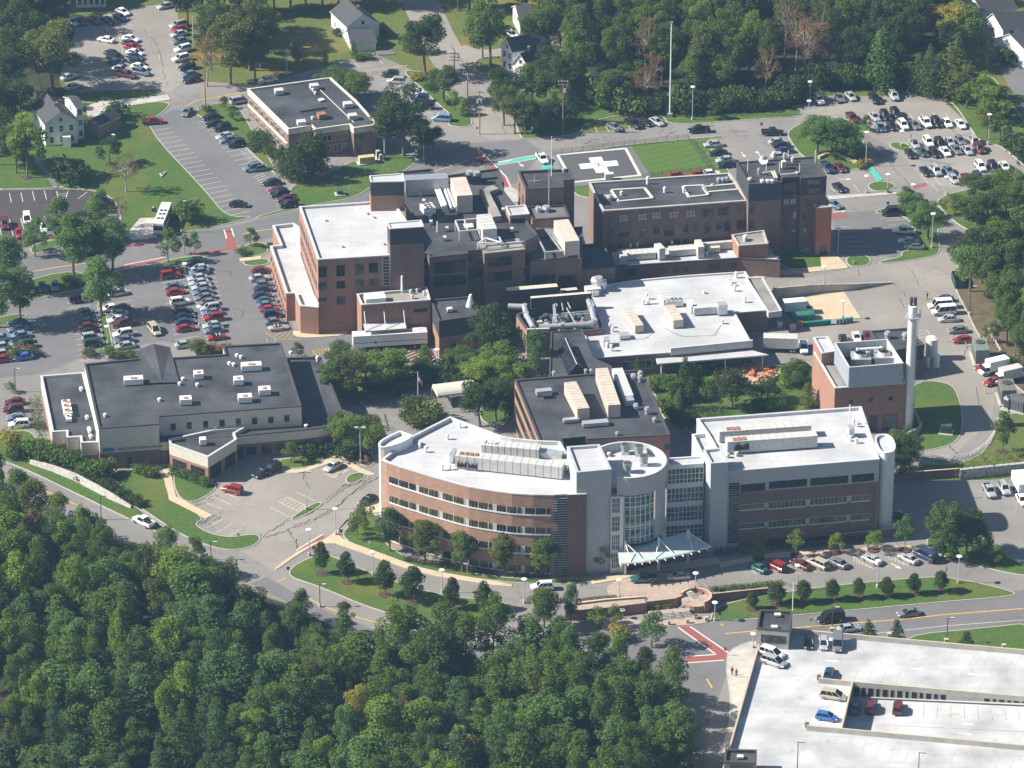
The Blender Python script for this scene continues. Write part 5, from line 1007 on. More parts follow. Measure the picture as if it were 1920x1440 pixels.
for i in range(3):
    for k in range(8):
        s = k/8; p = lift(top[i].lerp(top[i+1], s), hh[i]+(hh[i+1]-hh[i])*s); q = lift(top[i].lerp(top[i+1], s+.125), hh[i]+(hh[i+1]-hh[i])*(s+.125))
        rl_.tube(p, p+Vector((0, 0, 1.1)), .035, STEEL, 4); rl_.tube(p+Vector((0, 0, 1.1)), q+Vector((0, 0, 1.1)), .035, STEEL, 4); rl_.tube(p+Vector((0, 0, .55)), q+Vector((0, 0, .55)), .03, STEEL, 4)
rl_.build('railing', rwo)
rp = MB(); nb = [Vector((v.x, v.y+6, 0)) for v in top]
for i in range(3): rp.face([lift(top[i], hh[i]-.1), lift(top[i+1], hh[i+1]-.1), nb[i+1], nb[i]], ASPH)
# ---------------------------------------------------------------- 13 parking garage
ZD = 7.0
b13 = thing('parking_garage', P(1650, 1400), 'pale concrete car park roof deck with ramps and low parapets', 'parking garage')
dk = MB()
for pts in ([(1424, 1200), (1487, 1176), (1530, 1182), (1975, 1226), (1975, 1313), (1599, 1279)], [(1424, 1200), (1599, 1279), (1577, 1366), (1330, 1540), (1367, 1402)], [(1330, 1540), (1577, 1366), (1626, 1371), (1975, 1405), (1975, 1540)]):
    dk.prism(PX(pts, ZD), 0, CONC, DECK)
q = [P(1577, 1366, ZD-2.8), P(1599, 1279, ZD-2.8)]; r = [P(1975, 1313, ZD-1.0), P(1975, 1405, ZD-1.0)]
rampm = MB(); a, b = P(1599, 1279, ZD), P(1975, 1313, ZD); c, d = P(1975, 1405, ZD), P(1577, 1366, ZD)
rampm.face([lift(a, ZD-3.1), lift(d, ZD-3.1), lift(c, ZD-1.0), lift(b, ZD-1.0)], DECK)
def parapet(name, pts, h=1.05, w=.32, side=DECK, cap=TANC):
    mb = MB(); ps = [P(x, y, ZD+h) for x, y in pts]
    for i in range(len(ps)-1):
        a, b = ps[i], ps[i+1]; d = (b-a).normalized(); n = Vector((-d.y, d.x, 0))*w/2
        mb.prism([a-n, b-n, b+n, a+n], ZD-.02, CONC, cap)
    return mb.build(name, b13)
parapet('parapet', [(1423, 1207), (1367.5, 1402), (1352, 1455)]); parapet('parapet', [(1487, 1178), (1530, 1183), (1975, 1223)], 1.1)
parapet('parapet', [(1535, 1271), (1599, 1277.5), (1975, 1310)], 1.1, .32, CONC, TANC); parapet('parapet', [(1598.5, 1278), (1577.5, 1365)], 1.0); parapet('parapet', [(1512.5, 1360), (1577, 1365.5), (1626, 1370), (1975, 1402)], 1.1)
pl = MB()
for x, y in ((1560, 1185), (1667, 1195), (1774, 1205.5), (1882, 1216), (1535, 1271), (1512.5, 1360)): p = P(x, y+3, ZD); pl.box((p.x, p.y, ZD), (.8, .7, 1.3), CONC)
pl.build('pilaster', b13)
A, B = lift(a, ZD), lift(b, ZD)
A, B = P(1599, 1279, ZD), P(1975, 1313, ZD); u, n = outward(A, B); L = (B-A).length
for (x0, x1, yb) in [(v/4+1440, w_/4+1440, yb/4+1080) for v, w_, yb in ((640, 682, 925), (700, 727, 925), (748, 787, 935), (808, 834, 935), (856, 896, 938), (916, 943, 940), (966, 1005, 942), (1026, 1052, 945), (1074, 1113, 948), (1134, 1160, 950), (1182, 1221, 953), (1242, 1270, 955), (1292, 1331, 957), (1620, 1660, 970), (1683, 1708, 973), (1730, 1770, 977), (1792, 1818, 980), (1840, 1880, 983), (1900, 1925, 984))]:
    u0, zb = on_face(A, B, x0, yb); u1, _ = on_face(A, B, x1, yb); zt_ = ZD-.65
    s = u0/L; zb = ZD-3.1+2.1*s+.15
    if zt_-zb > .2: win_uz(b13, A, B, u0, u1, zb, zt_, BLACK, CONC, name='wall_slot', fw=.05, proud=.03)
def mark(name, pairs, mat, w=.12, z=.006):
    mb = dk if name == 'deck_paint' else rampm
    for p, q in pairs:
        d = (q-p).normalized(); n = Vector((-d.y, d.x, 0))*w/2; k = Vector((0, 0, z)); mb.face([p-n+k, q-n+k, q+n+k, p+n+k], mat)
gp = lambda x, y: P(*T('D4', x, y), ZD)
prs = [(gp(690+110*i, 480+10.5*i), gp(640+108*i, 590+10.8*i)) for i in range(13)]+[(gp(430+104*i, 775+9*i), gp(475+105*i, 660+9*i)) for i in range(16)]+[(gp(290+112*i, 1195+10*i), gp(235+112*i, 1330+10*i)) for i in range(16)]
mark('deck_paint', prs, DLINE, .12)
rz_ = lambda x, y: lift(P(*T('D4', x, y), ZD-2), 0)
def rampz(p): s = max(0, min(1, (p-lift(a_, 0)).dot(ur)/Lr)); return ZD-3.1+2.1*s
a_, b_ = P(1599, 1279, ZD), P(1975, 1313, ZD); ur = lift(b_-a_, 0).normalized(); Lr = lift(b_-a_, 0).length
def rampP(x, y):
    z = ZD-2
    for _ in range(6): p = P(*T('D4', x, y), z); z = rampz(lift(p, 0))
    return lift(p, z+.01)
mark('ramp_paint', [(rampP(870+100*i, 950+4*i), rampP(850+104*i, 1040+5*i)) for i in range(11)]+[(rampP(790, 1115), rampP(1920, 1165))], DLINE, .12)
def garrow(p, ux, L=2.9):
    u = Vector(ux).normalized(); n = Vector((-u.y, u.x, 0)); mb = dk
    mb.face([p-u*L/2-n*.16, p+u*L*.05-n*.13, p+u*L*.05+n*.13, p-u*L/2+n*.13], simple('white_arrow_paint', (.85, .85, .84)) if 'white_arrow_paint' not in MATS else MATS['white_arrow_paint']); mb.face([p+u*L*.05-n*.45, p+u*L/2, p+u*L*.05+n*.45], MATS['white_arrow_paint'])
K = Vector((0, 0, .01))
for x, y, sg in ((485, 637, 1), (1130, 697, 1), (1560, 738, 1), (950, 1420, -1), (300, 1350, -1)): garrow(gp(x, y)+K, ur*sg)
for x, y, sg in ((1510, 1112, -1), (1490, 1185, 1)): garrow(rampP(x, y), ur*sg)
dk.build('roof_deck', b13); rampm.build('ramp', b13)
def stairhead(pts, h, label, win=True):
    z = ZD+h; o = thing('stair_tower', P(*pts[0], z)*1, label, 'tower'); o.location.z = 0
    block(o, pts, z, 0, [(0, ZD+.1, CONC), (ZD+.1, z, BRICKD if not win else CONC)], ROOFD, .5, .35, COPD)
    return o
s1 = stairhead([(1424, 1143), (1486, 1146), (1479, 1183), (1419, 1178)], 4.2, 'concrete stair tower with dark roof at the car park deck corner nearest the road')
A, B = P(1419, 1178, ZD+4.2), P(1479, 1183, ZD+4.2); win_px(s1, A, B, [(1428, 1190, 1472, 1206)], GL, COPD, (3, 1))
for x, y in ((1458, 1151), (1452, 1174)): runit(s1, ZD+3.7, (x-6, y), (x+6, y), 1.0, .6, CREAM, 'skylight')
s2 = stairhead([(1360, 1405), (1419, 1406), (1418, 1431), (1357.5, 1428)], 3.6, 'brown brick stair tower with dark roof at the bottom edge of the car park', False)
A, B = P(1357.5, 1428, ZD+3.6), P(1418, 1431, ZD+3.6); win_px(s2, A, B, [(1369, 1434, 1408, 1450)], GL, COPD, (3, 1)); runit(s2, ZD+3.1, (1382, 1417), (1394, 1417), 1.0, .6, CREAM, 'skylight')

# ---------------------------------------------------------------- houses
def house(label, fl, fr, depth, eave, rise, axis='y', wall=WHITEW, roof=SHING, wins=2, skew=0, cat='house', chim=False, name='house', over=.35):
    a, b = P(*fl), P(*fr); u = (b-a); u.z = 0; L = u.length; u.normalize(); v = Vector((-u.y, u.x, 0)); v = (v+u*skew).normalized()
    o = thing(name, (a+b)/2, label, cat); c, d = b+v*depth, a+v*depth; mb = MB(); E = Vector((0, 0, eave)); R_ = Vector((0, 0, eave+rise))
    q = [a, b, c, d]
    for i in range(4): mb.face([q[i], q[(i+1) % 4], q[(i+1) % 4]+E, q[i]+E], wall)
    rm = MB(); t = Vector((0, 0, .18))
    if axis == 'y':
        r0, r1 = (a+b)/2+R_, (c+d)/2+R_; mb.face([a+E, b+E, r0], wall); mb.face([c+E, d+E, r1], wall)
        sides = [(a, d, r0, r1), (b, c, r0, r1)]; ax = v
    else:
        r0, r1 = (a+d)/2+R_, (b+c)/2+R_; mb.face([a+E, r0, d+E], wall); mb.face([b+E, c+E, r1], wall)
        sides = [(a, b, r0, r1), (d, c, r0, r1)]; ax = u
    for p, q_, s, e in sides:
        dn = (p+E-s).normalized()*over; f = [s-ax*over, p+E+dn-ax*over, q_+E+dn+ax*over, e+ax*over]
        rm.face([x+t for x in f], roof); rm.face(f[::-1], WHITEP)
        for i in range(4): rm.face([f[i], f[(i+1) % 4], f[(i+1) % 4]+t, f[i]+t], WHITEP)
    mb.build('wall', o); rf = rm.build('roof', o)
    if chim: p = r0.lerp(r1, .3); MB().box((p.x, p.y, p.z-.6), (.7, .7, 1.7), BRICK).build('chimney', rf)
    for fl_ in range(max(1, int(eave//2.8))):
        for k in range(wins):
            uu = L*(k+.6)/(wins+.2)-.4; win_uz(o, a, b, uu, uu+.9, .9+fl_*2.8, 2.3+fl_*2.8, GL, WHITEP, (1, 2))
        m = max(1, int(depth/4))
        side = (a, d) if (d-a).cross(CAM-a).z > 0 or True else (b, c)
        for pa, pb in ((a, d), (b, c)):
            for k in range(m): uu = depth*(k+.5)/m-.4; win_uz(o, pa, pb, uu, uu+.8, .9+fl_*2.8, 2.2+fl_*2.8, GL, WHITEP, (1, 2)) if abs((pb-pa).normalized().x) > .12 else None
    if axis == 'y': win_uz(o, a, b, L/2-.35, L/2+.35, eave+.2, eave+1.2, GL, WHITEP, (1, 1))
    return o
h1 = house('cream gabled farmhouse with dark roof on the lawn at far left', (86, 275), (146, 269), 11, hgt(146, 269, 226), 2.8, 'y', PALEY, SHING, 3, -.12, chim=True)
p = P(126, 275); MB().box((p.x, p.y, 0), (1.9, 1.6, 2.9), WHITEW).build('porch', h1)
house('narrow cream rear wing with grey roof beside the farmhouse', (146, 262), (158, 260), 7, hgt(146, 262, 201), 1.0, 'x', PALEY, SHING, 1, -.1)
house('dark shed behind the farmhouse', (165, 250), (186, 258), 7, 3.2, 1.4, 'y', WOOD, SHING, 1)
h2 = house('white gabled house with grey roof and small front annex on the north lawn', (651, 77), (711, 71), 11, 4.0, 3.0, 'y', WHITEW, SHING, 2, -.16, chim=True)
house('white garage annex with grey roof in front of the white gabled house', (659, 97), (705, 95), 8, 2.4, 1.9, 'x', WHITEW, SHING, 0, -.12)
house('white house with two dark gables half hidden by trees near the road', (962, 152), (990, 158), 10, 5.0, 2.8, 'y', WHITEW, SHING, 2, .25, chim=True)
house('white farmhouse body with dark roof behind the two gables', (940, 128), (962, 138), 10, 6, 3.0, 'y', WHITEW, SHING, 2, .4)
house('long white house far back among trees', (975, 65), (1000, 63), 9, 4, 2.2, 'x', WHITEW, SHING, 3)
house('white house with grey roof at the top right corner, farthest of three', (1841, 44), (1905, 39), 8, 3.6, 3, 'x', WHITEW, SHING, 3, -.5)
house('white house with brown grey roof, middle of three at top right', (1879, 93), (1962, 87), 7, 5.6, 3.2, 'x', WHITEW, SHING, 3, -.6)
house('white house with grey roof at the right frame edge, nearest of three', (1921, 128), (1990, 123), 10, 5, 2.8, 'x', WHITEW, SHING, 3, -.72)
house('white house front with shuttered windows at the top frame edge', (143, 15), (199, 13), 9, 5.5, 3, 'x', WHITEW, SHING, 5)
# ================================================================ VEHICLES
PAINT = {k: paint('car_paint_'+n, c, m) for k, n, c, m in (
 ('w', 'white', (.78, .79, .79), 0), ('s', 'silver', (.50, .52, .54), .35), ('g', 'grey', (.20, .21, .22), .3), ('k', 'black', (.012, .013, .016), 0), ('b', 'dark_blue', (.025, .045, .10), .1),
 ('u', 'blue', (.04, .16, .48), .1), ('l', 'pale_blue', (.22, .36, .50), .3), ('r', 'red', (.29, .014, .018), 0), ('m', 'maroon', (.11, .018, .022), 0), ('t', 'teal', (.03, .12, .13), .1), ('c', 'beige', (.50, .45, .33), .2), ('n', 'dark_green', (.03, .065, .055), .1), ('a', 'blue_grey', (.16, .22, .29), .3))}
CNAME = dict(w='white', s='silver', g='grey', k='black', b='dark blue', u='bright blue', l='pale blue', r='red', m='maroon', t='teal', c='beige', n='dark green', a='blue grey')
KNAME = dict(s='sedan', v='sport utility car', m='minivan', p='pickup truck', h='hatchback', o='open convertible', x='van')
KOBJ = dict(s='sedan', v='sport_utility_car', m='minivan', p='pickup_truck', h='hatchback', o='convertible', x='passenger_van')
def loft(mb, st, mat, belt=True):
    """st: (x, half width, z bottom, z shoulder, z top)"""
    rings = []
    for x, w, z0, z1, z2 in st:
        rings.append([(x, -w*.93, z0), (x, -w, z0+(z1-z0)*.45), (x, -w*.97, z1), (x, -w*.80, z2), (x, 0, z2+.03), (x, w*.80, z2), (x, w*.97, z1), (x, w, z0+(z1-z0)*.45), (x, w*.93, z0)])
    n = len(rings[0])
    for i in range(len(rings)-1):
        for j in range(n-1): mb.face([rings[i][j], rings[i+1][j], rings[i+1][j+1], rings[i][j+1]], mat)
    mb.face(rings[0][::-1], mat) if False else mb.face(rings[0], mat); mb.face(rings[-1][::-1], mat)
def car_proto(kind):
    P0 = PAINT['w']
    S = dict(  # body stations, then cabin: (base x0, base x1, roof x0, roof x1, base z, roof z, half width base, roof)
     s=([(-2.35, .70, .34, .60, .78), (-2.22, .84, .26, .80, .92), (-1.5, .90, .22, .84, .99), (-.4, .91, .20, .84, .96), (.9, .91, .20, .82, .95), (1.7, .89, .22, .74, .83), (2.2, .80, .28, .62, .70), (2.38, .62, .36, .52, .58)], (-1.75, 1.15, -1.05, .25, .93, 1.43, .80, .60)),
     h=([(-2.05, .72, .34, .66, .90), (-1.95, .84, .26, .84, 1.0), (-1.3, .87, .22, .86, 1.0), (.7, .87, .20, .84, .97), (1.5, .86, .22, .76, .86), (1.95, .76, .28, .64, .72), (2.08, .6, .36, .54, .6)], (-1.98, 1.15, -1.6, .25, .95, 1.5, .78, .60)),
     v=([(-2.25, .80, .42, .80, 1.05), (-2.18, .90, .34, .95, 1.12), (-1.2, .93, .30, .98, 1.14), (.8, .93, .28, .96, 1.12), (1.6, .92, .30, .88, 1.04), (2.15, .84, .36, .78, .92), (2.28, .70, .44, .66, .76)], (-2.2, 1.05, -1.95, .35, 1.1, 1.76, .86, .70)),
     m=([(-2.5, .82, .38, .74, 1.0), (-2.42, .93, .28, .9, 1.08), (-1.2, .97, .25, .94, 1.1), (.9, .97, .24, .9, 1.06), (1.9, .93, .26, .78, .9), (2.35, .80, .32, .64, .74), (2.48, .62, .4, .55, .62)], (-2.46, 1.6, -2.15, .45, 1.04, 1.76, .90, .72)),
     x=([(-2.75, .92, .42, .9, 1.15), (-2.68, 1.0, .34, 1.05, 1.2), (-1.2, 1.02, .32, 1.05, 1.2), (1.2, 1.02, .30, 1.0, 1.18), (2.1, .98, .32, .92, 1.05), (2.65, .88, .38, .8, .92), (2.78, .74, .46, .7, .8)], (-2.72, 1.75, -2.6, 1.0, 1.15, 2.15, .97, .84)),
     p=([(-2.75, .90, .50, .88, 1.0), (-2.7, .94, .42, .98, 1.04), (-.9, .96, .38, 1.0, 1.05), (.9, .96, .36, .98, 1.08), (1.8, .95, .38, .92, 1.05), (2.5, .88, .44, .82, .95), (2.72, .74, .52, .72, .82)], (-.95, 1.2, -.75, .55, 1.05, 1.78, .88, .70)),
     o=([(-2.15, .70, .34, .60, .78), (-2.0, .82, .26, .78, .88), (-1.3, .87, .22, .82, .94), (-.3, .88, .20, .82, .92), (.8, .88, .20, .80, .92), (1.6, .86, .22, .72, .80), (2.1, .78, .28, .60, .68), (2.22, .62, .36, .52, .58)], None))[kind]
    st, cab = S; root = bpy.data.objects.new(KOBJ[kind], None); COL.objects.link(root)
    b = MB(); loft(b, st, P0); gl = MB()
    if cab:
        x0, x1, r0, r1, zb, zt, wb, wr = cab
        B4 = [Vector((x0, -wb, zb)), Vector((x1, -wb, zb)), Vector((x1, wb, zb)), Vector((x0, wb, zb))]; T4 = [Vector((r0, -wr, zt)), Vector((r1, -wr, zt)), Vector((r1, wr, zt)), Vector((r0, wr, zt))]
        for i in range(4): j = (i+1) % 4; gl.face([B4[i], B4[j], T4[j], T4[i]], CGLS)
        rt = [Vector((r0-.06, -wr-.03, zt)), Vector((r1+.08, -wr-.03, zt)), Vector((r1+.08, wr+.03, zt)), Vector((r0-.06, wr+.03, zt))]; up = [v+Vector((0, 0, .05)) for v in rt]
        mid = [Vector((v.x*.94+(r0+r1)/2*.06, v.y*.9, zt+.09)) for v in rt]
        for i in range(4): j = (i+1) % 4; b.face([rt[i], rt[j], up[j], up[i]], P0); b.face([up[i], up[j], mid[j], mid[i]], P0)
        b.face(mid, P0)
        for i in range(4): b.tube(B4[i], T4[i], .065, P0, 5)
        for s in (-1, 1):
            for f in ((.42,) if kind in 'sh' else ((.36, .68) if kind != 'p' else ())):
                b.tube((x0+(x1-x0)*f, s*wb, zb), (r0+(r1-r0)*f, s*wr, zt), .05, P0, 4)
        if kind == 'p':
            b.face([(-2.6, -.78, 1.075), (-1.0, -.78, 1.075), (-1.0, .78, 1.075), (-2.6, .78, 1.075)], BLACK)
            for y in (-.86, .86): b.bar((-2.7, y, 1.03), (-.95, y, 1.03), .14, .2, P0)
            b.bar((-2.68, -.9, 1.03), (-2.68, .9, 1.03), .12, .2, P0)
        if kind == 'v' :
            for s in (-1, 1): b.bar((r0+.1, s*wr*.9, zt+.1), (r1-.3, s*wr*.9, zt+.1), .06, .06, BLACK)
    else:
        gl.face([(1.0, -.74, .92), (1.0, .74, .92), (.55, .62, 1.35), (.55, -.62, 1.35)], CGLS); gl.tube((.55, -.62, 1.35), (.55, .62, 1.35), .03, BLACK, 4)
        b.face([(-1.1, -.66, .965), (.6, -.66, .965), (.6, .66, .965), (-1.1, .66, .965)], BLACK)
        for y in (-.34, .34):
            for x in (-.75, .05): b.box((x, y, .9), (.2, .46, .38), UNITT)
    body = b.build('body', root, smooth=False); gl.build('window_glass', root)
    xs = dict(s=1.4, h=1.28, v=1.35, m=1.5, x=1.75, p=1.75, o=1.3)[kind]; r = .36 if kind in 'vpx' else .32; hw = max(s[1] for s in st)-.10
    for sx in (-1, 1):
        for sy in (-1, 1):
            w = MB(); c = Vector((sx*xs, sy*hw, r)); w.tube(c-Vector((0, .12, 0)), c+Vector((0, .12, 0)), r, TYRE, 12); w.tube(c+Vector((0, sy*.121, 0)), c+Vector((0, sy*.135, 0)), r*.62, RIM, 10); w.build('wheel', root)
    xf, wf, xr_, wr_ = st[-2][0], st[-2][1], st[1][0], st[1][1]
    for s in (-1, 1):
        h = MB(); h.box((xf+.02, s*wf*.76, st[-2][3]-.1), (.26, .34, .15), HLMP); h.build('headlight', root)
        h = MB(); h.box((xr_-.05, s*wr_*.82, st[1][3]-.18), (.16, .26, .2), TLMP); h.build('taillight', root)
    body.material_slots[0].link = 'OBJECT'; body.material_slots[0].material = P0
    return root
PROTO = {k: car_proto(k) for k in KNAME}
USED = set()
def children_of(o): return list(o.children)
def dup(root):
    r = root.copy(); COL.objects.link(r)
    for ch in children_of(root):
        c = ch.copy(); COL.objects.link(c); c.parent = r
        for g in children_of(ch): d = g.copy(); COL.objects.link(d); d.parent = c
    return r
ORD = 'first second third fourth fifth sixth seventh eighth ninth tenth eleventh twelfth thirteenth fourteenth fifteenth sixteenth'.split()
def heading(x, y, d):
    a, b = P(x, y), P(x+d[0], y+d[1]); v = b-a; return math.atan2(v.y, v.x)
def place(o, p, rz):
    o.location = p; o.rotation_euler = (0, 0, rz)
CARLIST = []
def cars(tile, d, where, group, spec, z=0.0, parked='parked'):
    """spec: 'xx,yy,colour+kind;...' with tile pixels of the middle of each car"""
    for s in spec.split(';'):
        x, y, ck = s.strip().split(','); px = T(tile, float(x), float(y)); CARLIST.append((px, d, ck[0], ck[1], where, group, z, parked))
cars('A1', (50, 24), 'in front of the white house at the top edge', 'cars in the upper left car park', '540,162,ss;603,160,bs;700,150,rs;808,152,ks;900,125,bs;920,85,ws')
cars('A1', (-120, -22), 'in the open middle of the upper left car park', 'cars in the upper left car park', '795,293,ws')
cars('A1', (120, 22), 'in the sunny middle row of the upper left car park', 'cars in the upper left car park', '980,287,ws;975,322,bs;992,350,rs;1010,392,ws;1012,420,bs;1025,462,ks;1045,497,ws;1060,540,av')
cars('A1', (120, 22), 'in tree shade in the upper left car park', 'cars in the upper left car park', '845,397,ks;868,433,kv;868,467,bs;905,515,ss;945,558,mp')
cars('A1', (-120, 28), 'along the tree edge of the upper left car park', 'cars in the upper left car park', '1335,185,sv;1345,215,rs;1342,250,ss;1350,303,as;1370,366,wv;1355,436,wv;1400,500,kv;1420,553,as;1435,594,ks;1240,40,ss')
cars('A1', (100, -30), 'in deep shade under the big olive tree', 'cars in the upper left car park', '520,572,ss;555,645,ss;75,700,ss')
cars('A1', (150, -14), 'at the top of the diagonal car park by the lawn', 'cars in the diagonal car park', '1145,908,rp')
cars('A1', (-50, 55), 'at the bend of the road', 'cars on the roads', '1405,835,gs', parked='driving')
cars('A1', (-130, 22), 'in the row beside the clinic hedge', 'cars in the diagonal car park', '1582,872,ks;1605,922,ks;1665,957,kv;1688,1017,ss;1715,1043,as;1770,1078,kv;1893,1258,av')
cars('A1', (140, -28), 'beside the cream banded clinic', 'cars on the roads', '1797,750,sm')
cars('A1', (130, -20), 'at the left edge beside the birch', 'cars on the roads', '10,1145,ss')
cars('A2', (140, -22), 'on the street behind the clinic', 'cars on the roads', '95,593,ws')
cars('A2', (-130, -10), 'in the small car park under the maple', 'cars in the small car park behind the clinic', '1005,556,kv;1050,606,sv;1140,645,gs;1190,690,ws;1230,735,bv;1270,792,kv;1390,884,lm')
cars('A2', (-140, 18), 'near the hatched bays below the clinic', 'cars in the diagonal car park', '20,1258,as;118,1364,ks')
cars('B2', (-140, 18), 'at the lower end of the clinic row', 'cars in the diagonal car park', '160,-15,ms;178,16,kv;225,47,ms;245,92,kv')
cars('A3', (40, 25), 'beside the street among trees', 'cars on the roads', '0,252,ws')
cars('A3', (45, 60), 'on the teal path beside the helipad', 'cars on the roads', '228,1188,wp')
cars('A3', (60, 34), 'in the four bays below the tall mast', 'cars below the mast', '768,948,gs;912,925,kp;1000,910,ks;1085,908,ss')
cars('A3', (-160, 10), 'on the road above the helipad lawn', 'cars on the roads', '1400,972,kp', parked='driving')
cars('A3', (-150, 15), 'in the row right of the helipad lawn', 'cars beside the helipad lawn', '1510,1078,ss;1545,1141,ks;1600,1195,ss;1608,1232,ks')
cars('A3', (150, -12), 'behind the roof edge of the long ward wing', 'cars beside the helipad lawn', '1490,1296,ws;1405,1303,rs;1238,1312,rs')
cars('A4', (150, -5), 'at the road above the round trees', 'cars by the round trees', '35,990,kp')
cars('A4', (150, -15), 'in the column left of the round trees', 'cars by the round trees', '75,1058,ss;105,1086,ks;130,1125,bs;90,1165,ss')
cars('A4', (60, 68), 'in the shaded row under the wood', 'cars in the right hand car park', '382,748,wv;535,728,gs;620,718,ss;800,738,kp;943,718,sv')
cars('A4', (75, 85), 'on the grass tongue of the right hand car park', 'cars in the right hand car park', '632,884,mp')
cars('A4', (70, 85), 'in the back row of the right hand car park', 'cars in the right hand car park', '800,872,ss;880,868,kv;958,850,kv;1015,888,ks')
cars('A4', (70, 85), 'in the second row of the right hand car park', 'cars in the right hand car park', '845,948,ls;930,940,ks;1015,937,wv;1100,932,gs;1183,917,wp;1265,918,kv;1343,917,ws;1445,927,ws')
cars('A4', (70, 85), 'in the third row of the right hand car park', 'cars in the right hand car park', '1100,1075,ss;1203,1065,wv;1292,1075,kv;1362,1060,ss;1440,1048,gs;1550,1062,sv')
cars('A4', (70, 85), 'in the fourth row of the right hand car park', 'cars in the right hand car park', '1065,1148,ks;1160,1135,ns;1250,1142,ks;1330,1133,ws;1412,1118,gs;1495,1122,ss;1585,1113,mv')
cars('A4', (70, 85), 'by the wooden fence of the right hand car park', 'cars in the right hand car park', '1595,1248,wv;1690,1250,kv;1775,1243,ws')
cars('A4', (70, 85), 'in the front row of the right hand car park', 'cars in the right hand car park', '1180,1282,ks;1262,1280,sv;1355,1275,as;1393,1338,ss;1488,1332,ms;1578,1332,bv')
cars('A4', (75, 80), 'beside the curved stone bench', 'cars beside the drop-off loop', '445,1255,bp;540,1252,ms')
cars('A4', (62, 50), 'beside the tower drop-off', 'cars beside the drop-off loop', '533,1402,ks')
cars('B4', (60, 25), 'just behind the slim stair tower', 'cars beside the drop-off loop', '492,90,as')
cars('B4', (-145, 8), 'on the curb island near the drop-off loop', 'cars beside the drop-off loop', '935,152,kx')
cars('B4', (-150, -8), 'in the bays at the edge of the tower shadow', 'cars beside the drop-off loop', '1018,288,wp;1050,365,ss;1098,405,gs')
cars('B4', (-150, 10), 'in the row along the wooded bank', 'cars along the wooded bank', '1320,800,bs;1290,848,wx;1318,893,wx;1355,948,ss;1425,1032,gs;1460,1104,rs')
cars('B4', (-140, 40), 'beside the generators', 'cars along the wooded bank', '1625,1310,rs;1690,1418,rs')
cars('B4', (15, 90), 'between the white trailer and the boiler house', 'cars near the boiler house', '268,1164,wp')
cars('B4', (20, 60), 'behind the boiler house roof', 'cars near the boiler house', '566,1105,ks;665,1085,ws;745,1078,ms')
cars('B1', (15, 72), 'in the dark newly paved car park', 'cars in the dark car park', '203,200,wm;35,240,mv;143,303,rs;330,262,ws;420,252,ts;375,285,gs')
cars('B1', (-140, 6), 'at the curved end of the dark car park', 'cars in the dark car park', '792,98,bv;840,228,bs')
cars('B1', (140, 0), 'at the lower end of the diagonal car park', 'cars in the diagonal car park', '1792,88,ks')
cars('B1', (15, 80), 'in the three bays under the street trees', 'cars in the left hand car park', '225,722,ss;316,708,ks;410,698,gs')
cars('B1', (-170, 24), 'in the right hand double row of the left car park', 'cars in the left hand car park', '1455,522,bs;1498,568,ss;1495,595,as;1482,640,ss;1492,675,ss;1512,707,ss;1517,747,as;1532,785,gs;1555,825,gs;1575,868,sv;1590,900,as;1598,940,rv;1597,995,ss;1605,1030,as;1625,1082,ro')
cars('B1', (170, -24), 'in the left side of the right hand double row', 'cars in the left hand car park', '1300,583,rs;1278,620,rv;1310,702,as;1318,745,rs;1350,820,wv;1380,898,kv;1382,930,ks;1388,970,bs;1393,1018,rs;1388,1140,ss')
cars('B1', (60, 80), 'in the aisle of the left car park', 'cars in the left hand car park', '1158,1030,cm', parked='driving')
cars('B1', (-150, 24), 'just right of the grass strip', 'cars in the left hand car park', '882,752,ss;905,868,ms;825,868,ws;885,910,ss;880,952,ws;920,983,mp;920,1062,wv;930,1107,as;935,1150,ss')
cars('B1', (150, -20), 'just left of the grass strip', 'cars in the left hand car park', '592,802,kv;640,895,gs;650,933,ns;662,965,bs;665,1003,ms;680,1042,ks;690,1087,sv;700,1133,nv')
cars('B1', (-150, 22), 'in the far left double row', 'cars in the left hand car park', '135,978,bs;135,1020,as;147,1070,ls;165,1110,ks;172,1145,nv;175,1198,ls;175,1232,us')
cars('B1', (150, -22), 'at the left frame edge of the left car park', 'cars in the left hand car park', '15,1088,ls;28,1150,ss;30,1205,ss;28,1248,rs')
cars('B2', (140, -18), 'in the row beside the white roofed wing', 'cars beside the hospital wing', '40,585,ms;25,640,ss;60,688,as;58,725,bs;48,772,bs;75,810,ts;85,842,as;105,875,rs;128,915,bv;142,968,gs;165,1012,so')
cars('C1', (-180, 10), 'at the left end of the dark roofed clinic', 'cars by the clinic end', '110,130,ms;100,185,mv;130,248,as;142,300,wv')
cars('C1', (-150, -35), 'at the edge of the front car park', 'cars in the front car park', '1742,790,rv')
cars('C1', (-110, -55), 'on the road beside the stone wall', 'cars on the roads', '1075,1028,wp', parked='driving')
cars('C2', (-90, 45), 'beside the clinic path', 'cars in the front car park', '48,660,ks;118,632,kv')
cars('C2', (-110, 62), 'by the hatched bay near the tan walk', 'cars in the front car park', '577,612,ss')
cars('C2', (-115, 62), 'beside the left end of the curved building', 'cars in the front car park', '840,865,ks')
cars('C3', (-135, -65), 'at the left end of the entrance row', 'cars in the entrance row', '1843,1372,ts')
cars('C4', (-135, -65), 'in the entrance row', 'cars in the entrance row', '62,1362,rv;245,1348,ms;375,1342,cm;527,1337,gs;780,1312,ss;1053,1305,ss;1180,1285,bx')
cars('C4', (60, 112), 'in the side yard at right', 'cars in the side yard', '1662,800,sp;1772,785,sv;1905,865,ws')
cars('C4', (90, 5), 'in the shade beside the white corner column', 'cars in the side yard', '985,978,ks')
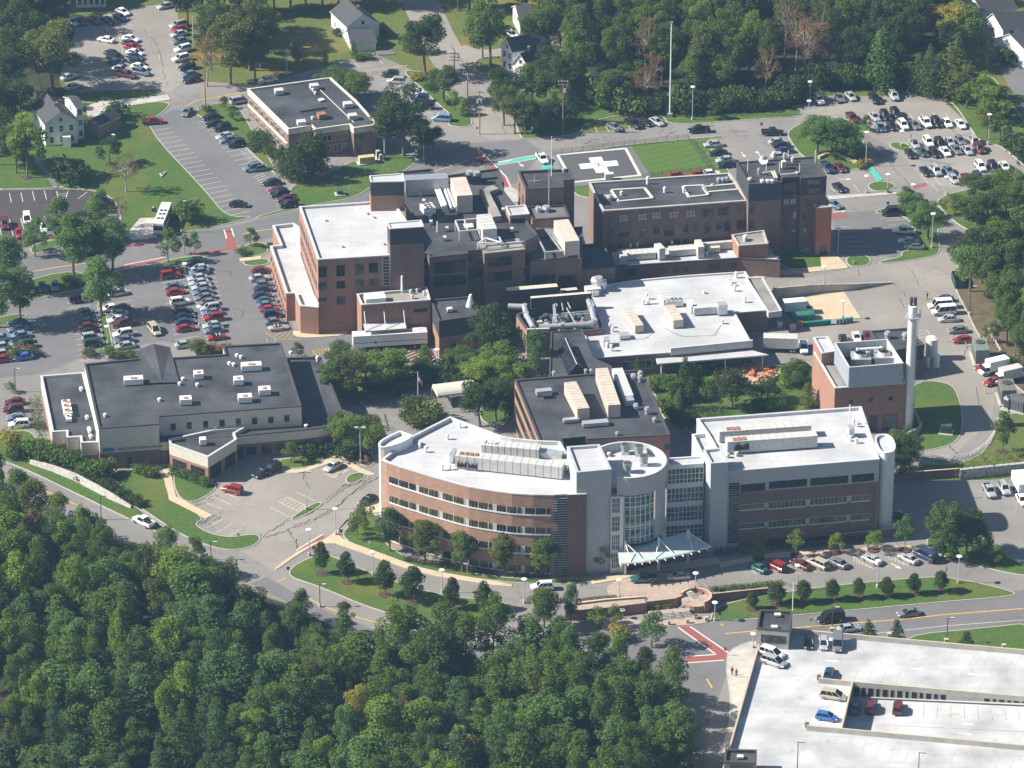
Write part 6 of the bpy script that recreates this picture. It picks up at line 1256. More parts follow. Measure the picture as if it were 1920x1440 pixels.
cars('D3', (-160, 12), 'on the drive below the curved building', 'cars on the entrance drive', '225,78,wv', parked='driving')
cars('D3', (-150, 5), 'under the glass entrance canopy', 'cars on the entrance drive', '985,18,tp')
cars('D3', (-150, 8), 'beside the glass entrance canopy', 'cars on the entrance drive', '1248,-2,ss')
cars('D4', (-170, 25), 'on the road behind the car park deck', 'cars on the roads', '468,315,kx;1055,272,gs', parked='driving')
cars('D4', (170, -22), 'in the near lane behind the car park deck', 'cars on the roads', '605,388,ss', parked='driving')
cars('D4', (150, 48), 'beside the deck stair tower', 'cars on the car park deck', '30,575,wm;45,638,sm', 7.0)
cars('D4', (-8, 85), 'along the rear parapet of the deck', 'cars on the car park deck', '307,490,ks;420,502,sh;523,505,gx', 7.0)
cars('D4', (25, -75), 'at the corner of the upper deck', 'cars on the car park deck', '457,725,bs', 7.0)
cars('D4', (190, 28), 'on the deck spur left of the ramp', 'cars on the car park deck', '490,892,cm;440,1050,uh', 7.0)
cars('D4', (15, -100), 'on the sunken deck ramp', 'cars on the car park deck', '655,978,gs;768,978,mv;973,985,mv', 4.3)
def build_cars():
    import collections
    first = {k: True for k in PROTO}; cnt = collections.Counter((c, k, w, pk) for _, _, c, k, w, _, _, pk in CARLIST); idx = collections.Counter()
    order = sorted(range(len(CARLIST)), key=lambda i: (CARLIST[i][0][1], CARLIST[i][0][0]))
    rank = {}
    for i in order:
        px, d, c, k, w, g, z, pk = CARLIST[i]; rank[i] = idx[(c, k, w, pk)]; idx[(c, k, w, pk)] += 1
    for i, (px, d, c, k, w, g, z, pk) in enumerate(CARLIST):
        if first[k]: o = PROTO[k]; first[k] = False
        else: o = dup(PROTO[k])
        p = P(px[0], px[1], z+.75); 
        zz = z
        if z == 4.3: s = max(0, min(1, (lift(p, 0)-lift(a_, 0)).dot(ur)/Lr)); zz = ZD-3.1+2.1*s; p = P(px[0], px[1], zz+.75)
        place(o, Vector((p.x, p.y, zz+.05 if z == 0 else zz+.01)), heading(px[0], px[1], d)+random.uniform(-.03, .03))
        for ch in o.children:
            if ch.name.startswith('body'): ch.material_slots[0].link = 'OBJECT'; ch.material_slots[0].material = PAINT[c]
        n = cnt[(c, k, w, pk)]; base = f"{CNAME[c]} {KNAME[k]} {pk} {w}"
        if n > 1: base = f"{ORD[rank[i]]} {base}, counted from the far end" if rank[i] else f"farthest {base}"
        if n > 1 and rank[i] == n-1: base = f"nearest {CNAME[c]} {KNAME[k]} {pk} {w}"
        if len(base.split()) > 16: base = base.replace(', counted from the far end', ' counting forward'); 
        if len(base.split()) > 16: base = base.replace(' counting forward', '').replace('sport utility car', 'tall car')
        tag(o, base, 'van' if k in 'mx' else ('pickup' if k == 'p' else 'car'), g)
    for k, v in first.items():
        if v:
            for ch in list(PROTO[k].children): bpy.data.objects.remove(ch)
            bpy.data.objects.remove(PROTO[k])
build_cars()
# ---- larger vehicles
def local_thing(name, px, d, label, cat, z=0.0):
    o = thing(name, (0, 0, 0), label, cat); return o
def finish(o, px, d, z=.05): place(o, P(px[0], px[1], 0)+Vector((0, 0, z)), heading(px[0], px[1], d)); return o
def wheels(o, xs, hw, r=.5):
    for x in xs:
        for s in (-1, 1):
            w = MB(); c = Vector((x, s*hw, r)); w.tube(c-Vector((0, .15, 0)), c+Vector((0, .15, 0)), r, TYRE, 12); w.tube(c+Vector((0, s*.151, 0)), c+Vector((0, s*.17, 0)), r*.55, RIM, 10); w.build('wheel', o)
bus = thing('bus', (0, 0, 0), 'white bus parked on a concrete pad beside the lawn', 'bus'); m = MB()
m.box((0, 0, .45), (12, 2.5, 2.55), WHITEP); m.box((0, 0, 3.0), (11.8, 2.3, .12), WHITEP); m.build('body', bus)
for s in (-1, 1): m = MB(); m.box((.3, s*1.252, 1.6), (9.2, .03, .95), CGLS); m.build('window_glass', bus)
m = MB(); m.box((-6.01, 0, 1.3), (.03, 2.2, 1.4), CGLS); m.box((6.01, 0, 1.3), (.03, 2.2, 1.2), CGLS); m.build('windscreen', bus)
for x in (-1.2, .8, 3.2):
    m = MB()
    for y in (-.45, .45): m.box((x, y, 3.12), (.8, .55, .14), COPD)
    m.build('roof_hatch', bus)
wheels(bus, (-3.4, 3.2), 1.15, .48); finish(bus, T('B1', 1222, 250), (-30, 75), .16)
def trailer(px, d, L, label, stripe=False, z=.05, H=3.9, col=WHITEP, name='semi_trailer', wx=None):
    o = thing(name, (0, 0, 0), label, 'trailer'); m = MB(); m.box((0, 0, 1.1), (L, 2.6, H-1.1), col if col != WHITEP else PAINT['w']); m.box((0, 0, .8), (L*.9, 1.2, .3), COPD); m.build('body', o)
    if stripe: m = MB(); m.box((.0, -1.305, 2.1), (L*.96, .03, .12), simple('blue_stripe', (.04, .08, .25), .5, .05)); m.box((-L*.2, -1.305, 1.9), (.5, .03, .5), COPD); m.build('stripe', o)
    wheels(o, wx or (L*.33, L*.42), 1.15, .5); return finish(o, px, d, z)
trailer((731, 652), (130, -8), 16.5, 'long white medical trailer with thin blue stripe parked at the brick loading building', True)
trailer(T('B4', 90, 1190), (130, 4), 7.5, 'white ribbed box trailer beside the boiler house', False, .05, 3.6, UNIT, 'box_trailer')
trailer(T('C4', 1895, 800), (60, 112), 6.5, 'white box trailer at the right end of the side yard', False, .05, 3.2, WHITEP, 'box_trailer', (0, .9))
def boxtruck(px, d, label, box=WHITEP, cabm='w', L=5.0):
    o = thing('box_truck', (0, 0, 0), label, 'truck'); m = MB(); m.box((-.9, 0, .9), (L, 2.3, 2.3), box); m.box((-.9, 0, .6), (L, 1.0, .3), COPD); m.build('cargo_box', o)
    c = MB(); loft(c, [(1.6, 1.0, .45, 1.2, 1.35), (1.75, 1.02, .42, 1.2, 1.35), (2.4, 1.02, .42, 1.15, 1.3), (3.3, .95, .45, .95, 1.1), (3.5, .8, .5, .8, .9)], PAINT[cabm]); c.box((2.0, 0, 2.0), (.9, 1.9, .12), PAINT[cabm]); c.build('cab', o)
    g = MB(); B4 = [Vector((1.62, -.98, 1.2)), Vector((2.95, -.98, 1.2)), Vector((2.95, .98, 1.2)), Vector((1.62, .98, 1.2))]; T4 = [Vector((1.62, -.9, 2.05)), Vector((2.35, -.9, 2.05)), Vector((2.35, .9, 2.05)), Vector((1.62, .9, 2.05))]
    for i in range(4): j = (i+1) % 4; g.face([B4[i], B4[j], T4[j], T4[i]], CGLS)
    g.build('window_glass', o); wheels(o, (-2.2, 2.5), .95, .42); return finish(o, px, d)
boxtruck(T('B4', 1690, 1355), (-130, 30), 'white box truck between red cars and generators at right'); boxtruck(T('B4', 1790, 1420), (-130, 30), 'pale box truck nearest the generators, behind the red car', UNIT)
boxtruck(T('B4', 225, 905), (130, -12), 'white box truck backed up to the loading dock')
def dumpster(px, d, L, label, mat=GREENP, H=1.8, rounded=False):
    o = thing('dumpster', (0, 0, 0), label, 'dumpster'); m = MB(); t = .08
    if rounded:
        for i in range(8):
            a0, a1 = math.pi*i/8, math.pi*(i+1)/8; y0, z0, y1, z1 = 1.2*math.cos(a0), H*.55+.5*math.sin(a0), 1.2*math.cos(a1), H*.55+.5*math.sin(a1)
            m.face([(-L/2, y0, z0), (L/2, y0, z0), (L/2, y1, z1), (-L/2, y1, z1)], mat)
        m.box((0, 0, .15), (L, 2.4, H*.55-.15), mat)
    else:
        m.box((0, -1.1, .15), (L, t, H), mat); m.box((0, 1.1, .15), (L, t, H), mat); m.box((-L/2, 0, .15), (t, 2.2, H), mat); m.box((L/2, 0, .15), (t, 2.2, H), mat); m.box((0, 0, .15), (L, 2.2, .1), COPD)
        for k in range(5): m.box((-L/2+L*(k+.5)/5, -1.17, .2), (.12, .1, H-.1), mat)
    m.build('container', o); w = MB()
    for x in (-L*.4, L*.4): w.tube((x, -.9, .1), (x, .9, .1), .1, TYRE, 8)
    w.build('roller', o); return finish(o, px, d, .05)
dumpster(T('B4', 1425, 690), (20, 55), 5.5, 'open dark green dumpster at the edge of the wooded bank'); dumpster(T('B4', 258, 950), (130, -12), 5.2, 'green waste compactor beside the white truck at the loading dock', simple('teal_green_steel', (.03, .17, .13), .5, .15), 2.0, True)
bin_ = MB(); bin_.box((0, 0, .1), (.62, .68, .95), simple('green_plastic', (.02, .15, .13), .5, .1)); bin_.box((0, 0, 1.05), (.68, .74, .08), simple('green_plastic_lid', (.025, .18, .15), .5, .1)); bo = bin_.build('wheeled_bin'); bproto = bo
for i in range(16):
    o = bproto if i == 0 else bproto.copy()
    if i: COL.objects.link(o)
    x, y = (270+i*19, 1010-i*1.6) if i < 11 else (525+(i-11)*25, 992-(i-11)*4); p = P(*T('B4', x, y)); place(o, p+Vector((0, 0, .03)), random.uniform(-.1, .1))
    tag(o, 'green wheeled bin in the long row beside the concrete pad', 'bin', 'green bins beside the loading yard')
pal = [('stack of brown pallets at the left end of the green bins', 165, 1015, RUST), ('grey cage trolley at the far left of the green bins', 85, 1015, STEEL), ('stack of orange crates next to the green bins', 235, 1010, ORANGE), ('low pile of tan boards in front of the pallets', 185, 1035, TANM)]
for lb, x, y, mt in pal:
    m = MB(); 
    for k in range(6): m.box((0, 0, k*.22), (1.3-.05*(k % 2), 1.1, .16), mt, .05*k)
    o = m.build('pallet_stack'); tag(o, lb, 'pallets'); place(o, P(*T('B4', x, y))+Vector((0, 0, .03)), .1)
def generator(px, d, size, label, mat=GREENP, fan=True):
    o = thing('generator', (0, 0, 0), label, 'generator'); m = MB(); m.box((0, 0, .3), size, mat); m.build('housing', o); m = MB(); m.box((0, 0, 0), (size[0]+.9, size[1]+.9, .3), CONC); m.build('base', o)
    m = MB()
    for k in range(6): m.box((-size[0]*.4+size[0]*.16*k, -size[1]/2-.03, .6), (.1, .06, size[2]*.7), COPD)
    m.build('louvre', o)
    if fan: m = MB(); m.tube((-size[0]*.15, 0, size[2]+.3), (-size[0]*.15, 0, size[2]+.5), size[1]*.33, COPD, 14); m.build('fan', o)
    return finish(o, px, d, .04)
GG = simple('grey_green_steel', (.17, .21, .19), .5, .12)
generator(T('B4', 1590, 1255), (25, 75), (6.0, 3.0, 3.4), 'tall grey green generator with round roof fan by yellow posts', GG); generator(T('C4', 1790, 120), (25, 75), (5.5, 3.2, 3.4), 'grey generator block near the curve of the service road', simple('warm_grey_steel', (.17, .165, .15), .5, .1)); generator(T('C4', 1870, 190), (100, 30), (4.2, 3.0, 2.6), 'dark grey generator block at the right frame edge', simple('cool_grey_steel', (.11, .12, .125), .5, .1), False); generator(T('C4', 1790, 190), (80, 30), (1.2, 1.0, 2.6), 'pale blue electrical cabinet in front of the generators', GREYP, False)
generator(T('C4', 1335, 370), (100, 10), (2.3, 1.6, 1.9), 'dark green transformer on a concrete pad on the grass', GREENP, False); generator(T('A2', 830, 1225), (120, -14), (3.8, 1.6, 1.6), 'yellow generator on a white pad beside the clinic corner', simple('pale_yellow_steel', (.55, .47, .22), .5, .1), False); generator(T('A2', 915, 1195), (40, -5), (.9, .8, 2.0), 'tall pale electrical cabinet right of the yellow generator', UNIT, False); generator(T('A2', 935, 1205), (40, -5), (.6, .6, 1.3), 'short pale electrical cabinet in front of the tall one', UNIT, False)
generator(T('B2', 630, 22), (60, -6), (1.5, 1.2, .9), 'low dark transformer on a concrete pad in the lawn', GREENP, False)
# yellow posts
pb = MB(); pb.tube((0, 0, 0), (0, 0, 1.2), .12, YEL, 8); pb.tube((0, 0, 1.2), (0, 0, 1.26), .12, YEL, 8, .05); pb = pb.build('bollard')
for i, (t, x, y, lb) in enumerate((('B4', 1483, 1160, 'yellow bollard left of the tall grey green generator'), ('B4', 1590, 1100, 'yellow bollard behind the tall generator, leftmost of the group'), ('B4', 1618, 1120, 'yellow bollard behind the tall generator, middle of the group'), ('B4', 1640, 1130, 'yellow bollard behind the tall generator, rightmost of the group'), ('C4', 1628, 70, 'yellow bollard beside the service road near the grey generator'), ('C4', 1700, 10, 'yellow bollard at the rear of the grey generator'))):
    o = pb if i == 0 else pb.copy()
    if i: COL.objects.link(o)
    o.location = P(*T(t, x, y)); tag(o, lb, 'bollard', 'yellow bollards')
# ================================================================ POLES AND LAMPS
def lamp_kind(kind, h):
    m = MB(); o = bpy.data.objects.new('street_lamp', None); COL.objects.link(o)
    m.tube((0, 0, 0), (0, 0, h), .10, GREYP if kind != 'dark' else COPD, 8, .075); m.build('pole', o)
    b = MB(); b.tube((0, 0, 0), (0, 0, .75), .28, CONC, 10); b.build('base', o)
    l = MB()
    if kind == 'disc': l.tube((0, 0, h), (0, 0, h+.22), .5, WHITES, 16, .62); l.tube((0, 0, h+.22), (0, 0, h+.34), .62, WHITES, 16, .35)
    elif kind == 'twin':
        for s in (-1, 1): l.box((s*.75, 0, h-.1), (.9, .5, .28), GREYP); l.tube((0, 0, h-.2), (s*.6, 0, h), .05, COPD, 6)
    else: l.tube((0, 0, h-.1), (.7, 0, h), .06, COPD, 6); l.box((.9, 0, h-.12), (.8, .4, .2), GREYP)
    l.build('lamp_head', o); return o
LP = {}
def lamps(kind, group, rows):
    for (x, yt, yb, lb) in rows:
        h = hgt(x, yb, yt); key = kind
        if key not in LP: o = lamp_kind(kind, 10.0); LP[key] = o
        else: o = dup(LP[key])
        o.location = P(x, yb); s = h/10.3
        for ch in o.children:
            nm = ch.name.split('.')[0]
            if nm == 'pole': ch.scale = (1, 1, s)
            elif nm == 'lamp_head': ch.location = (0, 0, 10*(s-1))
        tag(o, lb, 'street lamp', group)
lamps('disc', 'pale lamps with flat round heads', [
 (629.5, 954, 1003, 'flat disc lamp on the lawn left of the curved building'), (580, 993, 1042, 'flat disc lamp beside the red crossing near the tan walk'), (699.5, 1035, 1079, 'flat disc lamp on the drive edge above the second round tree'), (829, 1069, 1112, 'flat disc lamp between the fourth and fifth round lawn trees'), (983, 1086, 1131, 'flat disc lamp in front of the white car on the drive'), (1161, 1088, 1121, 'flat disc lamp at the left end of the brick plaza'), (1304, 1075, 1110, 'flat disc lamp above the curved plaza wall'), (1340, 1130, 1165, 'flat disc lamp on the lawn right of the plaza steps'), (1166, 1145, 1160, 'flat disc lamp below the plaza ramp, half hidden by bushes'), (1494, 1060, 1107, 'flat disc lamp in front of the beige minivan'), (1645, 1051, 1102, 'flat disc lamp in front of the silver cars near the navy van'), (1796.5, 1043, 1094, 'flat disc lamp at the right end of the lawn with seven trees'), (1412, 1189, 1215, 'flat disc lamp beside the deck stair tower'),
 (1298, 162, 225, 'flat disc lamp right of the tall mast'), (1516, 189, 230, 'flat disc lamp on the road edge left of the round trees'), (1518, 153, 195, 'flat disc lamp behind the white car under the wood'), (1623.5, 247, 312, 'flat disc lamp right of the round trees'), (1662, 126, 172, 'flat disc lamp under the wood behind the shaded row'), (1690, 246, 274, 'flat disc lamp on the small grass island'), (1853, 214, 271, 'flat disc lamp at the east edge of the right hand car park'), (1624, 330, 362, 'flat disc lamp left of the oval grass island'), (1664, 327, 360, 'flat disc lamp on the oval grass island'), (1711, 346, 385, 'flat disc lamp beside the right red crossing'), (1774, 332, 365, 'flat disc lamp in the front row of the right hand car park'), (1747, 400, 465, 'flat disc lamp on the curb island right of the tower shadow'), (1545, 500, 535, 'flat disc lamp on the ramp wall'), (1571, 429, 474, 'flat disc lamp in the tower shadow'), (1580, 565, 598, 'flat disc lamp on the tan concrete pad'), (794, 236, 300, 'flat disc lamp beside the big dark tree'), (347, 495, 513, 'short white lamp at the end of the double row'), (202, 612, 646, 'flat disc lamp on the grass strip of the left car park'), (374, 575, 611, 'flat disc lamp inside the right hand double row'), (820, 655, 705, 'flat disc lamp right of the white medical trailer')])
lamps('twin', 'dark poles with twin floodlights', [(574, 883, 956, 'dark pole with twin floodlights on the front car park island'), (676, 800, 868, 'dark pole with twin floodlights in the yellow green trees'), (111, 350, 400, 'dark pole with twin floodlights in the newly paved car park')])
lamps('dark', 'dark poles with arm lamps', [(341, 375, 436, 'dark arm lamp right of the white bus'), (1560, 1137, 1182, 'dark arm lamp on the rear deck parapet behind the silver car'), (1775, 1157, 1207, 'dark arm lamp on the rear deck parapet near the spruce'), (600, 1094, 1138, 'dark arm lamp beside the curving access road'), (29, 690, 735, 'dark arm lamp at the left frame edge above the red cars'), (1818, 535, 590, 'dark arm lamp on the wooded bank'), (190, 928, 975, 'dark arm lamp behind the stone wall beside the wood'), (396, 1015, 1050, 'dark arm lamp at the corner of the front lawn')])
lampsd = [(1494, 1396, 1470, 'dark slim lamp on the near deck, left one'), (1720, 1418, 1490, 'dark slim lamp on the near deck, right one')]
for (x, yt, yb, lb) in lampsd:
    o = dup(LP['dark']); p = P(x, yb, ZD); o.location = p; tag(o, lb, 'street lamp', 'dark poles with arm lamps')
    for ch in o.children: ch.scale = (1, 1, 1) if ch.name.split('.')[0] != 'pole' else (1, 1, .9); ch.location = (0, 0, 0) if ch.name.split('.')[0] != 'lamp_head' else (0, 0, -1.0)
def upole(x, yt, yb, label, arms=1, cans=0, mat=WOOD, r=.16):
    g = P(x, yb); h = hgt(x, yb, yt); o = thing('utility_pole', g, label, 'utility pole'); MB().tube(g, lift(g, h), r, mat, 8, r*.7).build('pole', o)
    for k in range(arms): m = MB(); z = h-.5-.9*k; m.bar(g+Vector((-1.2, .15, z)), g+Vector((1.2, -.15, z)), .14, .14, mat); [m.tube(g+Vector((dx, 0, z+.1)), g+Vector((dx, 0, z+.4)), .07, WHITES, 6) for dx in (-1.1, -.4, .4, 1.1)]; m.build('crossarm', o)
    for k in range(cans): m = MB(); a = g+ang(120*k-30)*.5; m.tube(lift(a, h-3.2), lift(a, h-2.2), .28, STEEL, 10); m.build('transformer', o)
    return g+Vector((0, 0, h))
tops = [upole(852, 98, 137, 'utility pole with crossarms on the street behind the maple', 3), upole(877, 137, 193, 'pale utility pole at the corner with many wires', 1, 0, GREYP), upole(899.5, 170, 252, 'utility pole carrying three transformer cans at the junction', 1, 3), upole(1055.5, 150, 250, 'utility pole with crossarm left of the small mast row', 2, 1), upole(385.5, 100, 202, 'tall utility pole on the corner by the clinic row', 0, 0, WOOD), upole(544, 65, 103, 'utility pole with one transformer can on the north lawn', 0, 1), upole(538, 92, 141, 'pale pole at the edge of the north lawn', 0, 0, GREYP), upole(721, 243, 297, 'pale pole in front of the big dark tree', 0, 0, GREYP), upole(363, 33, 90, 'pale lamp pole at the tree edge of the upper left car park', 0, 0, GREYP), upole(101, 138, 173, 'pale pole under the big olive tree', 0, 0, GREYP)]
def wire(i, a, b, dz, lb):
    m = MB(); pts = [a.lerp(b, s/8)-Vector((0, 0, dz+1.2*(s/8)*(1-s/8)*4*.5)) for s in range(9)]
    for k in range(8): m.tube(pts[k], pts[k+1], .028, COPD, 4, caps=False)
    tag(m.build('overhead_wire'), lb, 'wire')
for i, (a, b, lb) in enumerate(((0, 1, 'overhead wire from the maple street pole to the pale corner pole'), (1, 2, 'overhead wire between the pale corner pole and the transformer pole'), (1, 3, 'overhead wire from the pale corner pole across to the crossarm pole'), (2, 3, 'overhead wire from the transformer pole to the crossarm pole'), (0, 5, 'overhead wire crossing the north lawn to the transformer can pole'))): wire(i, tops[a], tops[b], .3, lb)
g = P(1256, 219); o = thing('tall_mast', g, 'very tall slim white mast at the edge of the wood above the helipad', 'mast'); h = hgt(1256, 219, 42); MB().tube(g, lift(g, h), .2, WHITES, 10, .13).build('pole', o); MB().box((g.x, g.y, 0), (1.2, 1.2, 1.0), CONC).build('base', o); m = MB(); m.box((g.x, g.y, h-.1), (.8, .35, .3), STEEL); m.build('floodlight', o)
# flag and flagpole
def flagpole(x, yt, yb, label, fs, z0=0.0):
    g = P(x, yb, z0); h = hgt(x, yb, yt) if not z0 else 6.5; o = thing('flagpole', g, label, 'flagpole'); MB().tube(g, lift(g, z0+h), .09, WHITES, 8, .05).build('pole', o)
    fl = MB(); top = z0+h-.3; W, Hh = fs
    for r in range(13):
        for k in range(6):
            f = lambda s: Vector((g.x+.1+W*.35*s, g.y-.25*math.sin(s*5), 0))
            s0, s1 = k/6, (k+1)/6; za, zb = top-Hh*r/13, top-Hh*(r+1)/13; dr = lambda s: -W*.75*s
            mt = FLAGB if (r < 7 and k < 3) else (FLAGR if r % 2 == 0 else WHITEP)
            fl.face([lift(f(s0), zb+dr(s0)), lift(f(s1), zb+dr(s1)), lift(f(s1), za+dr(s1)), lift(f(s0), za+dr(s0))], mt)
    fl.build('flag', o)
flagpole(784, 697, 774, 'tall flagpole with hanging striped flag on the planted island', (2.6, 1.6)); flagpole(1486, 1124, 1146, 'small flagpole with striped flag on the deck stair tower', (1.3, .8), ZD+4.2)
# ================================================================ FENCES, SIGNS, SMALL THINGS
def fence(pts, h, label, mat=COPD, step=2.5, rails=(1, .5, .08), solid=None, name='chain_link_fence', cat='fence', z=.13, r=.045):
    ps = [P(x, y) for x, y in pts]; o = thing(name, ps[0], label, cat); rm = MB()
    for i in range(len(ps)-1):
        a, b = ps[i], ps[i+1]; n = max(1, int((b-a).length/step))
        for k in range(n+1 if i == len(ps)-2 else n): p = a.lerp(b, k/n); MB().tube(lift(p, z), lift(p, z+h), r, mat, 5).build('post', o)
        for f in rails: rm.tube(lift(a, z+h*f), lift(b, z+h*f), r*.6, mat, 4)
        if solid: rm.face([lift(a, z), lift(b, z), lift(b, z+h), lift(a, z+h)], solid)
    rm.build('rail', o)
# chain link reads as a thin grey veil: many fine wires
def mesh_fence(pts, h, label):
    fence(pts, h, label, COPD, 2.4, [k/6 for k in range(1, 7)], None)
mesh_fence([(1035, 291), (1150, 277), (1290, 262)], 1.3, 'dark chain link fence along the road side of the helipad'); mesh_fence([(1290, 262), (1331, 321)], 1.3, 'dark chain link fence on the right side of the striped lawn'); mesh_fence([(1205, 335), (1331, 321)], 1.3, 'dark chain link fence on the near side of the striped lawn')
fence([(1880, 254), (1925, 312)], 2.0, 'weathered wooden board fence at the right edge of the car park', WOOD, 2.4, (1,), WOOD, 'board_fence')
fence([(1715, 858), (1780, 862), (1820, 855), (1850, 835), (1865, 812), (1870, 790)], .75, 'white guard rail round the curve of the service road', WHITES, 2.5, (1, .6), None, 'guard_rail', 'guard rail', .1, .07)
fence([(1853, 623), (1877, 665)], 1.0, 'leaning white rail on the wooded bank by the generators', WHITES, 1.6, (1, .5), None, 'guard_rail', 'guard rail', .1, .07)
# clearance bar over the dark car park entrance
q0, q1 = P(45, 473), P(172, 446); d = (q1-q0); d.z = 0; L = d.length; d.normalize(); n = Vector((d.y, -d.x, 0))
o = thing('clearance_bar', q0, 'long yellow clearance bar with hanging plates at the dark car park edge', 'barrier'); m = MB(); m.tube(q0, lift(q0, 2.6), .1, YEL, 8); m.build('post', o); MB().tube(q1, lift(q1, 2.6), .1, YEL, 8).build('post', o); m = MB(); m.tube(lift(q0, 2.5), lift(q1, 2.5), .13, YEL, 8); m.build('crossbar', o)
for s, w in ((.14, 2.4), (.42, 1.8), (.62, .0), (.9, 1.6)):
    if not w: continue
    a = q0+d*(L*s); MB().face([lift(a, 1.75), lift(a+d*w, 1.75), lift(a+d*w, 2.35), lift(a, 2.35)], BLACK).build('hanging_plate', o)
    text_mesh('PARKING' if s < .2 else ('NO' if s < .5 else 'FOR'), .48, YEL, 'plate_lettering', o, lift(a+d*.1+n*.03, 1.85), d, (0, 0, 1))
# stone wall beside the road
m = MB(); ws = [P(55+0, 872), P(60, 871)]
pts = [(55, 871), (100, 886), (140, 903), (180, 924), (215, 942), (244, 954)]; hs = [1.0, 1.5, 1.8, 1.8, 1.5, .6]; ps = [P(*q) for q in pts]
for i in range(5):
    a, b = ps[i], ps[i+1]; dd = (b-a).normalized(); nn = Vector((-dd.y, dd.x, 0))*.5
    m.face([a, b, lift(b+nn*.5, hs[i+1]), lift(a+nn*.5, hs[i])], STONE); m.face([lift(a+nn*.5, hs[i]), lift(b+nn*.5, hs[i+1]), lift(b+nn, hs[i+1]), lift(a+nn, hs[i])], STONE); m.face([b+nn, a+nn, lift(a+nn, hs[i]), lift(b+nn, hs[i+1])], STONE)
for a, nn in ((ps[0], Vector((0, 0, 0))), ): pass
tag(m.build('stone_wall'), 'sloping pale grey stone wall beside the road below the clinic', 'wall')
# brick plaza with ramps and steps
o = thing('entrance_plaza', P(1250, 1140), 'brick terrace with ramp, curved wall and steps below the glass entrance', 'terrace')
def slab(name, pts, h, side=BRICK, cap=PAVER, zb=0): m = MB(); m.prism(PX(pts, h), zb, side, cap); return m.build(name, o)
slab('ramp', [(1060, 1146), (1140, 1139), (1212, 1130), (1208, 1118), (1140, 1123), (1075, 1131)], 2.2); slab('upper_terrace', [(1208, 1120), (1212, 1130), (1214, 1128), (1266, 1122), (1288, 1113), (1280, 1106), (1205, 1112)], 2.0); slab('parapet', [(1076, 1132), (1140, 1124), (1208, 1119), (1208, 1117), (1140, 1121.5), (1075, 1129)], 2.6, BRICK, TANC)
cc = P(1305, 1124, 1.6); ring = [Vector((cc.x+2.9*math.cos(rad(20*i)), cc.y+2.9*math.sin(rad(20*i)), 1.6)) for i in range(18)]; MB().prism(ring, 0, BRICK, PAVER).build('landing', o)
m = MB()
for i in range(-3, 8):
    a0, a1 = rad(20*i), rad(20*(i+1)); f = lambda a, r, z: Vector((cc.x+r*math.cos(a), cc.y+r*math.sin(a), z)); m.prism([f(a0, 3.2, 2.6), f(a1, 3.2, 2.6), f(a1, 2.8, 2.6), f(a0, 2.8, 2.6)], 0, BRICK, TANC)
m.build('curved_wall', o)
for k in range(5): slab('step', [(1217-k*.3, 1149+k*2.6), (1292+k*2, 1142+k*2.6), (1293+k*2, 1146+k*2.6), (1216-k*.3, 1153+k*2.6)], 1.0-k*.2, CONC, KERB)
for k in range(6): slab('step', [(1284+k*2.3, 1109+k*2.0), (1296+k*2.3, 1107+k*2.0), (1300+k*2.3, 1109+k*2.0), (1288+k*2.3, 1112+k*2.0)], 2.3-k*.12, CONC, KERB)
for k in range(6): slab('step', [(1286+k*2.6-14, 1140-k*2.0), (1294+k*2.6-14, 1139-k*2.0), (1297+k*2.6-14, 1136-k*2.0), (1288+k*2.6-14, 1138-k*2.0)], 1.0+k*.12, CONC, KERB)
slab('lower_terrace', [(1215, 1146), (1290, 1139), (1296, 1143), (1216, 1151)], 1.05)
slab('forecourt', [(1135, 1165), (1170, 1158), (1215, 1166), (1300, 1157), (1330, 1154), (1326, 1167), (1300, 1171), (1180, 1178), (1130, 1176)], .13, CONC, PAVER)
m = MB()
for x0, y0, x1, y1 in ((1290, 1106, 1318, 1103), (1318, 1103, 1331, 1110), (1080, 1131, 1140, 1123), (1140, 1123, 1210, 1118)):
    a, b = P(x0, y0, 2.2), P(x1, y1, 2.2)
    for k in range(6): p = a.lerp(b, k/5); m.tube(p, p+Vector((0, 0, 1)), .04, STEEL, 4)
    for zz in (.5, 1): m.tube(a+Vector((0, 0, zz)), b+Vector((0, 0, zz)), .04, STEEL, 4)
for (x, y) in ((1257, 1160), (1270, 1161)): a = P(x, y); m.tube(a, a+Vector((0, 0, 1.1)), .05, STEEL, 5); b = P(x-6, y-13, .9); m.tube(a+Vector((0, 0, 1.1)), b+Vector((0, 0, 1)), .05, STEEL, 5)
m.build('handrail', o)
for x, y, lb in ((1254, 1172, 'left'), (1289, 1169, 'middle'), (1324, 1165, 'right'), (1184, 1178, 'far left')):
    p = P(x, y); m = MB(); m.box((p.x, p.y, 0), (.55, .55, .9), CONC, .1); m.box((p.x, p.y, .9), (.62, .62, .12), KERB, .1); b = m.build('stone_post', origin=p); tag(b, f'short pale stone post at the foot of the plaza steps, {lb} of the four', 'bollard', 'stone posts below the plaza')
m = MB(); p = P(1304, 1160); m.tube(p, p+Vector((0, 0, .75)), .45, CONC, 12, .65); m.tube(p+Vector((0, 0, .7)), p+Vector((0, 0, .9)), .6, MULCH, 12, .3); tag(m.build('planter_pot', origin=p), 'round stone planter pot right of the plaza steps', 'planter')
m = MB(); a, b = P(1332, 1131, 0), P(1392, 1122.5, 0); c = P(1440, 1114); dd = (b-a).normalized(); nn = Vector((-dd.y, dd.x, 0))*.3; m.prism([lift(a, 2.1), lift(c, 1.4), lift(c+nn, 1.4), lift(a+nn, 2.1)], 0, BRICKD, TANC); tag(m.build('brick_wall'), 'straight brick garden wall right of the plaza landing', 'wall')
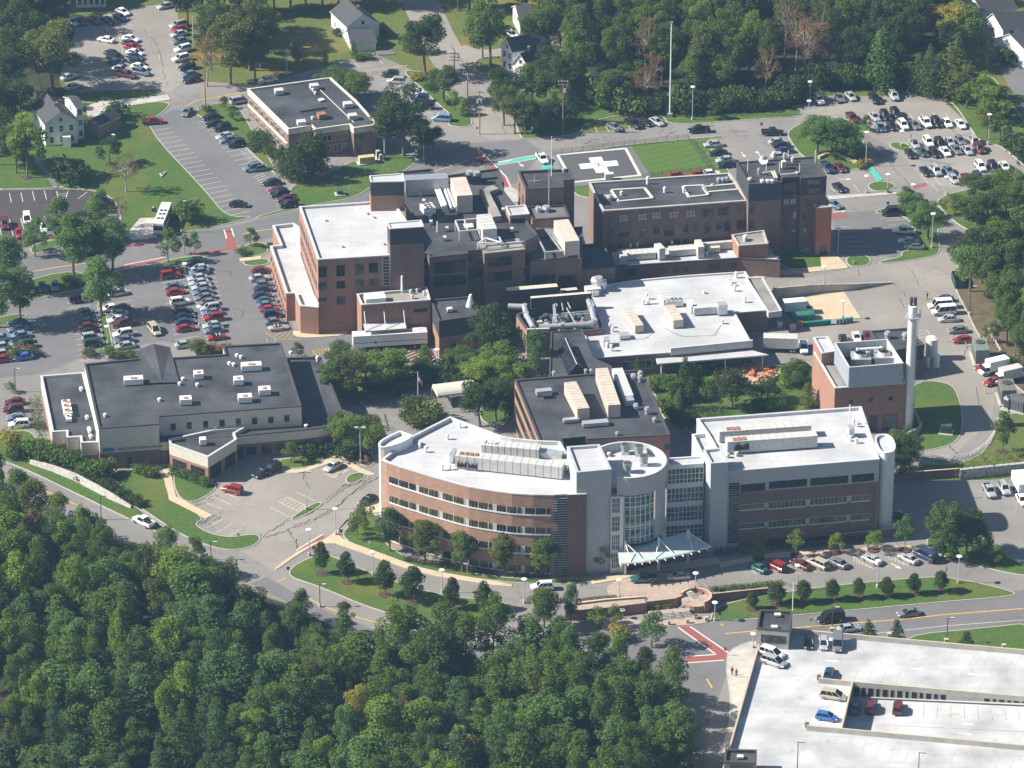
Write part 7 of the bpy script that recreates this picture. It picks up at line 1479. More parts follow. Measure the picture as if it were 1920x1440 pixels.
m = MB(); a, b = P(1676, 905), P(1798, 896); nn = Vector((0, .35, 0)); m.prism([lift(a, 2.2), lift(b, 2.2), lift(b+nn, 2.2), lift(a+nn, 2.2)], 0, BRICKD, TANC); tag(m.build('brick_wall'), 'low brown brick wall in shade right of the white corner column', 'wall')
m = MB(); a, b, c = P(1580, 1016), P(1712, 1002), P(1745, 996); nn = Vector((0, .35, 0)); m.prism([lift(a, 1.9), lift(b, 1.9), lift(b+nn, 1.9), lift(a+nn, 1.9)], 0, BRICKD, COPING); tag(m.build('brick_wall'), 'brown brick wall with pale cap in front of the right office building', 'wall')
m = MB(); ps = [P(x, y) for x, y in ((1800, 900), (1860, 894), (1960, 884))]
for i in range(2): m.prism([lift(ps[i], 2.4), lift(ps[i+1], 2.4), lift(ps[i+1]+Vector((0, .8, 0)), 2.4), lift(ps[i]+Vector((0, .8, 0)), 2.4)], 0, STONE, STONE)
tag(m.build('stone_wall'), 'dark stone retaining wall below the hedge at right', 'wall')
# barrel awning
o = thing('barrel_awning', P(855, 750), 'long tan barrel vault awning on posts behind the curved building', 'awning'); a, b = P(821, 766), P(895, 757); d = (b-a); d.z = 0; L = d.length; d.normalize(); n = Vector((-d.y, d.x, 0)); m = MB()
cv = lambda s, t: a+d*(L*s)+n*(2.6-2.6*math.cos(math.pi*t))+Vector((0, 0, 2.6+1.5*math.sin(math.pi*t)))
for i in range(10): m.face([cv(0, i/10), cv(1, i/10), cv(1, (i+1)/10), cv(0, (i+1)/10)], CREAM)
for s in (0, 1): m.face([cv(s, i/10) for i in range(11)], CREAM)
m.build('canvas', o); m = MB()
for s in (0, .33, .66, 1):
    for t in (0, 1): c = cv(s, t); MB().tube(lift(c, 0), c, .07, WHITES, 6).build('post', o)
m = MB(); p = P(952, 750); m.box((p.x, p.y, 0), (3, 2, 3.0), CREAM); tag(m.build('kiosk', origin=p), 'small tan roofed kiosk half hidden behind a dark tree', 'kiosk')
# patio sets
def patio_set():
    o = bpy.data.objects.new('patio_table', None); COL.objects.link(o); m = MB(); m.tube((0, 0, .7), (0, 0, .76), .6, ORANGE, 12); m.build('tabletop', o); m = MB(); m.tube((0, 0, 0), (0, 0, .7), .05, COPD, 6); m.tube((0, 0, 0), (0, 0, .05), .3, COPD, 8); m.build('leg', o)
    c = bpy.data.objects.new('patio_chair', None); COL.objects.link(c); m = MB(); m.box((0, 0, .42), (.46, .46, .05), ORANGE); m.build('seat', c); m = MB(); m.box((-.22, 0, .45), (.05, .46, .5), ORANGE); m.build('backrest', c)
    for x in (-.2, .2):
        for y in (-.2, .2): m = MB(); m.tube((x, y, 0), (x, y, .42), .025, COPD, 5); m.build('leg', c)
    return o, c
tb, chp = patio_set(); ft = fc = True; LB = ['beside the big round tree', 'under the canopy edge', 'nearest the curved wall', 'in the middle of the patio', 'at the back of the patio', 'at the right of the patio', 'left of the big round tree', 'at the far right of the patio', 'in front by the wall']
for i, (x, y) in enumerate(((1398, 698), (1405, 690), (1430, 708), (1416, 697), (1424, 690), (1436, 697), (1345, 702), (1444, 702), (1408, 705))):
    t = tb if i == 0 else dup(tb); p = P(x, y)+Vector((0, 0, .17)); t.location = p; tag(t, f'round rust orange patio table {LB[i]}', 'table', 'patio tables')
    for k in range(3):
        c = chp if (i == 0 and k == 0) else dup(chp); a = rad(120*k+37*i); place(c, p+Vector((math.cos(a)*.85, math.sin(a)*.85, 0)), a+math.pi); tag(c, f'rust orange patio chair at the table {LB[i]}', 'chair', f'chairs at the patio table {LB[i]}')
m = MB(); ps = [P(x, y) for x, y in ((1400, 716), (1425, 722), (1446, 717), (1460, 706), (1462, 696))]
for i in range(4): m.bar(ps[i], ps[i+1], .4, .75, TANC)
tag(m.build('patio_wall'), 'low curved pale wall round the orange patio', 'wall')
# curved bench by round trees
m = MB(); ps = [P(*T('A4', x, y)) for x, y in ((380, 1195), (430, 1170), (520, 1165), (570, 1190), (610, 1215), (670, 1228))]
for i in range(5): m.bar(ps[i]+Vector((0, 0, .1)), ps[i+1]+Vector((0, 0, .1)), .6, .7, TANC)
tag(m.build('stone_bench'), 'curved pale stone seat wall below the round trees', 'bench')
# picnic table, hydrants, signs
g = P(*T('B4', 288, 455)); o = thing('picnic_table', (0, 0, 0), 'pale wooden picnic table on the grass left of the slim stair tower', 'picnic table'); m = MB()
for k in range(5): m.box((0, -.34+.17*k, .72), (1.9, .15, .05), TANM)
m.build('tabletop', o)
for s in (-1, 1):
    m = MB(); m.box((0, s*.75, .42), (1.9, .3, .05), TANM); m.build('bench', o); m = MB(); m.tube((s*.7, -.7, 0), (s*.7, .2, .72), .05, TANM, 5); m.tube((s*.7, .7, 0), (s*.7, -.2, .72), .05, TANM, 5); m.build('leg', o)
place(o, g+Vector((0, 0, .15)), .9)
def hydrant(px, label):
    p = P(*px); o = thing('fire_hydrant', p, label, 'hydrant'); m = MB(); m.tube(p, p+Vector((0, 0, .7)), .16, YEL, 10); m.tube(p+Vector((0, 0, .7)), p+Vector((0, 0, .95)), .17, YEL, 10, .05); m.tube(p+Vector((-.3, 0, .5)), p+Vector((.3, 0, .5)), .09, YEL, 8); m.build('body', o)
hydrant(T('B4', 642, 540), 'yellow fire hydrant on the small grass patch beside the concrete steps'); hydrant(T('C1', 222, 570), 'yellow hydrant at the top of the stone wall')
def sign(px, label, col=WHITEP, h=2.0, w=.6, hh=.7, txt=None):
    p = P(*px); o = thing('road_sign', p, label, 'sign'); m = MB(); m.tube(p, p+Vector((0, 0, h)), .04, STEEL, 6); m.build('post', o); m = MB(); m.box((p.x, p.y-.06, h-hh), (w, .04, hh), col); m.build('panel', o)
    if txt: text_mesh(txt, hh*.45, WHITEP, 'lettering', o, (p.x-w*.42, p.y-.1, h-hh*.65), (1, 0, 0), (0, 0, 1))
REDS = simple('sign_red', (.5, .03, .03), .5, .05); BRS = simple('sign_brown', (.12, .03, .03), .5, .05)
for t, x, y, lb, c in (('A3', 150, 1005, 'small white sign at the corner below the utility pole', WHITEP), ('A3', 1870, 975, 'red sign at the car park entry right of the black pickup', REDS), ('A4', 720, 1250, 'red sign at the foot of the lamp beside the round trees', REDS), ('C2', 640, 1155, 'dark red sign on the lawn left of the curved building', BRS), ('C2', 243, 1435, 'dark red sign at the left tip of the tree lawn', BRS), ('C2', 435, 1280, 'dark red sign beside the red crossing', BRS), ('B1', 1362, 255, 'pale sign below the lamp beside the bus', WHITEP), ('C2', 850, 1240, 'slim white marker on the lawn under the curved facade, left one', WHITEP), ('C2', 1108, 1330, 'slim white marker on the lawn under the curved facade, right one', WHITEP), ('D3', 1557, 335, 'thin wooden sign post on the lawn near the plaza', BRS), ('D3', 1600, 600, 'round red stop sign at the corner of the red crossing', REDS), ('C1', 1790, 1180, 'white marker at the corner of the front car park', WHITEP), ('B4', 1460, 245, 'white utility box on the verge beside the round bushes', WHITEP), ('B4', 898, 130, 'green information panel on the curb island', GREENP), ('A3', 1415, 1110, 'white marker right of the striped lawn, far one', WHITEP), ('A3', 1473, 1210, 'white marker right of the striped lawn, near one', WHITEP), ('A2', 1660, 1005, 'yellow sign at the foot of the transformer pole', YEL), ('D4', 322, 380, 'yellow green road marker behind the deck stair tower', simple('lime_marker', (.5, .6, .08), .5, .05)), ('A2', 955, 1300, 'thin white marker on the lawn below the yellow generator', WHITEP), ('B2', 697, 8, 'thin white marker beside the low transformer', WHITEP)):
    sign(T(t, x, y), lb, c)
# red ladder truck top by the ambulance court
o = thing('red_machine', (0, 0, 0), 'small red and white lift machine beside the red walk', 'machine'); m = MB(); m.box((0, 0, .5), (2.4, 1.2, 1.2), PAINT['r']); m.box((.3, 0, 1.7), (1.1, 1.0, .7), REDS); m.build('body', o); m = MB(); m.tube((-.8, .2, 1.6), (1.5, .2, 3.0), .12, WHITES, 6); m.box((1.6, .2, 2.7), (.7, .9, .9), WHITES); m.build('lift_arm', o); wheels(o, (-.8, .8), .55, .35); finish(o, (901, 304), (30, 10), .03); o.scale = (.65, .65, .65)
m = MB(); p = P(307, 330); m.tube(P(300, 328)+Vector((0, 0, .3)), P(311, 324)+Vector((0, 0, .3)), .14, TANM, 6); m.tube(P(311, 324)+Vector((0, 0, .3)), P(302, 334)+Vector((0, 0, .3)), .14, TANM, 6); m.tube(P(300, 328)+Vector((0, 0, .3)), P(304, 332)+Vector((0, 0, .3)), .14, TANM, 6); tag(m.build('timber_triangle', origin=p), 'small triangle of pale timbers lying on the lawn', 'timbers')
p = P(1142, 337); m = MB(); m.box((p.x, p.y, .15), (2.0, 1.3, 1.6), WHITEP, .1); tag(m.build('white_shed', origin=p), 'white box at the near edge of the helipad', 'box')
p = P(289, 397); m = MB(); m.box((p.x, p.y, .15), (1.0, .7, .9), COPD); m.box((p.x-.2, p.y-.2, 1.05), (.4, .3, .3), WHITEP); tag(m.build('utility_box', origin=p), 'dark utility box left of the white bus', 'box')
p = P(213, 262); m = MB(); m.box((p.x, p.y, .15), (.9, .7, 1.3), WHITEP); tag(m.build('utility_box', origin=p), 'white utility box beside the apple tree on the lawn', 'box')
# people
def person(px, d, label, shirt, z=0.0, sit=False):
    me = bpy.data.meshes.new('person'); k = .45 if sit else 0
    V = [(0, 0, .95), (0, 0, 1.2), (0, 0, 1.42), (0, 0, 1.55), (.01, 0, 1.68), (0, -.19, 1.40), (.06, -.25, 1.12), (.16, -.24, .90), (0, .19, 1.40), (-.06, .25, 1.12), (.04, .25, .88), (0, -.09, .90), (.16, -.10, .50), (.06, -.10, .08), (.20, -.10, .04), (0, .09, .90), (-.04, .10, .50), (-.24, .10, .10), (-.12, .10, .04)]
    E = [(0, 1), (1, 2), (2, 3), (3, 4), (2, 5), (5, 6), (6, 7), (2, 8), (8, 9), (9, 10), (0, 11), (11, 12), (12, 13), (13, 14), (0, 15), (15, 16), (16, 17), (17, 18)]
    Rr = [.14, .14, .15, .06, .105, .07, .05, .04, .07, .05, .04, .09, .065, .045, .045, .09, .065, .045, .045]
    me.from_pydata(V, E, []); ob = bpy.data.objects.new('person', me); COL.objects.link(ob); md = ob.modifiers.new('s', 'SKIN'); sv = me.skin_vertices[0].data
    for i, r in enumerate(Rr): sv[i].radius = (r, r*1.15)
    sv[0].use_root = True; s2 = ob.modifiers.new('d', 'SUBSURF'); s2.levels = s2.render_levels = 1
    me2 = bpy.data.meshes.new_from_object(ob.evaluated_get(bpy.context.evaluated_depsgraph_get())); bpy.data.objects.remove(ob)
    me2.materials.clear(); [me2.materials.append(q) for q in (SKIN, shirt, simple('dark_trousers', (.03, .035, .05), .8, .1) if 'dark_trousers' not in MATS else MATS['dark_trousers'], BLACK)]
    for pl_ in me2.polygons:
        c = pl_.center; pl_.use_smooth = True; pl_.material_index = 0 if c.z > 1.48 else (1 if c.z > .97 and abs(c.y) < .3 and c.z > 1.0 else (2 if c.z > .1 and abs(c.y) < .21 else (0 if c.z > .5 else 3)))
    o = bpy.data.objects.new('person', me2); COL.objects.link(o); h = MB(); h.tube((-.02, 0, 1.68), (-.02, 0, 1.80), .115, BARK if False else BLACK, 10, .07); h.build('hair', o, smooth=True)
    tag(o, label, 'person'); place(o, P(*px)+Vector((0, 0, z)), heading(px[0], px[1], d))
person(T('C4', 752, 1240), (-20, 3), 'person in a red top walking on the tan walk behind the parked cars', REDS, .14); person(T('B4', 1193, 805), (20, 10), 'person in dark clothes standing behind the white vans', BLACK, .05); person(T('D3', 1682, 760), (5, 20), 'person in a red top on the pavement beside the deck wall', REDS, .14); person(T('D3', 1650, 745), (5, 20), 'person in dark red clothes left of the red topped one beside the deck', simple('dark_red_cloth', (.16, .03, .04), .8, .1), .14); person(T('G' if False else 'D3', 1372, 188), (10, 5), 'person in dark clothes on the round plaza landing', BLACK, 1.6)
# ================================================================ TREES
LEAF = {k: leafm('leaves_'+n, c, v, w) for k, n, c, v, w in (
 ('d', 'dark_green', (0.081, 0.130, 0.034), .25, 0), ('g', 'mid_green', (0.137, 0.218, 0.042), .25, 0), ('l', 'light_green', (0.217, 0.328, 0.051), .2, 0), ('y', 'yellow_green', (0.389, 0.377, 0.046), .2, .1), ('o', 'olive', (0.161, 0.205, 0.049), .25, .1), ('b', 'russet_brown', (0.343, 0.209, 0.078), .25, .1), ('p', 'blue_green', (0.104, 0.190, 0.064), .2, -.1), ('q', 'fresh_green', (0.150, 0.263, 0.068), .2, -.1), ('w', 'grey_brown', (0.275, 0.209, 0.099), .2, 0))}
LNAME = dict(d='dark green', g='mid green', l='light green', y='yellow green', o='olive', b='russet brown', p='blue green', q='fresh green', w='grey brown')
def leaf_mesh(name, blobs, n, size, rnd, up=.35, inner=.72, flat=0.0):
    vs, fs, lv = [], [], []
    wts = [b[1].x*b[1].y+b[1].x*b[1].z for b in blobs]; tot = sum(wts)
    for bi, (c, r) in enumerate(blobs):
        m = int(n*wts[bi]/tot)
        bt = rnd.random()
        for _ in range(m):
            while True:
                d = Vector((rnd.gauss(0, 1), rnd.gauss(0, 1), rnd.gauss(0, 1)))
                if d.length > .1: d.normalize(); 
                if d.z > -.75 or rnd.random() < .3: break
            k = inner+(1.08-inner)*rnd.random()**.6
            p = c+Vector((d.x*r.x, d.y*r.y, d.z*r.z))*k
            nn = (d*.75+Vector((rnd.gauss(0, .6), rnd.gauss(0, .6), rnd.gauss(0, .6)+up)))
            if flat: nn = nn*(1-flat)+Vector((0, 0, 1))*flat
            nn.normalize(); a = nn.orthogonal().normalized(); b = nn.cross(a); t = rnd.uniform(0, 6.28); a, b = a*math.cos(t)+b*math.sin(t), b*math.cos(t)-a*math.sin(t)
            s = size*rnd.uniform(.55, 1.25); i = len(vs)
            vs += [p-a*s*.5, p+b*s*.32+nn*s*.12, p+a*s*.55, p-b*s*.32+nn*s*.1]; fs.append((i, i+1, i+2, i+3)); lv.append(min(1, max(0, .25*bt+.75*rnd.random())))
    me = bpy.data.meshes.new(name); me.from_pydata([tuple(v) for v in vs], [], fs); at = me.attributes.new('lv', 'FLOAT', 'FACE'); at.data.foreach_set('value', lv)
    me.materials.append(LEAF['g']); return me
def trunk_mesh(h, r, limbs, rnd, mat, name='trunk'):
    m = MB(); bend = [Vector((0, 0, 0)), Vector((rnd.uniform(-.15, .15), rnd.uniform(-.15, .15), h*.4)), Vector((rnd.uniform(-.3, .3), rnd.uniform(-.3, .3), h*.75))]
    m.tube(bend[0], bend[1], r, mat, 7, r*.75, False); m.tube(bend[1], bend[2], r*.75, mat, 7, r*.4, False)
    for (p, k) in limbs:
        s = bend[1].lerp(bend[2], k); m.tube(s, s.lerp(p, .5)+Vector((0, 0, .3)), r*.38, mat, 5, r*.25, False); m.tube(s.lerp(p, .5)+Vector((0, 0, .3)), p, r*.25, mat, 5, r*.08, False)
    return m
TP = {}
def tproto(key, name, H, R_, crown, trunk, leafname='crown'):
    o = bpy.data.objects.new(name, None); COL.objects.link(o)
    c = bpy.data.objects.new(leafname, crown); COL.objects.link(c); c.parent = o
    if trunk: trunk.build('trunk' if name != 'shrub' else 'stem', o)
    TP.setdefault(key, []).append([o, H, R_, True])
def V3(a, b, c): return Vector((a, b, c))
rs = random.Random(3)
for v in range(5):   # broad crowns
    H, R_ = 14, 5; bl = []; limbs = []
    for i in range(38):
        z = rs.uniform(-.8, 1); rr = math.sqrt(max(0, 1-(z*.95)**2))*rs.uniform(.4, .95); a = rs.uniform(0, 6.28); 
        c = V3(math.cos(a)*rr*R_*.86, math.sin(a)*rr*R_*.86, 8.4+z*4.4); s = rs.uniform(.7, 1.55)
        bl.append((c, V3(s, s, s*.85)));  limbs.append((c, rs.random())) if i % 4 == 0 else None
    bl.append((V3(0, 0, 8.6), V3(2.6, 2.6, 3.0)))
    tproto('t', 'tree', H, R_, leaf_mesh('crown', bl, 6000, .44, rs, .4, .5), trunk_mesh(10, .28, limbs, rs, BARK))
for v in range(4):   # taller, narrower woodland crowns
    H, R_ = 17, 4; bl = []; limbs = []
    for i in range(38):
        z = rs.uniform(-1, 1); rr = (1-abs(z)**2.0*.8)*rs.uniform(.3, 1.0); a = rs.uniform(0, 6.28); c = V3(math.cos(a)*rr*R_*.82, math.sin(a)*rr*R_*.82, 10.6+z*5.6); s = rs.uniform(.55, 1.25); bl.append((c, V3(s, s, s*1.25))); limbs.append((c, rs.random())) if i % 4 == 0 else None
    bl.append((V3(0, 0, 10.5), V3(1.8, 1.8, 4.5)))
    tproto('f', 'tree', H, R_, leaf_mesh('crown', bl, 5600, .42, rs, .4, .5), trunk_mesh(14, .26, limbs, rs, BARK))
for v in range(3):   # white pines: flat tiers of branches
    H, R_ = 17, 4; bl = []; limbs = []
    for i in range(46):
        t = i/45; z = 4+12.5*t; rad_ = R_*(1-t)**.7*.95+.35; a = i*2.4+rs.uniform(-.4, .4); d = rs.uniform(.45, .85)
        c = V3(math.cos(a)*rad_*d, math.sin(a)*rad_*d, z+rs.uniform(-.3, .3)); bl.append((c, V3(.75+rad_*.28, .75+rad_*.28, .42))); limbs.append((c, min(1, t*.9))) if i % 3 == 0 else None
    bl.append((V3(0, 0, 16), V3(.5, .5, 1.1)))
    tproto('n', 'pine_tree', H, R_, leaf_mesh('crown', bl, 4000, .46, rs, .6, .3, .25), trunk_mesh(16, .24, limbs, rs, BARK))
for v in range(2):   # spruces
    H, R_ = 8, 2.1; bl = []
    for i in range(34):
        t = i/33; z = .8+6.8*t; rad_ = R_*(1-t)*.95+.12; a = i*2.4; c = V3(math.cos(a)*rad_*.65, math.sin(a)*rad_*.65, z); bl.append((c, V3(.3+rad_*.34, .3+rad_*.34, .5)))
    tproto('s', 'spruce_tree', H, R_, leaf_mesh('crown', bl, 1500, .34, rs, .2, .4), trunk_mesh(7, .13, [], rs, BARK))
for v in range(2):   # columnar evergreens
    H, R_ = 9, 1.7; bl = []
    for i in range(26): t = i/25; z = .6+8*t; rad_ = R_*math.sin(math.pi*(.12+.86*t)**.75)*.62+.1; a = i*2.4; bl.append((V3(math.cos(a)*rad_*.6, math.sin(a)*rad_*.6, z), V3(.3+rad_*.55, .3+rad_*.55, .95)))
    tproto('c', 'columnar_evergreen', H, R_, leaf_mesh('crown', bl, 1600, .34, rs, .1, .6), trunk_mesh(6, .12, [], rs, BARK))
for v in range(2):   # small egg crowned lawn trees
    H, R_ = 7, 2.0; bl = []
    for i in range(22): z = rs.uniform(-1, 1); rr = (1-abs(z+.15)**1.8*.8)*rs.uniform(.5, .9); a = rs.uniform(0, 6.28); bl.append((V3(math.cos(a)*rr*1.35, math.sin(a)*rr*1.35, 4.1+z*2.3), V3(.7, .7, .75)))
    bl.append((V3(0, 0, 4.0), V3(1.2, 1.2, 2.1)))
    tproto('e', 'egg_crowned_tree', H, R_, leaf_mesh('crown', bl, 2800, .33, rs, .2, .6), trunk_mesh(4, .11, [], rs, BARK))
for v in range(3):   # small open street trees
    H, R_ = 8, 2.8; bl = []; limbs = []
    for i in range(20):
        z = rs.uniform(-1, 1); rr = (1-max(0, z)**1.3*.85)*rs.uniform(.3, .95); a = rs.uniform(0, 6.28); c = V3(math.cos(a)*rr*2.35, math.sin(a)*rr*2.35, 4.7+z*2.5); s = rs.uniform(.5, .95); bl.append((c, V3(s, s, s*.8))); limbs.append((c, rs.random())) if i % 2 == 0 else None
    tproto('m', 'street_tree', H, R_, leaf_mesh('crown', bl, 1700, .36, rs, .3, .5), trunk_mesh(5.5, .13, limbs, rs, BARK))
for v in range(3):   # shrubs
    H, R_ = 1.8, 1.4; bl = []
    for i in range(12): a = rs.uniform(0, 6.28); rr = rs.uniform(0, .9); bl.append((V3(math.cos(a)*rr, math.sin(a)*rr, rs.uniform(.5, 1.2)), V3(.55, .55, .55)))
    m = MB(); [m.tube((0, 0, 0), (.3*math.cos(k*2), .3*math.sin(k*2), .8), .05, BARK, 5, .02) for k in range(3)]
    tproto('h', 'shrub', H, R_, leaf_mesh('leaves', bl, 520, .3, rs, .3, .7), m, 'leaves')
for v in range(2):   # thin, half bare trees with pale limbs
    H, R_ = 15, 4.5; bl = []; limbs = []
    for i in range(40):
        a = rs.uniform(0, 6.28); z = rs.uniform(0, 1); rr = R_*(.25+.75*math.sin(math.pi*min(1, .2+z*.75)))*rs.uniform(.4, .9); c = V3(math.cos(a)*rr, math.sin(a)*rr, 6+8.6*z); bl.append((c, V3(.8, .8, 1.0))); limbs.append((c, rs.random()))
    tproto('x', 'thin_crowned_tree', H, R_, leaf_mesh('crown', bl, 1500, .36, rs, .2, .2), trunk_mesh(12, .22, limbs, rs, PALEB))
KN = dict(t='broad crowned tree', f='slender broadleaf tree', n='pine tree', s='small spruce', c='columnar evergreen', e='egg crowned tree', m='young street tree', h='shrub', x='thin half bare tree')
CT = dict(h='shrub', n='pine tree', s='evergreen', c='evergreen', m='young tree', e='young tree', x='thin tree')
def put_tree(k, col, p, H, R_, label, group=None, rz=None):
    ch = TP[k]; e = ch[random.randrange(len(ch))]
    if e[3]: o = e[0]; e[3] = False
    else: o = dup(e[0])
    o.location = p; o.rotation_euler = (random.gauss(0, .03), random.gauss(0, .03), random.uniform(0, 6.28) if rz is None else rz); w_ = random.uniform(.9, 1.1); R_ *= w_; H *= random.uniform(.94, 1.06); o.scale = (R_/e[2], R_/e[2], H/e[1])
    for c in o.children:
        if c.name.startswith(('crown', 'leaves')): c.material_slots[0].link = 'OBJECT'; c.material_slots[0].material = LEAF[col]
    tag(o, label, CT.get(k, 'tree'), group); return o
TREES = []
def trees(where, group, spec):
    """spec 'kc x y H R; ...' with the foot of each tree in photo pixels"""
    for s in spec.split(';'):
        q = s.split()
        if q: TREES.append((q[0][0], q[0][1], float(q[1]), float(q[2]), float(q[3]), float(q[4]), where, group))
trees('at the upper left car park', 'trees round the upper left car park', 'to 100 174 19 8; td 66 135 18 7; td 12 205 17 6; td 32 178 18 6; td -6 250 16 6; td 42 240 13 5; to 432 158 18 7; to 468 132 20 7; to 489 128 18 6; xb 388 162 14 5; td 352 48 16 6; td 330 22 14 5; td 380 22 16 6; tg 410 88 16 6; td 395 120 14 5; td 420 30 18 6; td 455 80 18 7; td 20 120 18 7; td 60 60 18 7; td -10 80 18 7')
trees('on the left hand house lawn', 'trees on the left hand lawn', 'xo 69 226 11 3.6; ml 51 334 17 5; to 30 325 14 4.5; hd 217 222 4.2 4.4; md 206 309 8 4; hd 140 340 6.5 5.5; xw 237 360 9 4.2; ho 35 300 3 3; td -5 310 15 5; tq -12 250 13 5; hg 352 415 6 4.2; hg 340 408 4.5 3.2; xw 228 426 8 2.2; hd 110 336 3.5 3')
trees('along the north lawn edge', 'trees along the north lawn', 'td 490 24 15 6; td 515 22 16 6; td 545 20 15 6; td 575 17 16 6; td 605 16 15 6; td 635 8 15 5; td 690 8 15 6; td 720 8 16 6; td 470 60 15 5; td 482 100 15 5; to 478 150 14 5; hd 632 66 2 2; hd 720 68 2.5 2; hg 672 112 2 3; hg 690 111 1.6 2; cg 611 122 4 1; cg 662 105 4 1; cg 558 118 5 1.2')
trees('around the brick clinic', 'trees around the brick clinic', 'tg 625 185 8 5; tg 655 195 8.5 5.5; tg 672 180 6 4; td 757 292 19 8; td 740 280 15 6; td 790 290 9 5; td 812 278 6 4; ct 545 338 10 3.2' .replace('ct', 'cd') + '; cd 562 342 11 3.5; cd 585 330 12 3.4; cd 532 330 8 2.6; cd 602 322 10 2.8; cd 575 318 10 3; hd 490 270 2.5 4; hd 482 278 2.2 3; hd 500 285 2 3; hd 478 262 2.5 3; hd 512 296 2 2.5; mg 420 205 3.5 1.6; mg 438 226 3.2 1.5; ho 388 208 1.8 2')
trees('along the street', 'trees along the north street', 'td 797 140 17 7.5; ty 770 100 7 3; tg 832 192 10 5.2; ml 852 206 6 2.2; cl 870 216 4.5 2; hy 784 150 1.8 2.6; tg 920 124 19 6.5; tg 905 110 15 5; tg 880 20 14 6; td 860 20 12 5; tg 945 235 11 4.5; to 965 250 11 5; td 985 252 10 4.5; tg 1005 250 8 4; td 1030 240 8 4; sd 1068 232 11 3.4; sd 1040 228 8 3; td 945 210 12 5; tg 1000 205 13 5; td 1030 175 14 5; td 1055 190 13 5; tg 1020 110 15 6; td 1050 90 16 6; td 985 30 15 6; tg 1010 20 16 6; td 1045 20 17 6; to 1030 50 14 5')
trees('beside the right hand car park', 'trees beside the right hand car park', 'cq 1655 172 17 4.6; cg 1722 176 11 2.6; cg 1741 184 14 3.2; co 1760 178 11 3; co 1787 190 17 5; co 1800 188 14 4.5; mo 1812 205 12 4.8; ml 1842 220 12 5; ml 1858 232 11 5; ml 1876 222 9 5; mo 1850 262 10 4; mg 1875 272 9 4; hd 1900 292 6 4; hd 1915 305 6 4; ty 1786 104 15 6.5; ty 1770 80 13 6; tl 1805 108 14 5.5; xb 1836 104 9 4; xb 1850 120 6 4; xb 1755 182 3 2.2; td 1780 130 14 5; mg 1625 247 4.5 2.4; mg 1338 222 4.5 2.2; hd 1890 120 5 4')
trees('on the round island by the drop-off', 'round trees by the drop-off', 'tq 1532 288 9.5 6; tq 1560 290 10 6; tq 1585 292 9 5; mq 1604 300 7.5 3.8; hy 1612 316 2 2.2; hy 1625 308 1.6 2; mq 1697 386 5 3; tq 1712 412 6.5 5; tq 1740 448 10 5.6; hg 1730 396 4 3')
trees('on the east verge', 'trees on the east verge', 'mg 1790 402 6 4; mg 1808 412 6 4; to 1830 420 7 4.6; tg 1852 408 7 5; tg 1885 402 7 5; tg 1910 392 7 5; tg 1825 372 6 4; tg 1860 366 6 5; tg 1895 372 7 5; tg 1925 380 7 5; hl 1848 416 2 2')
trees('in the wooded bank at right', 'trees on the wooded bank', 'tq 1818 548 13 5; td 1840 532 14 5.5; tg 1868 525 14.5 6; td 1897 520 14.5 6; tg 1922 512 15 6; tg 1852 560 12 5; td 1882 556 13 5.5; tg 1912 552 14 5.5; tg 1868 592 12 4.2; tg 1890 598 13 4.6; tg 1908 605 14 5; fg 1872 622 12 3; fg 1888 645 13 3.2; fg 1903 668 14 3.2; fg 1917 695 14 3.2; fl 1925 640 15 4; fg 1932 690 15 4; fg 1938 740 15 4; td 1802 508 9 4; tg 1938 590 15 5; mg 1862 645 6 2.5; hg 1895 690 3 2.6')
trees('in the planted court in the middle', 'trees in the middle court', 'tg 632 748 11 5; to 655 752 12 5; tl 688 722 9 5; tl 720 735 11 5.5; tl 742 725 9 4.5; tg 640 715 10 4; td 918 694 17 6.2; td 940 690 13 5; tl 938 722 11 6.2; tl 962 735 9 5; tl 908 730 8 5; tg 850 695 5 4; tg 870 700 6 4.5; td 790 715 5 3.5; fq 1003 722 14 3.4; cg 797 700 7 2.4; ho 672 755 2 3; td 900 800 11 6; td 930 790 10 5; hg 960 782 5 4; ho 800 790 5 4; ho 775 782 5 3.5; hg 815 795 4 3.5; ho 782 800 3 3; hg 760 790 3 2.6; hd 700 742 3 4; hd 740 740 3 5; hd 780 725 3 5; hd 820 715 3 5; hd 860 725 4 5; hd 845 705 3.5 4; hg 985 740 4 4; td 955 765 7 5')
trees('by the front car park', 'trees by the front car park', 'tl 655 852 10 5; to 680 848 9 4.8; tl 698 860 9 4.4; tg 640 840 8 4; mg 546 868 5 2.6; hd 575 855 3 3; hd 590 852 3 3; hd 610 850 3 3; mg 670 1012 8 3.2; mg 686 992 7 2.2; hd 646 860 3 3')
trees('in front of the curved facade', 'trees in front of the curved facade', 'fp 731 1034 10 3.6; fo 796 1057 10 4.2; fg 867 1073 9.4 3.9; fo 945 1078 9.4 3.9; fg 1015 1082 9.6 4.2; fl 1122 1068 7.4 3.3')
trees('on the lawn below the drive', 'egg crowned trees on the front lawn', 'ed 604 1076 7.4 2.4; ed 652 1092 7 2.3; ed 721 1116 7.8 2.6; ed 773 1131 8 2.9; ed 848 1142 7 2.5; ed 907 1144 6.7 2.5')
trees('in the row on the right lawn', 'small trees on the right lawn', 'ed 1455 1134 4.6 2.5; ed 1506 1129 5 2.3; ed 1560 1126 4.8 2; ed 1611 1122 4.4 1.9; ed 1663 1119 4.4 2.1; ed 1713 1114 4.6 1.9; ed 1762 1110 5 2.2; ed 1410 1142 3.8 1.6')
trees('behind the car park deck', 'spruces behind the deck', 'sd 1629 1222 7.6 2.6; sd 1681 1228 8.4 3; sd 1808 1236 6.4 2.8')
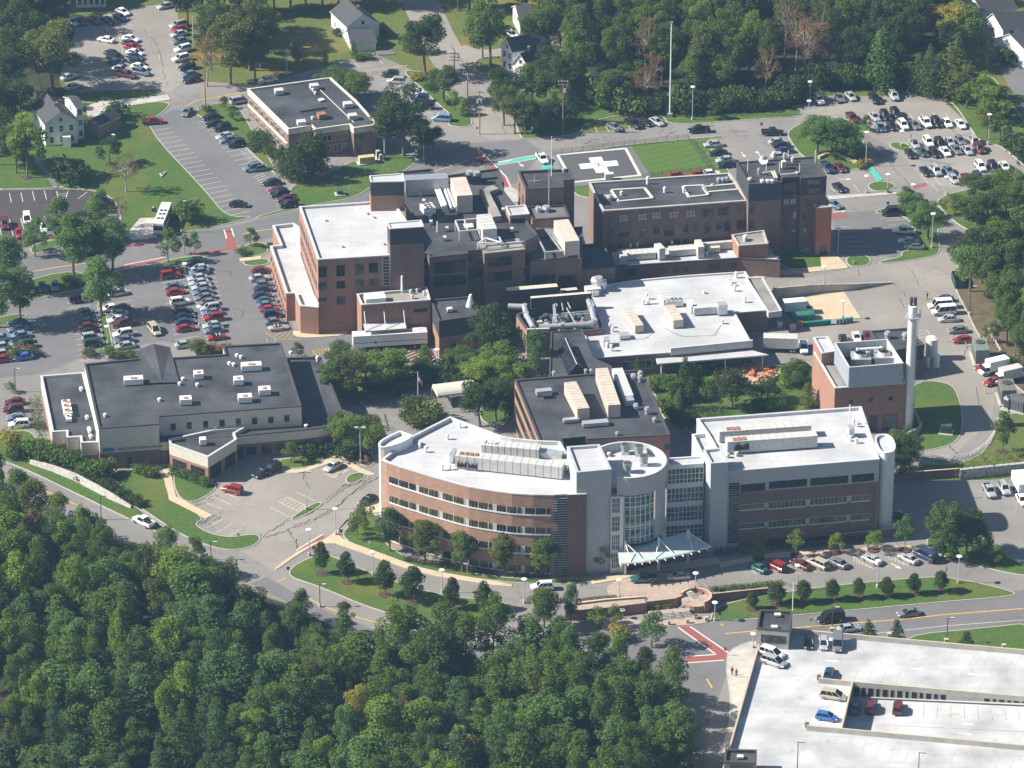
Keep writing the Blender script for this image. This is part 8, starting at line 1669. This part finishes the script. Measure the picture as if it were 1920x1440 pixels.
trees('in front of the right office building', 'trees in front of the right office building', 'ml 1493 1042 6 2.4; ml 1566 1036 5 2.4; ml 1637 1032 5 2.6; mq 1697 1032 8 2.8; ml 1422 1048 5.4 2.2; tg 1767 1046 13 6; td 1812 1040 11 4.4; mg 1845 1040 7 3; md 1790 1050 8 4; ml 1866 1058 4.5 2.2; tg 1690 872 9 4.2; td 1705 880 8 4.2; td 1680 885 8 4; mg 1878 848 10 3.4; md 1675 900 6 3')
trees('in the patio court', 'plants in the patio court', 'cd 1284 738 8.5 1.9; cd 1298 736 7.6 1.8; cd 1278 770 6 1.6; cl 1272 772 5 1.4; cd 1292 768 8 2; td 1372 768 10 5.2; td 1290 815 6 3.4; hg 1240 728 3.2 3; hl 1232 722 2.6 2.6; tg 1488 722 6.5 3.4; hl 1475 722 4 3; co 1516 765 5.6 2.2; mg 1500 715 5 3; hg 1402 772 2.2 2; cg 1196 706 4.6 1; hl 1265 735 3 2.5; hg 1225 735 2.5 2; tg 1262 752 6 3; hg 1318 748 3 3; hg 1335 728 3 3; td 1440 752 6 3.4; hd 1420 770 3 3; hl 1452 768 2.6 2.6; cg 1312 735 6 1.5; hg 1385 735 2.6 2.6; hg 1250 770 3 3; hd 1262 790 3.4 3')
trees('at the dark roofed clinic', 'shrubs and trees at the clinic', 'hg 72 858 5 3.4; hg 82 862 4 2.6; hg 96 866 4.6 2.8; hg 110 869 5 3; hg 122 872 3.6 2.2; hg 137 886 5.4 2.8; hg 163 894 4 2.8; hg 178 898 4 2.8; hg 192 896 4.4 3; hg 205 893 4 2.8; hy 20 838 4 3.4; hd 30 860 3 2.6; hg 262 886 2 1.8; hg 272 893 2.4 2; hg 286 895 2.4 2.2; cd 278 880 3.6 1; hg 328 889 2 1.8; hg 340 893 2 1.8; hg 352 897 2 1.8; hg 364 901 2 1.8; hg 376 906 2 1.8; hg 388 911 2 1.8; hd 398 890 1.8 2; hd 412 882 1.8 2')
trees('on the mulched slope', 'low shrubs on the mulched slope', 'hd 170 908 1.8 1.6; hd 182 906 1.6 1.5; ho 190 914 1.8 1.6; hd 200 912 1.8 1.6; hd 204 920 1.6 1.4; hd 214 924 1.8 1.5; hd 222 922 1.6 1.4; hd 226 934 2 1.6; hd 236 932 1.8 1.5; hd 240 942 1.8 1.5; hd 248 944 2 1.6; hd 256 944 2 1.6; hd 260 952 1.8 1.5; hd 40 850 2 1.8; hd 50 856 2 1.8; ho 148 895 1.6 1.6; ho 152 902 1.6 1.6')
trees('around the left car park', 'street trees around the left car park', 'mq 66 481 11 4.2; fq 112 458 12 4.8; fq 138 518 15.5 6; fq 188 448 12.5 4.8; fq 178 512 13 5; fq 212 508 13.5 5.6; fq 190 592 15 6; fq 12 547 14.5 5; fq 37 599 12.5 5; fq -3 614 14 5.4; mq 315 493 9.2 3.7; mq 366 477 6 2.2; mq 347 476 5 1.8; mq 470 462 4.6 2.4; hg 456 478 2 2; hd 140 532 2.4 3; hb 45 665 2.4 3; hd 62 668 2 2; ho 30 670 2.4 2.4; ho 165 667 2.2 2.4; hg 205 670 2.6 2.6; ho 226 672 2 2; ho 245 672 2.2 2; to 370 668 4 3.4; hb 395 664 2.4 3; hb 420 662 2.4 2.6; hg 385 668 2.4 2.4; mg 557 672 4 2.2; hg 70 800 1.4 2; mg 20 736 3 1.4')
ug = random.Random(4); _sp = []
for x0, y0, x1, y1, n in ((1108, 198, 1170, 214, 6), (1172, 215, 1440, 206, 22), (1440, 205, 1512, 192, 6), (1528, 166, 1700, 164, 14), (1030, 160, 1100, 190, 6)):
    for i in range(n): s_ = (i+.5)/n; _sp.append('h%s %.0f %.0f %.1f %.1f' % (ug.choice('ggddlo'), x0+(x1-x0)*s_+ug.uniform(-4, 4), y0+(y1-y0)*s_-ug.uniform(0, 6), ug.uniform(3.5, 7.5), ug.uniform(2.6, 4.4)))
trees('under the front edge of the top wood', 'undergrowth at the edge of the top wood', ';'.join(_sp))
def hedge(label, pts, w, h, col, n=None):
    ps = [P(x, y) for x, y in pts]; bl = []
    for i in range(len(ps)-1):
        k = max(2, int((ps[i+1]-ps[i]).length/(w*.55)))
        for j in range(k): p = ps[i].lerp(ps[i+1], j/k)-ps[0]; bl.append((p+Vector((rs.uniform(-.2, .2), rs.uniform(-.2, .2), h*.5)), V3(w*.5, w*.5, h*.5)))
    me = leaf_mesh('hedge', bl, n or len(bl)*90, .32, rs, .3, .75); me.materials.clear(); me.materials.append(LEAF[col]); o = bpy.data.objects.new('hedge', me); COL.objects.link(o); o.location = ps[0]; tag(o, label, 'hedge')
hedge('long brownish clipped hedge in the patio court', [(1290, 782), (1330, 777), (1366, 774)], 2.2, 2.0, 'o'); hedge('curved clipped green hedge left of the boiler house', [(1410, 742), (1445, 740), (1465, 732), (1478, 720)], 2.2, 1.6, 'g')
hedge('long trailing hedge on the bank below the guard rail', [(1780, 870), (1830, 866), (1880, 862), (1960, 852)], 4, 1.6, 'g'); hedge('dense hedge top above the stone retaining wall', [(1800, 896), (1880, 890), (1960, 880)], 2.4, 2.6, 'd'); hedge('dark hedge in the bed left of the office stair window', [(1345, 1040), (1380, 1038), (1440, 1030)], 2.2, 1.5, 'd'); hedge('rust tinted strip hedge beside the red cars at left', [(64, 755), (70, 785), (80, 818)], 2.6, 1.6, 'o')
hedge('row of low bushes between the ward wing and the white roof', [(1215, 524), (1250, 520), (1300, 517), (1380, 508)], 1.8, 1.6, 'l'); hedge('low planting inside the brick plaza recess', [(1222, 1146), (1262, 1142)], 1.4, 1.2, 'o'); hedge('hedge strip above the brick wall right of the plaza', [(1332, 1107), (1400, 1101), (1470, 1094)], 1.5, .8, 'g'); hedge('thin hedge at the edge of the drive above the ramp', [(1085, 1128), (1120, 1125), (1155, 1121)], 1.0, .6, 'g'); hedge('dark hedge at the foot of the right office building', [(1440, 1030), (1520, 1024), (1640, 1014)], 1.8, 1.3, 'd'); hedge('dark bed of shrubs under the facade trees', [(760, 1050), (850, 1068), (940, 1078), (1030, 1082)], 1.6, 1.0, 'd')
# ---- the woods
def inside(x, y, poly):
    r = False; n = len(poly)
    for i in range(n):
        (x0, y0), (x1, y1) = poly[i], poly[i-1]
        if (y0 > y) != (y1 > y) and x < (x1-x0)*(y-y0)/(y1-y0)+x0: r = not r
    return r
def wood(poly, sp, pick, seed):
    r = random.Random(seed); pts = PX(poly); q = [(p.x, p.y) for p in pts]; x0, x1 = min(a for a, _ in q), max(a for a, _ in q); y0, y1 = min(b for _, b in q), max(b for _, b in q); j = 0; y = y0; out = []
    while y < y1:
        x = x0+(j % 2)*sp/2
        while x < x1:
            a, b = x+r.uniform(-.33, .33)*sp, y+r.uniform(-.33, .33)*sp
            if inside(a, b, q): out.append((a, b))
            x += sp
        y += sp*.87; j += 1
    for a, b in out: pick(r, Vector((a, b, 0)), proj(Vector((a, b, 0))))
FOREST = [(-70, 962), (30, 972), (110, 996), (180, 1034), (240, 1080), (320, 1114), (400, 1148), (480, 1188), (560, 1218), (640, 1245), (720, 1275), (800, 1248), (880, 1236), (950, 1236), (1020, 1232), (1085, 1258), (1150, 1280), (1205, 1300), (1258, 1335), (1288, 1390), (1298, 1450), (1275, 1540), (1160, 1600), (-90, 1600)]
def pick1(r, p, px):
    x, y = px; u = r.random()
    if x < 470 and y < 1230: k, c = ('f' if u < .55 else 't'), r.choice('oogggllq')
    elif y > 1420 and x < 400: k, c = ('n' if u < .6 else 'f'), r.choice('ppgd') if u < .6 else r.choice('ggq')
    else:
        k = 'n' if u < .34 else ('f' if u < .72 else 't'); c = r.choice('ppgg') if k == 'n' else r.choice('gggggqqqlll')
    if x > 1080: c = r.choice('ggdq'); k = r.choice('fft')
    H = r.uniform(12, 19); R_ = r.choice((3.0, 3.6, 4.2, 4.8, 5.4, 6.2))
    if x > 1150 or y < 1150 and x < 900: H *= .92
    kind = {'n': 'layered pine', 'f': 'slender leafy tree', 't': 'broad leafy tree'}[k]
    put_tree(k, c, p, H, R_, f'{LNAME[c]} {kind} in the dense wood filling the lower left foreground', f'{LNAME[c]} {kind}s of the foreground wood')
wood(FOREST, 7.3, pick1, 11)
for k, c, x, y, H, R_, lb in (('t', 'y', 690, 1430, 16, 5, 'bright yellow green tree standing out in the middle of the foreground wood'), ('x', 'w', 752, 1420, 13, 3, 'grey half bare tree right of the yellow green one in the foreground wood'), ('t', 'o', 590, 1360, 16, 4, 'olive yellow tree left in the middle of the foreground wood'), ('f', 'o', 1160, 1400, 12, 2.4, 'pale slender birch near the right edge of the foreground wood'), ('t', 'o', 1005, 1395, 16, 5, 'olive topped oak in the right half of the foreground wood'), ('t', 'q', 1020, 1440, 17, 6.5, 'largest broad pale green tree in the right half of the foreground wood'), ('t', 'y', 860, 1480, 15, 4.5, 'yellow green tree at the bottom edge of the wood'), ('f', 'w', 70, 1080, 15, 3, 'thin pale stemmed tree at the left frame edge of the wood'), ('x', 'o', 100, 1075, 15, 4, 'half bare olive tree near the left end of the wood'), ('x', 'o', 45, 1090, 14, 4, 'half bare olive tree with pale stem at the left end of the wood'), ('f', 'q', 312, 1062, 9, 3, 'small fresh green tree at the wood edge beside the white pickup'), ('m', 'g', 365, 1082, 10, 3.6, 'small leafy tree at the wood edge by the front car park'), ('f', 'g', 565, 1172, 8, 2.6, 'small leafy tree at the wood edge by the curving road'), ('f', 'o', 645, 1190, 7, 2.4, 'small olive tree reaching over the curving road'), ('m', 'l', 1122, 1178, 5, 2.6, 'small light green bush tree left of the plaza, left one'), ('m', 'l', 1154, 1180, 5.6, 2.6, 'small light green bush tree left of the plaza, right one'), ('f', 'q', 1070, 1170, 10, 2.6, 'slender tree rising in front of the plaza ramp'), ('f', 'g', 1020, 1178, 9, 4, 'leafy tree in front of the drive edge left of the plaza'), ('m', 'q', 1222, 1215, 9, 4, 'fresh green tree overlapping the foot of the plaza steps'), ('h', 'y', 1165, 1200, 3.5, 3, 'yellow green bush below the plaza forecourt')):
    put_tree(k, c, P(x, y), H, R_, lb, 'single trees of the foreground wood')
NW = [(1075, 180), (1110, 196), (1150, 208), (1190, 209), (1300, 200), (1440, 200), (1505, 190), (1535, 162), (1640, 160), (1700, 158), (1740, 140), (1770, 90), (1800, 20), (1830, -90), (1860, -150), (1060, -150), (1085, 60), (1068, 130)]
def pick2(r, p, px):
    x, y = px; u = r.random()
    if 1430 < x < 1550 and y > 40: k, c = ('x' if u < .6 else 'f'), r.choice('bbwogg')
    elif 1300 < x < 1400 and y > 0 and u < .5: k, c = 't', r.choice('oog')
    elif 1180 < x < 1240 and y > 120 and u < .4: k, c = 'x', 'b'
    elif x > 1550: k, c = ('f' if u < .6 else 't'), r.choice('dddg')
    else: k, c = ('f' if u < .5 else 't'), r.choice('gggggdlq')
    if c == 'o' or c == 'b' or True: pass
    H = r.uniform(15, 20); R_ = r.uniform(4.2, 6) if k != 'x' else 4.2
    if y > 175: H *= .62
    kind = {'x': 'half bare tree', 'f': 'slender leafy tree', 't': 'broad leafy tree'}[k]
    z = 'right of the tall mast' if x > 1262 else 'left of the tall mast'
    if y < 105: FAR.append((k, c, p, H, R_)); return
    put_tree(k, c, p, H, R_, f'{LNAME[c]} {kind} in the wood at the top, {z}', f'{LNAME[c]} {kind}s in the top wood')
FAR = []
wood(NW, 8.6, pick2, 5)
far = lambda cs, h0, h1, R_: (lambda r, p, px: FAR.append(('t', r.choice(cs), p, r.uniform(h0, h1), R_)))
wood([(-60, -60), (120, -50), (130, 10), (110, 60), (60, 100), (-60, 110)], 9.5, far('dddg', 14, 18, 5.4), 6)
wood([(330, -150), (760, -150), (760, -30), (640, -20), (480, -6), (340, -20)], 11, far('ddg', 13, 16, 5.6), 8)
wood([(800, -150), (1060, -150), (1060, -10), (960, -5), (870, -20), (840, -60)], 11, far('gdg', 13, 16, 5.2), 9)
def far_wood():
    import numpy as np
    keys = sorted(LEAF); VV, FF, LV, MI, n0 = [], [], [], [], 0
    for k, c, p, H, R_ in FAR:
        e = random.choice(TP[k]); me = [ch for ch in e[0].children if ch.name.startswith('crown')][0].data
        v = np.empty(len(me.vertices)*3, 'f'); me.vertices.foreach_get('co', v); v = v.reshape(-1, 3).copy(); a = random.uniform(0, 6.28); s = R_/e[1+1]
        x, y = v[:, 0]*s, v[:, 1]*s; VV.append(np.stack([x*math.cos(a)-y*math.sin(a)+p.x, x*math.sin(a)+y*math.cos(a)+p.y, v[:, 2]*H/e[1]], 1))
        f = np.empty(len(me.polygons)*4, 'i'); me.polygons.foreach_get('vertices', f); FF.append(f.reshape(-1, 4)+n0); n0 += len(v)
        l = np.empty(len(me.polygons), 'f'); me.attributes['lv'].data.foreach_get('value', l); LV.append(l); MI.append(np.full(len(l), keys.index(c), 'i'))
    V, Fc, L, M = np.concatenate(VV), np.concatenate(FF), np.concatenate(LV), np.concatenate(MI)
    me = bpy.data.meshes.new('far_wood'); me.vertices.add(len(V)); me.vertices.foreach_set('co', V.ravel()); me.loops.add(Fc.size); me.loops.foreach_set('vertex_index', Fc.ravel().astype('i')); me.polygons.add(len(Fc)); me.polygons.foreach_set('loop_start', np.arange(0, Fc.size, 4, dtype='i'))
    for q in keys: me.materials.append(LEAF[q])
    me.polygons.foreach_set('material_index', M); at = me.attributes.new('lv', 'FLOAT', 'FACE'); at.data.foreach_set('value', L); me.update(calc_edges=True)
    o = bpy.data.objects.new('far_wood', me); COL.objects.link(o); o['kind'] = 'stuff'
    tag(o, 'far mass of green woodland along the top edge of the view', 'wood')
far_wood()
def build_trees():
    import collections
    cnt = collections.Counter((t[0], t[1], t[6]) for t in TREES); idx = collections.Counter()
    for t in sorted(TREES, key=lambda t: t[2]):
        k, c, x, y, H, R_, where, group = t; key = (k, c, where); n = cnt[key]; i = idx[key]; idx[key] += 1
        lb = f'{LNAME[c]} {KN[k]} {where}'
        if n > 1: lb = (f'leftmost {lb}' if i == 0 else (f'rightmost {lb}' if i == n-1 else f'{ORD[i]} {lb} from the left' if i < 16 else f'{lb}, number {i+1} from the left'))
        put_tree(k, c, P(x, y)+Vector((0, 0, .1)), H, R_, lb, group)
        if k in 'me' and y < 1500 and not group.startswith('trees beside'):
            pass
build_trees()
for key, lst in TP.items():
    for e in lst:
        if e[3]:
            for ch in list(e[0].children): bpy.data.objects.remove(ch)
            bpy.data.objects.remove(e[0])
mr = MB()
for t in TREES:
    if t[0] in 'em' and ('lawn' in t[6] or 'facade' in t[6] or 'right office' in t[6]):
        p = P(t[2], t[3]); mr.tube(p+Vector((0, 0, .1)), p+Vector((0, 0, .215)), 1.25, MULCH, 14)
struct(mr.build('mulch_rings'))
# ================================================================ LIGHT
SUN_EL, AZ = 38.0, 2.0
sd = bpy.data.lights.new('sun', 'SUN'); so = bpy.data.objects.new('sun', sd); COL.objects.link(so)
sd.energy = 5.0; sd.angle = rad(.5); sd.color = (1.0, .93, .82)
tv = Vector((math.cos(rad(AZ))*math.cos(rad(SUN_EL)), math.sin(rad(AZ))*math.cos(rad(SUN_EL)), -math.sin(rad(SUN_EL))))
so.rotation_euler = tv.to_track_quat('-Z', 'Y').to_euler(); so.location = (0, 0, 300)
w = bpy.data.worlds.new('World'); sc.world = w; w.use_nodes = True; nt = w.node_tree; bg = nt.nodes['Background']
sk = nt.nodes.new('ShaderNodeTexSky'); sk.sky_type = 'NISHITA'; sk.sun_disc = False; sk.sun_elevation = rad(SUN_EL); sk.sun_rotation = rad(270-AZ)
nt.links.new(sk.outputs[0], bg.inputs[0]); bg.inputs[1].default_value = .05
sc.view_settings.view_transform = 'Standard'; sc.view_settings.look = 'None'; sc.view_settings.gamma = 1; sc.view_settings.exposure = 1.05
sc.cycles.max_bounces = 5; sc.cycles.diffuse_bounces = 2; sc.cycles.transparent_max_bounces = 4; sc.cycles.use_adaptive_sampling = True

# ---- thin summer air between the aircraft and the ground
hz = MB(); X0, X1, Y0, Y1, Z0, Z1 = -900, 900, -930, 900, -1.5, 470
c8 = [(x, y, z) for z in (Z0, Z1) for x, y in ((X0, Y0), (X1, Y0), (X1, Y1), (X0, Y1))]
hm = bpy.data.materials.new('haze_air'); hm.use_nodes = True; ht = hm.node_tree; ht.nodes.clear(); ho = ht.nodes.new('ShaderNodeOutputMaterial'); hv = ht.nodes.new('ShaderNodeVolumePrincipled'); ht.links.new(hv.outputs[0], ho.inputs['Volume'])
hv.inputs['Color'].default_value = (.36, .63, 1.0, 1); hv.inputs['Density'].default_value = .00009; hv.inputs['Anisotropy'].default_value = .2
for f in ((0, 3, 2, 1), (4, 5, 6, 7), (0, 1, 5, 4), (1, 2, 6, 5), (2, 3, 7, 6), (3, 0, 4, 7)): hz.face([c8[i] for i in f], hm)
struct(hz.build('haze'), 'stuff')
sc.cycles.volume_bounces = 0
